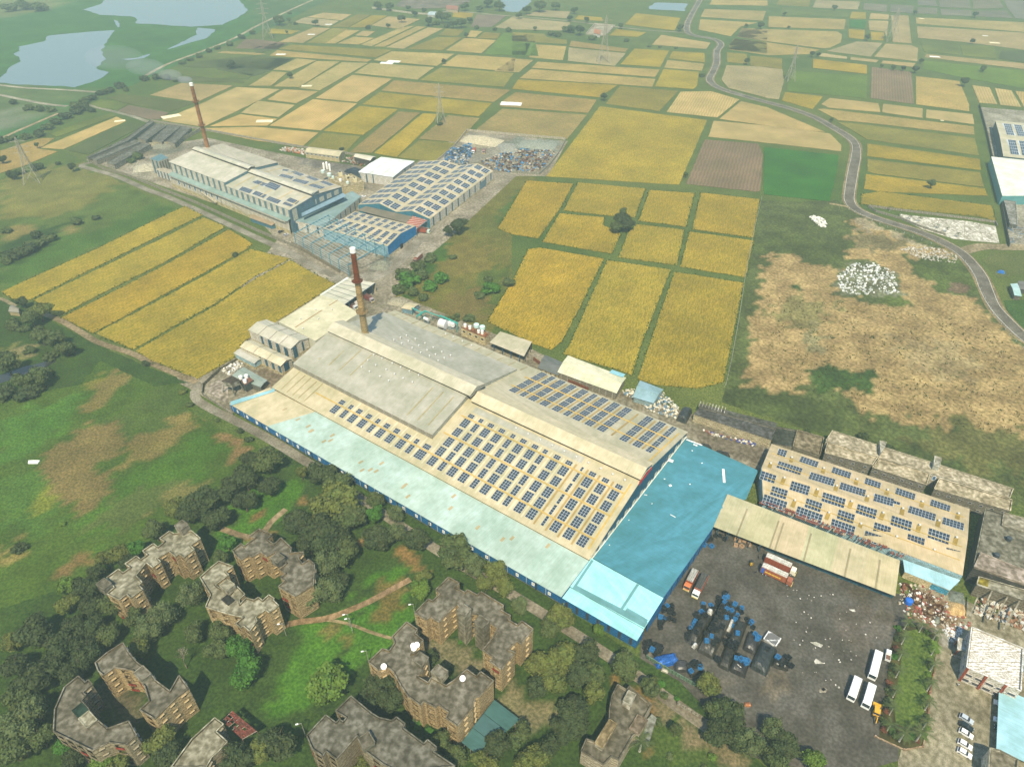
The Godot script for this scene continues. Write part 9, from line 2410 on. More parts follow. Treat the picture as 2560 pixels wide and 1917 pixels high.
	copy(v_lo8,"lorry","green-white lorry backing under the red tiled porch","lorry",W(-61.6,.1,-458),-.29,"",1.0)
	var v_lo9:=make_lorry(8.0,3.0,K(.45,.12,.06),K(.5,.14,.08),Aj)
	copy(v_lo9,"lorry","orange container lorry with white cab at the scrap yard","lorry",W(-33.6,.1,-621),-1.71,"",1.0)
	var v_lo10:=make_lorry(7.0,2.8,K(.25,.12,.1),K(.3,.2,.17),K(.35,.2,.18))
	copy(v_lo10,"lorry","maroon lorry parked by the gravel heap in the scrap yard","lorry",W(-24.7,.1,-620),-1.62,"",1.0)
	for o in [v_bus,v_bus2,v_bus3,v_car0,v_car1,v_car2,v_car3,v_car4,v_cc0,v_cc1,v_cc2,v_cc3,v_rc0,v_rc1,v_rc2,v_lo0,v_lo1,v_lo2,v_lo3,v_lo4,v_lo5,v_lo6,v_lo7,v_lo8,v_lo9,v_lo10]:
		o.free()
	var o: Node3D
	var g: Geo
	o=thing("pickup","small white pickup with an empty brown load bed beside the hedge","pickup",W(124.9,.1,-133.6))
	o.rotation.y=1.08
	g=G()
	g.box(W(0,.4,0),W(4.3,.5,1.65),0,By)
	local("body",g,"gloss",o)
	g=G()
	g.box(W(1.0,.9,0),W(1.5,.75,1.5),0,K(.72,.72,.7))
	local("cab",g,"gloss",o)
	g=G()
	g.box(W(1.78,1.0,0),W(.1,.5,1.4),0,K(.03,.04,.05))
	local("windscreen",g,"glass",o)
	g=G()
	g.box(W(-1.0,.9,.75),W(2.2,.35,.12),0,K(.6,.6,.58))
	g.box(W(-1.0,.9,-.75),W(2.2,.35,.12),0,K(.6,.6,.58))
	g.box(W(-2.1,.9,0),W(.12,.35,1.6),0,K(.6,.6,.58))
	g.box(W(-1.0,.9,0),W(2.1,.06,1.4),0,K(.16,.09,.06))
	local("load_bed",g,"paint",o)
	wheels(o,[-1.4,1.4],1.45,.32)
	o=thing("backhoe_loader","orange-yellow backhoe loader parked below the buses","loader",W(112.8,.1,-113.9))
	o.rotation.y=1.08
	g=G()
	g.box(W(1.0,.6,0),W(2.6,.9,1.3),0,Ar)
	g.box(W(-.3,.6,0),W(1.6,.6,1.8),0,Ar)
	local("body",g,"gloss",o)
	g=G()
	g.box(W(-.2,1.2,0),W(1.5,1.3,1.5),0,Bo)
	local("cab",g,"glass",o)
	g=G()
	g.box(W(-.2,2.5,0),W(1.8,.14,1.7),0,Ar)
	local("cab_roof",g,"gloss",o)
	g=G()
	g.box(W(3.2,.2,0),W(.8,.8,2.3),0,Ar)
	g.bar(W(1.6,1.0,.8),W(3.0,.6,.8),.2,.3,Ar)
	g.bar(W(1.6,1.0,-.8),W(3.0,.6,-.8),.2,.3,Ar)
	local("bucket",g,"paint",o)
	g=G()
	g.bar(W(-1.2,1.0,0),W(-2.8,2.6,.2),.3,.4,Ar)
	g.bar(W(-2.8,2.6,.2),W(-3.4,.9,.3),.25,.35,Ar)
	g.box(W(-3.4,.3,.3),W(.7,.7,.6),0,K(.1,.09,.07))
	local("digger_arm",g,"paint",o)
	wheels(o,[-1.0,1.6],1.7,.6)
	o=thing("forklift","yellow and black forklift in the shade of the loading canopy","forklift",W(89.7,.1,-171.4))
	o.rotation.y=-2.02
	g=G()
	g.box(W(-.2,.3,0),W(1.9,.7,1.1),0,K(.55,.33,.02))
	g.box(W(-1.1,.4,0),W(.5,.8,1.1),0,Bk)
	local("body",g,"gloss",o)
	g=G()
	g.box(W(-.2,1.95,0),W(1.2,.08,1.0),0,Bk)
	g.bar(W(.3,1,.45),W(.3,2,.45),.08,.08,Bk)
	g.bar(W(.3,1,-.45),W(.3,2,-.45),.08,.08,Bk)
	g.bar(W(-.7,1,-.45),W(-.7,2,-.45),.08,.08,Bk)
	g.bar(W(-.7,1,.45),W(-.7,2,.45),.08,.08,Bk)
	local("guard",g,"paint",o)
	g=G()
	g.bar(W(.95,.1,.35),W(.95,2.2,.35),.12,.12,Bo)
	g.bar(W(.95,.1,-.35),W(.95,2.2,-.35),.12,.12,Bo)
	local("mast",g,"paint",o)
	g=G()
	g.bar(W(1.0,.15,.3),W(1.9,.12,.3),.12,.06,Ai)
	g.bar(W(1.0,.15,-.3),W(1.9,.12,-.3),.12,.06,Ai)
	local("fork",g,"paint",o)
	wheels(o,[-.7,.6],1.0,.3)
	o=thing("motorbike","motorbike standing alone under the canopy edge","motorbike",W(93.4,.1,-174.7))
	o.rotation.y=1.13
	g=G()
	g.bar(W(-.6,.45,0),W(.5,.6,0),.2,.25,K(.05,.05,.06))
	g.bar(W(.5,.6,0),W(.7,1.0,0),.08,.08,K(.2,.2,.2))
	local("frame",g,"paint",o)
	g=G()
	g.box(W(-.3,.7,0),W(.7,.12,.25),0,Ck)
	local("seat",g,"rubber",o)
	g=G()
	g.bar(W(.65,1.0,-.35),W(.65,1.0,.35),.05,.05,Ai)
	local("handlebar",g,"paint",o)
	for x in [-.65,.7]:
		put("wheel",protos["wheel"],"rubber",o,Transform3D(Basis.from_scale(W(.3,.3,.1)),W(x,.3,0)))
	o=thing("motorbike","dark motorcycle cart parked behind the brown container lorry","motorbike",W(90.5,.1,-167.7))
	o.rotation.y=.55
	g=G()
	g.bar(W(-.6,.45,0),W(.5,.6,0),.2,.25,K(.05,.05,.06))
	g.bar(W(.5,.6,0),W(.7,1.0,0),.08,.08,K(.2,.2,.2))
	local("frame",g,"paint",o)
	g=G()
	g.box(W(-.3,.7,0),W(.7,.12,.25),0,Ck)
	local("seat",g,"rubber",o)
	g=G()
	g.bar(W(.65,1.0,-.35),W(.65,1.0,.35),.05,.05,Ai)
	local("handlebar",g,"paint",o)
	for x in [-.65,.7]:
		put("wheel",protos["wheel"],"rubber",o,Transform3D(Basis.from_scale(W(.3,.3,.1)),W(x,.3,0)))
	o=thing("motorbike","motorbike leaning by the white office wall","motorbike",W(145.6,.1,-127.5))
	o.rotation.y=1.29
	g=G()
	g.bar(W(-.6,.45,0),W(.5,.6,0),.2,.25,K(.05,.05,.06))
	g.bar(W(.5,.6,0),W(.7,1.0,0),.08,.08,K(.2,.2,.2))
	local("frame",g,"paint",o)
	g=G()
	g.box(W(-.3,.7,0),W(.7,.12,.25),0,Ck)
	local("seat",g,"rubber",o)
	g=G()
	g.bar(W(.65,1.0,-.35),W(.65,1.0,.35),.05,.05,Ai)
	local("handlebar",g,"paint",o)
	for x in [-.65,.7]:
		put("wheel",protos["wheel"],"rubber",o,Transform3D(Basis.from_scale(W(.3,.3,.1)),W(x,.3,0)))
	heap(Ct,"tarp","long rounded black tarp heap with white ends in the lorry yard",Cu,60,-138,70,-151,4.7,2.6,Bl,.12,3.0)
	heap(Ct,"tarp","broadest black tarp stack dotted with crates in the lorry yard",Cu,64,-134,78,-155,5.9,2.8,K(.06,.06,.05),.12,9.0)
	heap(Ct,"tarp","black tarp stack with white scraps on top, right of the broad one",Cu,74,-137,80,-147,4.2,2.4,Bl,.12,5.0)
	heap(Ct,"tarp","grey-black tarp stack carrying blue crates",Cu,79,-135,83,-142,4.6,2.3,K(.05,.05,.05),.12,5.0)
	heap(Ct,"tarp","small black tarp stack with a row of crates, near the middle",Cu,69,-129,75,-139,4.1,2.2,Bl,.12,5.0)
	heap(Ct,"tarp","black tarp stack with a white folded edge and blue crates",Cu,73,-127,77,-134,5.4,2.4,Bo,.12,5.0)
	heap(Ct,"tarp","shiny black wrapped stack below the white sacks",Cu,80,-128,87,-138,6,2.6,K(.04,.05,.05),.12,5.0)
	heap(Ct,"tarp","rightmost low black tarp stack in the lorry yard",Cu,86,-132,91,-130,4.5,2.0,K(.05,.05,.04),.12,5.0)
	heap(Ct,"tarp","bright blue tarp heap by the green-topped wall",Cu,47,-131,55,-133,4.1,2.0,K(.02,.14,.55),.25,5.0)
	heap(Ct,"tarp","dark grey tarp heap next to the blue one",Cu,53,-130,58,-130,4.5,1.6,K(.07,.07,.07),.12,5.0)
	heap(Ct,"tarp","black crate-topped tarp stack at the foot of the yard",Cu,57,-128,62,-130,4.5,2.2,Bl,.12,5.0)
	heap(Ct,"tarp","black tarp heap just behind the teal roof, left one",Cu,84,-238,89,-235,1.94,2.0,Bl,.12,5.0)
	heap(Ct,"tarp","black tarp heap just behind the teal roof, right one",Cu,90,-233,96,-230,2.23,2.2,Bl,.12,5.0)
	heap(Ct,"tarp","tall black wrapped stack beside the strewn rubble",Cu,79,-254,84,-263,5.1,3.4,K(.05,.06,.06),.12,6.0)
	heap(Ct,"tarp","orange tarp bundle at the lower edge of the yard",Cu,73,-117,75,-117,1.36,.9,K(.6,.25,.1),.3,5.0)
	heap(Ct,"tarp","black wrapped heap behind the white box shed",Cu,-133,-568,-125,-576,19.6,3.0,K(.03,.04,.05),.12,5.0)
	heap("sack_pile","tarp","white sack pile by the green-topped wall","sacks",49,-129,51,-128,1.42,.9,Aw,.35,5.0)
	heap("plastic_sheet","tarp","bleached plastic sheet at the mouth of the long tarp heap","sheet",61,-138,62,-137,2.19,1.6,Bn,.12,5.0)
	heap("plastic_sheet","tarp","white plastic sheet draped over the back of the long heap","sheet",68,-150,70,-149,2.77,2.9,K(.66,.67,.66),.12,5.0)
	heap("plastic_sheet","tarp","long white plastic strip sliding off the broad stack","sheet",74,-143,77,-148,1.25,1.4,K(.7,.72,.72),.12,5.0)
	heap("plastic_sheet","tarp","white folded sheet on the lower crate stack","sheet",73,-130,75,-128,.71,2.6,K(.8,.8,.8),.12,5.0)
	var gsk:=G()
	for i in 10:
		for j in 5:
			gsk.obox(W(85,1.75,-139.2)+W(3.3,0,2.7)*(i+.5) / 10+W(2.5,0,-2.8)*(j+.5) / 5,Basis(Vector3.UP,.9),W(.85,.5,.75),K(.62,.62,.6))
	gsk.obox(W(88,.8,-139.2),Basis(Vector3.UP,.62),W(4.1,1.5,3.6),K(.4,.4,.38))
	single("sack_stack",gsk,"paint","neat stack of white sacks in rows behind the shiny black stack","sacks")
	crates([74.4,.1,-155.9,0,73.2,.1,-154.7,0,73.9,.1,-156.5,0,72.6,.1,-152.6,0,76.3,.1,-158.1,0,76.9,.1,-158.4,0,67.7,.1,-152.3,0,70.6,.1,-151.7,0,80.2,.1,-151.7,0,77,.1,-157.5,1,76,.1,-156.2,1,77.3,.1,-156.8,1,67.9,.1,-153.8,1,70.5,.1,-153.3,1,81.1,.1,-152.1,1,74.8,2.9,-152.7,1,74.9,2.9,-150,1,76.4,2.9,-149.3,1,78.2,2.9,-151.8,1,73.9,2.9,-146.4,1,67.1,2.9,-139.2,1,65.1,2.9,-137.4,1,73.2,2.9,-150.6,0,73.8,2.9,-149,0,71.7,2.9,-148,0,72,2.9,-146.3,0,70,2.9,-145.5,0,68.6,2.9,-143.7,0,69.2,2.9,-141.6,0,71.6,2.9,-142.7,0,75.2,2.9,-147.1,0,67.4,2.9,-141.7,0,65.5,2.9,-140.3,0,67.3,2.9,-136.5,0,68.8,2.9,-137.6,0,75.8,2.9,-151.5,0,62.6,2.6,-140.8,0,64.3,2.6,-143.6,0,66.9,2.6,-147.6,0,64.1,.1,-149.3,0,64.7,.1,-148.4,0,64.7,.1,-149.9,0,60,.1,-141.6,0,59.6,.1,-140.7,0,59.9,.1,-140.1,0,61,.1,-143.8,0,61.3,.1,-137.9,0,63.6,.1,-146.7,1,63.1,.1,-145.5,1,61.5,.1,-144.1,1,66.6,.1,-150.5,1,78.9,.1,-149.3,1,76.1,.1,-145.1,1,82.7,.1,-146,1,83.2,.1,-146.7,1,77.6,.1,-147.4,1,78.8,.1,-148.2,0,81.9,.1,-147.6,0,82,.1,-146.1,0,83.1,.1,-144.4,0,80.6,.1,-150.5,0,72.3,.1,-139.1,0,72.2,.1,-137.5,0,73.8,.1,-141.3,0,76.3,2.5,-140.6,1,82.2,2.5,-140.3,1,83,2.5,-138.9,1,82.2,2.5,-138.4,1,73.3,2.3,-137.4,0,75,2.3,-136.7,0,72.7,2.3,-135.8,0,74,2.3,-135.1,0,84.8,2.3,-134.7,0,73.5,2.5,-131.4,1,74.9,2.5,-130.9,1,76.2,2.5,-130.6,1,76.2,2.5,-129.6,1,77,2.5,-130.4,1,74.6,2.5,-131.7,0,87.4,1.7,-130.9,0,88.1,1.7,-129.3,0,91,1.7,-131.9,0,89.8,1.7,-130.1,0,91.1,1.7,-129.1,0,67.6,1.7,-131.6,0,67.7,1.7,-130.9,0,87.4,2.1,-131.9,1,54.9,.1,-153,1,51.8,.1,-148.4,1,53.3,.1,-147.9,1,53.2,.1,-151.1,0,54.8,.1,-151.4,0,56.5,.1,-152,0,53.7,.1,-152.3,0,55.4,.1,-150.5,0,56.6,.1,-149.9,0,56.6,.1,-153.2,0,53.2,.1,-147.6,0,55,.1,-147.9,0,51.2,.1,-146.4,0,51.6,.1,-145.8,0,51.1,.1,-144.4,0,56.5,.1,-147.1,0,48.5,.1,-137.7,0,49.4,.1,-137.2,0,50.1,.1,-136.9,0,48.8,.1,-136.1,0,49.6,.1,-135.6,0,47.7,.1,-135.6,0,45.1,.1,-138.3,0,46.6,.1,-138.8,0,48.2,.1,-137.7,0,49.7,.1,-136.9,0,44.6,.1,-136.6,0,46.1,.1,-137.2,0,47.7,.1,-136.1,0,49,.1,-135.3,0,44.8,.1,-135,0,47.6,.1,-134.5,0,46.7,1.1,-135.3,1,59.1,2.3,-129,0,60.2,2.3,-129.7,0,61,2.3,-129,0,61.1,2.1,-128.3,1,57.8,2.1,-127,1,76.9,.1,-185.1,0,77.4,.1,-183.4,0,76,.1,-182.8,0,79.6,.1,-185.1,0,81.4,.1,-185.1,0,82.6,.1,-183.4,0,76.7,.1,-186.3,0,74.1,.1,-180.5,1,76.7,.1,-179.9,1,73.9,.1,-181.6,1,88.3,.1,-179.9,2,91.2,.1,-180.8,2,87.3,.1,-183.4,2,86.2,.1,-180.5,2,88.1,.1,-182.8,2,90.3,.1,-182.8,2])
	sc("litter","white scraps and dust on the open asphalt of the yard","litter",[97,-161,127,-161,127,-142,103,-121,94,-125],60,.15,.5,[Aw,Ca],.12)
	patch("spill","dirt",[119,-152,121,-152,121,-151,121,-151,120,-151],Bx,"white powder spill near the middle of the yard, upper one","spill",.13,1.0,.0,.3)
	patch("spill","dirt",[101,-139,103,-139,105,-138,104,-137,102,-138],Bx,"white powder spill in the yard, middle one","spill",.13,1.0,.0,.3)
	patch("spill","dirt",[100,-132,101,-133,103,-131,102,-131,100,-131],Bx,"white powder spill in the yard, lowest one","spill",.13,1.0,.0,.3)
	patch("manhole_pad",Cn,[98,-122,100,-123,101,-122,100,-121,98,-121],K(.4,.36,.28),"pale worn pad round the manhole in the yard","manhole",.14,1.0,.0,.2)
	var gm:=G()
	gm.box(W(99.6,.14,-122.1),W(1.1,.06,.9),.4,Ck)
	single("manhole_cover",gm,"metal","black manhole cover in the middle of the yard","manhole")
func office_corner() -> void:
	rng.seed=170
	var t_69:=block("office","bright white flat-roofed office with red corner piers",[144.3,-125.4,156.9,-117.4,166,-132,153.4,-139.9],7,K(.78,.76,.7),K(.88,.87,.84),.5,"plaster",Cl)
	bd(t_69,"red_pier",144.4,-125.3,144.8,-125,0,7.3,1,.7,Br,.3)
	bd(t_69,"red_pier",148.8,-122.5,149.2,-122.3,0,7.3,1,.7,Br,.3)
	bd(t_69,"red_pier",153.4,-119.7,153.8,-119.4,0,7.3,1,.7,Br,.3)
	wr(t_69,144.3,-125.4,156.9,-117.4,3.6,4.8,5,2.2,K(.5,.45,.4),Cq)
	wr(t_69,144.3,-125.4,156.9,-117.4,.8,2.2,5,2.2,K(.5,.45,.4),Cq)
	wr(t_69,153.4,-139.9,144.3,-125.4,3.6,4.8,4,1.6,Bf,Cq)
	tower(t_69,"porch",[149.1,-138,146.8,-133.8,149.6,-132.8,152,-136.5],3.6,4.2,K(.74,.7,.62),K(.86,.85,.82),.2)
	bd(t_69,"porch_post",149.4,-138,149.7,-138,0,3.7,1,.35,Br,.17)
	bd(t_69,"porch_post",147.1,-133.8,147.4,-133.8,0,3.7,1,.35,Br,.17)
	bd(t_69,"porch_wall",146.8,-133.8,149.6,-132.8,.05,.9,1,4.5,K(.75,.7,.6),.1)
	var cpt:=thing("carport","pale blue carport roof along the right edge of the forecourt","carport",W(154.4,0,-121.7))
	slab(cpt,"roof",[154.4,3,-121.7,164,2.6,-115.4,151.3,2.6,-97.3,142.7,3,-101.9],K(.38,.62,.72))
	bd(cpt,"post",154.9,-121.7,143.2,-101.9,.1,2.95,7,.14,K(.3,.3,.3),.07,.5)
	var t_70:=block("gate_house","cream gate building with mossy flat roof at the lower right corner",[138.8,-100.6,134.7,-93.8,141,-91.3,145,-97.3,141.3,-99.9],6,K(.75,.72,.63),K(.3,.27,.19),.5,Cn,Cl)
	var t_71:=block("annex","pale annex at the right edge behind the office",[167.4,-133,170.8,-131.3,167.7,-126,163.6,-126],3.6,Aw,K(.45,.6,.68),.2,Cn,Cl)
	var gr0:=G()
	for k in 5:
		for j in 22:
			var a:=W(cos(TAU*j / 22)*(3.2+.12*k)*.45,.15+.12*k,sin(TAU*j / 22)*(3.2+.12*k))
			var b:=W(cos(TAU*(j+1) / 22)*(3.2+.12*k)*.45,.15+.12*k,sin(TAU*(j+1) / 22)*(3.2+.12*k))
			var q:=Basis(Vector3.UP,-.1)
			gr0.bar(W(143,.1,-159.2)+q*a,W(143,.1,-159.2)+q*b,.32,.14,K(.13,.06,.03))
	single("rebar_coil",gr0,"metal","rust-brown oval coil of rebar, left one by the porch","rebar")
	var gr1:=G()
	for k in 5:
		for j in 22:
			var a:=W(cos(TAU*j / 22)*(3.0+.12*k)*.45,.15+.12*k,sin(TAU*j / 22)*(3.0+.12*k))
			var b:=W(cos(TAU*(j+1) / 22)*(3.0+.12*k)*.45,.15+.12*k,sin(TAU*(j+1) / 22)*(3.0+.12*k))
			var q:=Basis(Vector3.UP,-.5)
			gr1.bar(W(145.3,.1,-156.7)+q*a,W(145.3,.1,-156.7)+q*b,.32,.14,K(.13,.06,.03))
	single("rebar_coil",gr1,"metal","rust-brown oval coil of rebar, right one by the porch","rebar")
	var gr2:=G()
	for k in 5:
		for j in 22:
			var a:=W(cos(TAU*j / 22)*(3.2+.12*k)*.45,.15+.12*k,sin(TAU*j / 22)*(3.2+.12*k))
			var b:=W(cos(TAU*(j+1) / 22)*(3.2+.12*k)*.45,.15+.12*k,sin(TAU*(j+1) / 22)*(3.2+.12*k))
			var q:=Basis(Vector3.UP,-1.1)
			gr2.bar(W(149.2,.1,-151.4)+q*a,W(149.2,.1,-151.4)+q*b,.32,.14,K(.13,.06,.03))
	single("rebar_coil",gr2,"metal","rust-brown coil of rebar nearest the sand heap","rebar")
	var tkb:=thing(Cr,"bright blue round tank beside the rebar coils",Cs,W(141.2,0,-154.7))
	tank(tkb,"tank",141.2,.1,-154.7,1.3,1.9,K(.02,.13,.5))
	sc("construction_debris","planks, red tiles and rubble on the building works beside the garden","debris",[142,-163,155,-161,159,-146,153,-141,148,-145,139,-147,137,-153],260,.2,1.1,[K(.4,.34,.24),K(.3,.09,.06),K(.6,.58,.52)],.12)
	sc("rebar_rods","loose rebar rods lying on the building works","rebar",[141,-160,153,-157,151,-146,149,-146,141,-150],70,.8,1.6,[K(.14,.07,.04)],.12,"metal","rod",.3)
	sc("white_spill","white lime and rubble spilled beside the garden path","rubble",[148,-144,156,-146,152,-139,148,-139],110,.2,.8,[K(.7,.69,.65),K(.5,.48,.44)],.12)
	sc("debris","boxes, pipes and sheets along the cream wall of the ruined shed","debris",[88,-249,98,-244,110,-240,109,-237,100,-241,89,-246],90,.3,1.2,[K(.6,.56,.46),K(.05,.07,.2),K(.25,.12,.08)],.12)
	person("person in a pale grey shirt walking across the forecourt",143.1,-123.3,.7,K(.55,.57,.6),K(.1,.11,.14))
func garden() -> void:
	rng.seed=183
	patch("garden_lawn","grass",[135,-143,140,-144,143,-140,142,-136,138,-129,132,-121,128,-114,124,-110,120,-110,118,-111,120,-117,127,-129,132,-138],K(.14,.19,.04),"small mown garden lawn ringed by palms","lawn",.2,1.6,.0,.2,.08)
	patch("garden_bed","dirt",[133,-145,139,-146,145,-142,144,-138,139,-131,133,-121,127,-110,123,-104,117,-103,111,-107,115,-114,121,-125,128,-138],K(.1,.09,.03),"dark planted bed surrounding the garden lawn","flower bed",.15,1.6,.0,.2)
	bw("low kerb wall round the pointed lower end of the garden",[110,-107,117,-103,123,-104,127,-110],.5,.3,K(.45,.33,.22))
	bw("low reddish kerb wall along the right side of the garden",[127,-110,133,-121,139,-130],.5,.3,K(.36,.15,.09))
	palm("palm at the upper left corner of the lawn",134.9,-143.9,4.8,Cv,"mid",.95)
	palm("palm at the top edge of the lawn",139.6,-142.8,4.8,Cv,"mid",.95)
	palm("palm at the upper right corner of the lawn",142.8,-139.7,4.8,Cv,"mid",.95)
	palm("palm second down the left side of the garden",131.6,-138.3,4.8,Cv,"mid",.95)
	palm("palm third down the left side of the garden",128,-132.3,4.8,Cv,"mid",.95)
	palm("palm fourth down the left side of the garden",124.4,-126.2,4.8,Cv,"mid",.95)
	palm("palm fifth down the left side of the garden",120.6,-119.5,4.8,Cv,"mid",.95)
	palm("palm sixth down the left side of the garden",117.1,-113.8,4.8,Cv,"mid",.95)
	palm("palm seventh down the left side of the garden",113.9,-108.4,4.8,Cv,"mid",.95)
	palm("palm largest at the pointed lower end of the garden",116.6,-105.6,5.4,Cv,"mid",1.25)
	palm("palm right of the largest at the lower end of the garden",121.7,-105.6,5.4,Cv,"mid",1.25)
	palm("palm lowest on the right side of the garden",125.3,-109.3,4.8,Cv,"mid",.95)
	palm("palm second from the bottom on the right side of the garden",128.8,-115.3,4.8,Cv,"mid",.95)
	palm("palm third from the bottom on the right side of the garden",132.4,-121.6,4.8,Cv,"mid",.95)
	palm("palm fourth from the bottom on the right side of the garden",136.6,-128.4,4.8,Cv,"mid",.95)
	palm("palm yellowish one high on the right side of the garden",139.7,-134.2,4.8,Cv,"lime",.95)
	bush("bright green garden shrub near the upper garden corner",132.9,-143.9,1.5,"bright",Co)
	bush("mid-green garden shrub near the upper garden corner, second closest",130.5,-139.9,1.4,"mid",Co)
	bush("reddish garden shrub near the longest bus, second closest",128.6,-136.4,1.5,"red",Co)
	bush("bright green garden shrub near the longest bus",127,-133,1.7,"bright",Co)
	bush("mid-green garden shrub near the longest bus, the closest",124.6,-129.6,1.5,"mid",Co)
	bush("mid-green garden shrub near the longest bus, second closest",123.2,-126.8,1.4,"mid",Co)
	bush("reddish garden shrub near the longest bus, the closest",121.4,-124,1.5,"red",Co)
	bush("mid-green garden shrub near the loader",119.9,-120.8,1.6,"mid",Co)
	bush("blue-green garden shrub near the loader",117.9,-117.4,2.2,"grey",Co)
	bush("reddish garden shrub near the loader, the closest",116.5,-114.4,1.4,"red",Co)
	bush("olive garden shrub near the loader",114.5,-111.4,1.8,"olive",Co)
	bush("reddish garden shrub near the loader, second closest",113.3,-108.6,1.5,"red",Co)
	bush("bright green garden shrub near the pointed garden end, second closest",115.3,-108.2,1.6,"bright",Co)
	bush("mid-green garden shrub near the pointed garden end, second closest",116.1,-106.8,1.5,"mid",Co)
	bush("mid-green garden shrub near the pointed garden end, the closest",118.7,-106.5,1.6,"mid",Co)
	bush("bright green garden shrub near the pointed garden end, the closest",121,-106.8,1.5,"bright",Co)
	bush("reddish garden shrub near the pointed garden end",122.1,-105.4,1.2,"red",Co)
	bush("yellow-green garden shrub near the pointed garden end",124.7,-107.2,1.4,"lime",Co)
	bush("yellow-green garden shrub near the lower right garden kerb, the closest",126.5,-109.6,1.3,"lime",Co)
	bush("mid-green garden shrub near the lower right garden kerb",128.2,-112.9,1.4,"mid",Co)
	bush("yellow-green garden shrub near the lower right garden kerb, second closest",131.4,-119.3,1.3,"lime",Co)
	bush("mid-green garden shrub near the middle right garden side, second closest",134.9,-124.8,1.3,"mid",Co)
	bush("yellow-green garden shrub near the middle right garden side",135.4,-127.2,1.4,"lime",Co)
	bush("mid-green garden shrub near the middle right garden side, the closest",137.7,-130.5,1.4,"mid",Co)
	bush("yellow-green garden shrub near the upper right garden side, the closest",141.9,-137.7,1.7,"lime",Co)
	bush("yellow-green garden shrub near the upper right garden side, third closest",141.7,-135.5,1.5,"lime",Co)
	bush("mid-green garden shrub near the upper garden corner, the closest",138.7,-145.3,1.2,"mid",Co)
	bush("yellow-green garden shrub near the upper right garden side, second closest",142.2,-142.6,1.2,"lime",Co)
	bush("mid-green garden shrub near the upper right garden side",144.1,-139.9,1.2,"mid",Co)
	bush("mid-green garden shrub near the carport",153.4,-121.6,1.2,"mid",Co)
	palm("palm first from the pointed tip inside the paved plot",287,-480,3.2,"palms on the white paved plot","dark",.75)
	palm("palm second from the tip inside the paved plot",292,-476,3.2,"palms on the white paved plot","dark",.75)
	palm("palm third from the tip inside the paved plot",300,-465,3.2,"palms on the white paved plot","dark",.75)
	palm("tallest palm fourth from the tip of the paved plot",303,-459,3.2,"palms on the white paved plot","dark",.75)
	palm("palm farthest from the tip, nearest the factory entrance",307,-451,3.2,"palms on the white paved plot","dark",.75)
	palm("small palm at the grassy tip of the paved plot",279,-495,3.2,"palms on the white paved plot","dark",.75)
	palm("small palm just below the tip wall of the paved plot",283,-487,3.2,"palms on the white paved plot","dark",.75)
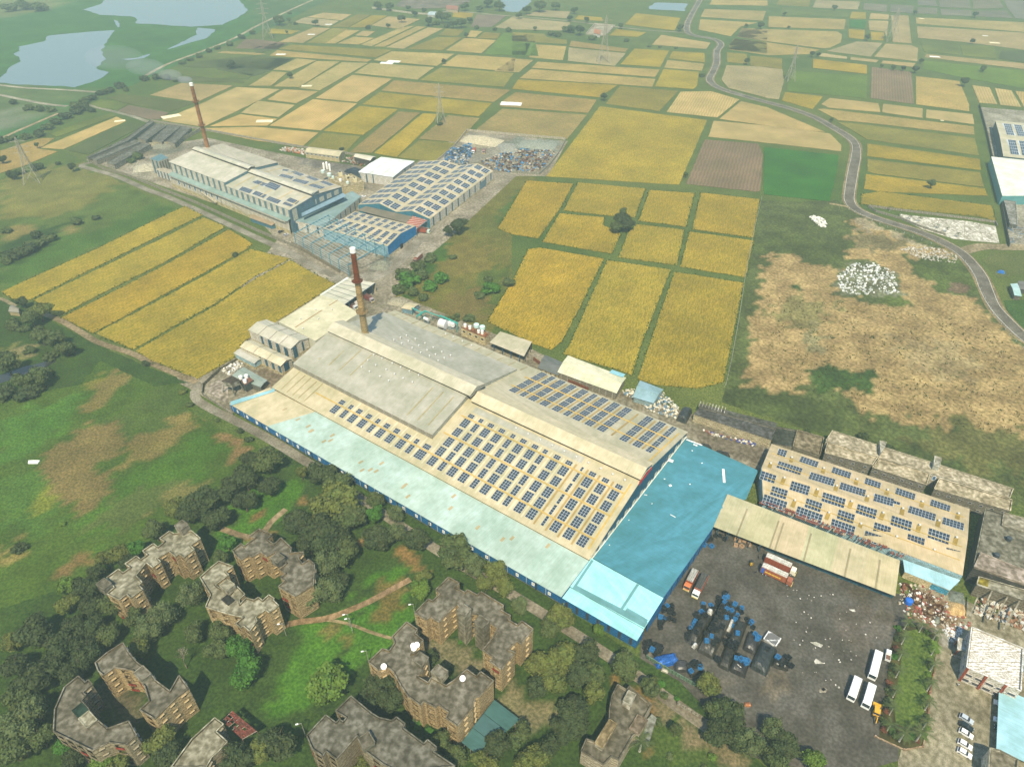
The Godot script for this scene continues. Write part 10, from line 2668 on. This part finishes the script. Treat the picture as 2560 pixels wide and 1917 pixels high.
func vegetation() -> void:
	rng.seed=196
	trees([-123,-197,7.2,12.3,"d",
	-135,-195,5.2,10.1,"o",
	-127,-192,5.6,10.6,"d",
	-116,-204,5.8,10.8,"d",
	-110,-210,6.9,12,"d",
	-112,-222,4.6,9.4,"d",
	-107,-198,5.3,10.1,"d",
	-115,-189,6.1,11,"d",
	-137,-183,5,9.9,"m",
	-141,-175,4,8.7,"b",
	-146,-173,4,8.7,"o",
	-150,-170,4,8.7,"o",
	-142,-169,3.5,8.2,"d",
	-151,-164,3.5,8.1,"d",
	-108,-178,4.1,8.8,"b",
	-108,-171,3.5,8.2,"m",
	-104,-221,7.7,12.8,"m",
	-79,-213,7,12.1,"d",
	-89,-216,3,7.6,"o",
	-71,-208,6.4,11.4,"m",
	-69,-196,9.1,14.5,"o",
	-63,-190,7,12.1,"m",
	-75,-194,7.6,12.8,"o",
	-55,-200,4.3,9.1,"m",
	-54,-192,3.8,8.4,"b",
	-46,-192,3.8,8.4,"g",
	-44.1,-183,4.1,8.8,"g",
	-51,-179,6.4,11.4,"d",
	-36.3,-179,5.4,10.3,"d",
	-83,-187,6.5,11.5,"d",
	-75,-183,6.9,12,"d",
	-69,-177,7.7,12.9,"d",
	-76,-176,5.4,10.3,"d",
	-62,-172,6.2,11.2,"m",
	-67,-166,6.6,11.6,"g",
	-21.8,-172,7.6,12.7,"m",
	-13.9,-167,4.8,9.6,"g",
	-6.2,-164,4.8,9.6,"o",
	-32.2,-163,3.4,8.1,"o",
	-100,-207,5.4,10.3,"d",
	-159,-158,3.8,8.5,"l",
	-155,-151,4.6,9.3,"o",
	-151,-157,5.1,9.9,"d",
	-146,-150,4.6,9.3,"d",
	-139,-150,5,9.8,"m",
	-148,-142,4.4,9.2,"d",
	-158,-138,6.8,11.8,"d",
	-166,-136,3.9,8.6,"o",
	-147,-134,5.9,10.8,"d",
	-142,-141,4.8,9.6,"d",
	-135,-139,4.4,9.1,"m",
	-138,-132,5.5,10.4,"d",
	-139,-125,5.3,10.2,"d",
	-148,-127,5.7,10.7,"d",
	-151,-121,6.4,11.4,"d",
	-160,-127,4.6,9.4,"d",
	-153,-116,5.2,10,"m",
	-145,-112,5.4,10.3,"g",
	-147,-107,6.1,11,"g",
	-139,-104,4.6,9.3,"m",
	-145,-100,5.9,10.8,"m",
	-131,-102,3.5,8.1,"b",
	-127,-98,3.8,8.5,"d",
	-118,-98,3.8,8.5,"l",
	-113,-97,3.8,8.4,"o",
	-103,-103,5.3,10.1,"o",
	-99,-98,4.8,9.6,"d",
	-112,-154,5.5,10.3,"g",
	-122,-141,5.2,10.1,"g",
	-119,-145,5.3,10.2,"g",
	-123,-133,4.7,9.5,"o",
	-107,-139,4.4,9.1,"m",
	-98,-139,4.8,9.6,"m",
	-96,-133,4.3,9,"m",
	-89,-134,5.1,9.9,"b",
	-85,-125,5.7,10.6,"b",
	-130,-146,3.7,8.3,"m",
	-79,-98,5.5,10.4,"d",
	-71,-155,5.9,10.9,"g",
	-64,-155,5.5,10.4,"g",
	-62,-161,4.3,9,"d",
	-57,-120,7.1,12.2,"l",
	-41.6,-120,5.6,10.5,"d",
	-36.7,-116,4.8,9.6,"d",
	-45,-115,4,8.7,"d",
	-32.4,-157,4.2,9,"l",
	-26.7,-130,3.1,7.7,"d",
	-37.3,-99,3.8,8.5,"o",
	-32,-97,3.4,8.1,"m",
	-43.6,-96,3.1,7.7,"o",
	-20.9,-104,3.2,7.8,"m",
	-16.4,-99,3.8,8.5,"m",
	-7.6,-97,4.5,9.2,"o",
	-4.3,-102,4.5,9.3,"d",
	-68,-102,6.3,11.3,"d",
	-72,-100,4.5,9.3,"o",
	-9.5,-159,3.8,8.5,"o",
	-3.6,-158,4.2,9,"o",
	2.4,-150,3.3,7.9,"g",
	16.6,-145,5.7,10.6,"o",
	12.9,-141,4.4,9.2,"m",
	23.5,-132,5.1,9.9,"d",
	16.1,-130,5.8,10.8,"o",
	9.3,-126,5.7,10.7,"o",
	13.9,-122,5.3,10.1,"o",
	20.6,-124,5.3,10.2,"d",
	7.3,-120,4.1,8.8,"d",
	25.8,-124,4.2,8.9,"m",
	24.9,-118,4.4,9.2,"o",
	18.3,-112,5.5,10.3,"d",
	19.5,-108,5,9.8,"d",
	14.5,-106,4.3,9,"d",
	29.4,-141,2.4,6.9,"l",
	35.8,-128,5,9.8,"m",
	37.3,-125,3.8,8.5,"m",
	43.4,-122,3,7.6,"m",
	44,-119,3,7.6,"g",
	62,-121,4.5,9.3,"o",
	62,-113,4,8.7,"m",
	65,-110,5.8,10.7,"d",
	61,-105,4.9,9.8,"d",
	66,-104,4.2,9,"d",
	70,-102,4.9,9.7,"g",
	49,-107,2.1,6.6,"m",
	7.7,-99,4.1,8.9,"o",
	2.1,-105,4.2,9,"m",
	11.2,-101,3.8,8.5,"d",
	3.3,-97,3.8,8.4,"o",
	78,-107,3.6,8.2,"g",
	80,-102,4.9,9.7,"d",
	76,-98,4.1,8.9,"m",
	87,-98,3.8,8.5,"l",
	-37.4,-457,7.5,12.8,"d",
	-43.6,-452,4.1,8,"d",
	77,-466,7.2,12.4,"d",
	80,-460,5.8,10.5,"d",
	72,-458,5,9.2,"m",
	80,-484,4.3,8.3,"m",
	-284,-357,3.8,7.6,"d",
	-266,-343,7.4,12.8,"o",
	-267,-336,6,10.7,"m",
	-252,-318,7.1,12.2,"m",
	-244,-316,5.7,10.3,"m",
	-234,-308,5.6,10.2,"m",
	-254,-290,7.3,12.5,"m",
	-235,-281,6.5,11.5,"m",
	-339,-913,6,10.8,"d",
	-363,-575,4.1,8,"d",
	-431,-593,4,7.9,"d",
	-402,-556,4.3,8.3,"d",
	-423,-631,2.5,5.8,"m",
	-168,-1197,7.3,12.6,"d",
	-182,-1152,3.8,7.7,"d",
	-294,-1171,5.3,9.8,"m",
	-257,-869,4.4,8.4,"d",
	-64,-1087,4,7.9,"d",
	-84,-937,3.5,7.2,"d",
	-64,-1191,5.8,10.4,"m",
	-106,-1188,11.1,17.9,"m",
	-125,-1171,9,15,"d",
	-153,-1243,5.6,10.2,"d",
	-141,-1265,5.3,9.8,"d",
	-169,-1294,4.7,8.8,"m",
	-199,-1293,7.9,13.4,"m",
	-220,-1303,7.9,13.4,"m",
	-98,-1217,5.2,9.5,"m",
	-77,-1293,7.9,13.4,"m",
	-52,-1283,5.8,10.5,"m",
	-75,-1158,8,13.6,"m",
	-86,-1154,7.1,12.3,"d",
	-349,-1175,9.1,15.1,"m",
	-339,-1195,4,7.8,"m",
	-322,-1113,2.4,5.6,"m",
	-20.4,-1292,9.9,16.3,"m",
	-40.1,-1324,10.1,16.6,"d",
	33.8,-1137,3.4,7.1,"m",
	89,-1208,5.1,9.5,"d",
	100,-1268,6.5,11.5,"m",
	114,-1196,4.7,8.9,"d",
	160,-1149,4.5,8.7,"m",
	97,-1105,8.6,14.4,"d",
	86,-1121,6.9,12,"m",
	244,-1134,5.9,10.6,"m",
	97,-780,4.3,8.3,"d",
	289,-935,4.1,8,"d",
	365,-1146,6,10.7,"d",
	346,-1153,3.5,7.2,"m",
	141,-561,2.1,5.2,"m",
	44.9,-1282,11.9,19.1,"m",
	72,-1298,8.9,14.9,"m",
	24,-1263,7.7,13.1,"d",
	10.8,-1224,5.6,10.1,"m",
	491,-1070,4.6,8.7,"d",
	383,-975,3.9,7.8,"d",
	391,-976,3,6.5,"d",
	506,-940,3.5,7.2,"d",
	506,-835,5.6,10.2,"d",
	478,-895,4.8,9,"d",
	468,-904,3.7,7.4,"d",
	458,-908,3.4,7,"m",
	448,-917,2.6,5.9,"m",
	726,-1236,5.2,9.6,"d",
	626,-1050,3.9,7.7,"d",
	561,-900,4.2,8.2,"m",
	432,-1250,3.4,7,"d",
	329,-538,3.9,7.7,"m",
	407,-1148,2.4,5.7,"d",
	527,-1295,5.5,10,"m",
	643,-1260,3.4,7,"d",
	311,-706,2.1,5.1,"m"])
	var bt:=thing("bare_tree","leafless grey-branched bare tree between the apartment blocks","tree",W(-106.7,0,-129.5))
	put("branches",bare_tree(9),"bark",bt,Transform3D(Basis.from_scale(W(7,10,7)),Vector3.ZERO))
	palm("big dark palm beside the mossy old house",38,-102.7,5.5,"","mid",1.7)
	plants([-64,-385,7.5,"b",-68,-376,5.9,"m",-59,-404,6.2,"m",-43.6,-390,6.8,"b",-49,-380,6,"b",-68,-395,6.1,"m",-52,-417,5.6,"m",-38.5,-419,3.2,"m",-59,-372,5.1,"m",-56,-392,6.1,"m",-14.9,-389,3.4,"m",-12.4,-376,6.7,"b",-19.3,-370,4,"m",-2,-384,5.2,"m",-24.9,-344,4.2,"m",-32.2,-345,3.5,"m",-37.4,-343,3.5,"m",-52,-367,4.4,"m",-353,-459,4.3,"m",-327,-452,5.1,"d",-309,-472,5.2,"m",-300,-480,3.7,"d",-327,-421,7.2,"d",-320,-426,7.3,"d",-319,-434,7.4,"m",-315,-445,5.8,"m",-326,-413,4.7,"m",-279,-336,5.5,"m",-242,-305,4.5,"m",-236,-311,4.5,"m",-190,-300,2.7,"d",-182,-423,2.7,"d",-271,-332,4.1,"m",-246,-284,5.5,"m",-236,-291,4.3,"m",-268,-307,3.9,"d",-256,-312,3.9,"m",-464,-647,5.6,"d",-458,-653,5.6,"m",-447,-657,5.6,"m",-439,-665,6.8,"d",-443,-686,6.4,"m",-442,-700,7.1,"d",-441,-718,7.3,"d",-439,-733,7.4,"d",-437,-744,8.1,"d",-426,-740,5.6,"d",-452,-759,6.3,"m",-448,-771,6.4,"m",-445,-784,6.5,"d",-444,-802,6.6,"d",-439,-813,6.7,"d",-436,-829,6.8,"d",-425,-818,4.7,"m",-422,-860,6.3,"d",-412,-867,6.4,"d",-397,-865,6.4,"m",-386,-857,4.9,"m",-407,-938,5.3,"m",-404,-956,5.4,"m",-398,-973,6.2,"m",-395,-1000,5.6,"d",-390,-1020,5.7,"m",-380,-1039,6.6,"m",-378,-1083,6.5,"d",-372,-1114,6.7,"m",-384,-591,3.1,"d",-395,-580,5.6,"d",-404,-569,5.5,"m",-407,-562,5,"d",-321,-604,6.3,"m",-325,-597,4.7,"m",-492,-747,6.2,"m",-479,-743,6.2,"m",-468,-743,6.2,"m",-521,-768,5.8,"d",-802,-1304,16.4,"m",-774,-1293,16.3,"m",-817,-1288,14.1,"m",-213,-1149,6.1,"d",-328,-1182,4.1,"d",-356,-1266,3.9,"m",-113,-1180,6.7,"m",-97,-1162,7.3,"m",-52,-1149,5.4,"m",-25.1,-1140,5.4,"m",-69,-697,3.8,"d",-151,-627,3,"d",-4.7,-1130,6.4,"m",80,-1133,8.9,"m",65,-1097,6.9,"m",112,-1075,6.8,"m",158,-1065,4.4,"m",184,-1031,3.3,"m",198,-1028,2.9,"m",218,-1021,2.9,"m",222,-878,4.3,"m",56,-1105,7,"m",-162,-276,2.4,"o",-155,-266,2.3,"m",-138,-255,1.7,"m",-125,-247,2.2,"d",-119,-241,2.5,"d",-247,-274,6.6,"d",-238,-273,6.6,"d",-234,-279,5.4,"d",-178,-191,1.9,"l",-188,-178,3.3,"d",-28.7,-110,1.9,"b",-25,-108,1.9,"b",-21.7,-107,1.7,"m",-17.6,-139,1.2,"b",-12,-136,1.4,"m",-30.6,-111,1.5,"m",48,-124,1.6,"b",52,-119,1.3,"b",45,-111,1.9,"m",47,-101,1.4,"g",59,-101,1.8,"l",56,-98,1.1,"m",48,-120,1.9,"m",27.2,-272,1.8,"m",137,-234,3.3,"m",149,-226,4,"m",159,-243,3.6,"d",166,-214,1.5,"l",135,-245,2.8,"d",169,-236,2.2,"d"])
	patch(Cw,"paint",[-212,-228,-207,-228,-207,-226,-211,-226],Ap,"white plastic sheet lying in the meadow at the left","sheet",.45,6.0,.0,.4)
	patch(Cw,"paint",[-350,-724,-336,-734,-330,-727,-344,-716],Au,"yellow-cream grain sheet on stubble above the stone huts","sheet",.45,6.0,.0,.4)
	patch(Cw,"paint",[-390,-711,-381,-714,-379,-710,-388,-706],Au,"cream grain sheet on the straw field by the canal","sheet",.45,6.0,.0,.4)
	patch(Cw,"paint",[-237,-840,-225,-841,-225,-835,-236,-834],Au,"cream grain mat in the mid-left stubble","sheet",.45,6.0,.0,.4)
	patch(Cw,"paint",[-305,-992,-293,-992,-293,-986,-305,-986],Ap,"white grain sheet at the left of the stubble fields","sheet",.45,6.0,.0,.4)
	patch(Cw,"paint",[-155,-958,-139,-954,-141,-945,-157,-949],Ap,"white grain mat, upper one in the tan field","sheet",.45,6.0,.0,.4)
	patch(Cw,"paint",[-163,-949,-147,-945,-148,-937,-164,-940],Ap,"white grain mat, lower one in the tan field","sheet",.45,6.0,.0,.4)
	patch(Cw,"paint",[-251,-713,-235,-714,-234,-706,-250,-705],Au,"yellow grain mat beside the rear factory field","sheet",.45,6.0,.0,.4)
	patch(Cw,"paint",[-11.3,-776,10.4,-772,9.3,-761,-12.4,-764],Ap,"white and blue sheet above the scrap yard","sheet",.45,6.0,.0,.4)
	patch(Cw,"paint",[-283,-1184,-273,-1186,-271,-1181,-281,-1179],Ap,"white mat in the far pink stubble","sheet",.45,6.0,.0,.4)
	patch(Cw,"paint",[-292,-1114,-282,-1113,-282,-1108,-292,-1108],Ap,"white mat in the far left stubble","sheet",.45,6.0,.0,.4)
	patch(Cw,"paint",[638,-1233,644,-1228,642,-1224,635,-1229],Au,"cream mat far right of the road","sheet",.45,6.0,.0,.4)
	patch(Cw,"paint",[656,-1062,668,-1058,666,-1051,654,-1055],Au,"long cream mat in the far right field","sheet",.45,6.0,.0,.4)
	patch(Cw,"paint",[670,-1105,676,-1101,674,-1098,668,-1102],Ap,"white mat next to a blue sheet far right","sheet",.45,6.0,.0,.4)
	patch(Cw,"paint",[536,-981,547,-977,546,-971,534,-975],Ap,"thin white mat in the right pink field","sheet",.45,6.0,.0,.4)
	patch(Cw,"paint",[421,-713,424,-712,424,-711,421,-711],Au,"small cream mat in the rows near the right hedge","sheet",.45,6.0,.0,.4)
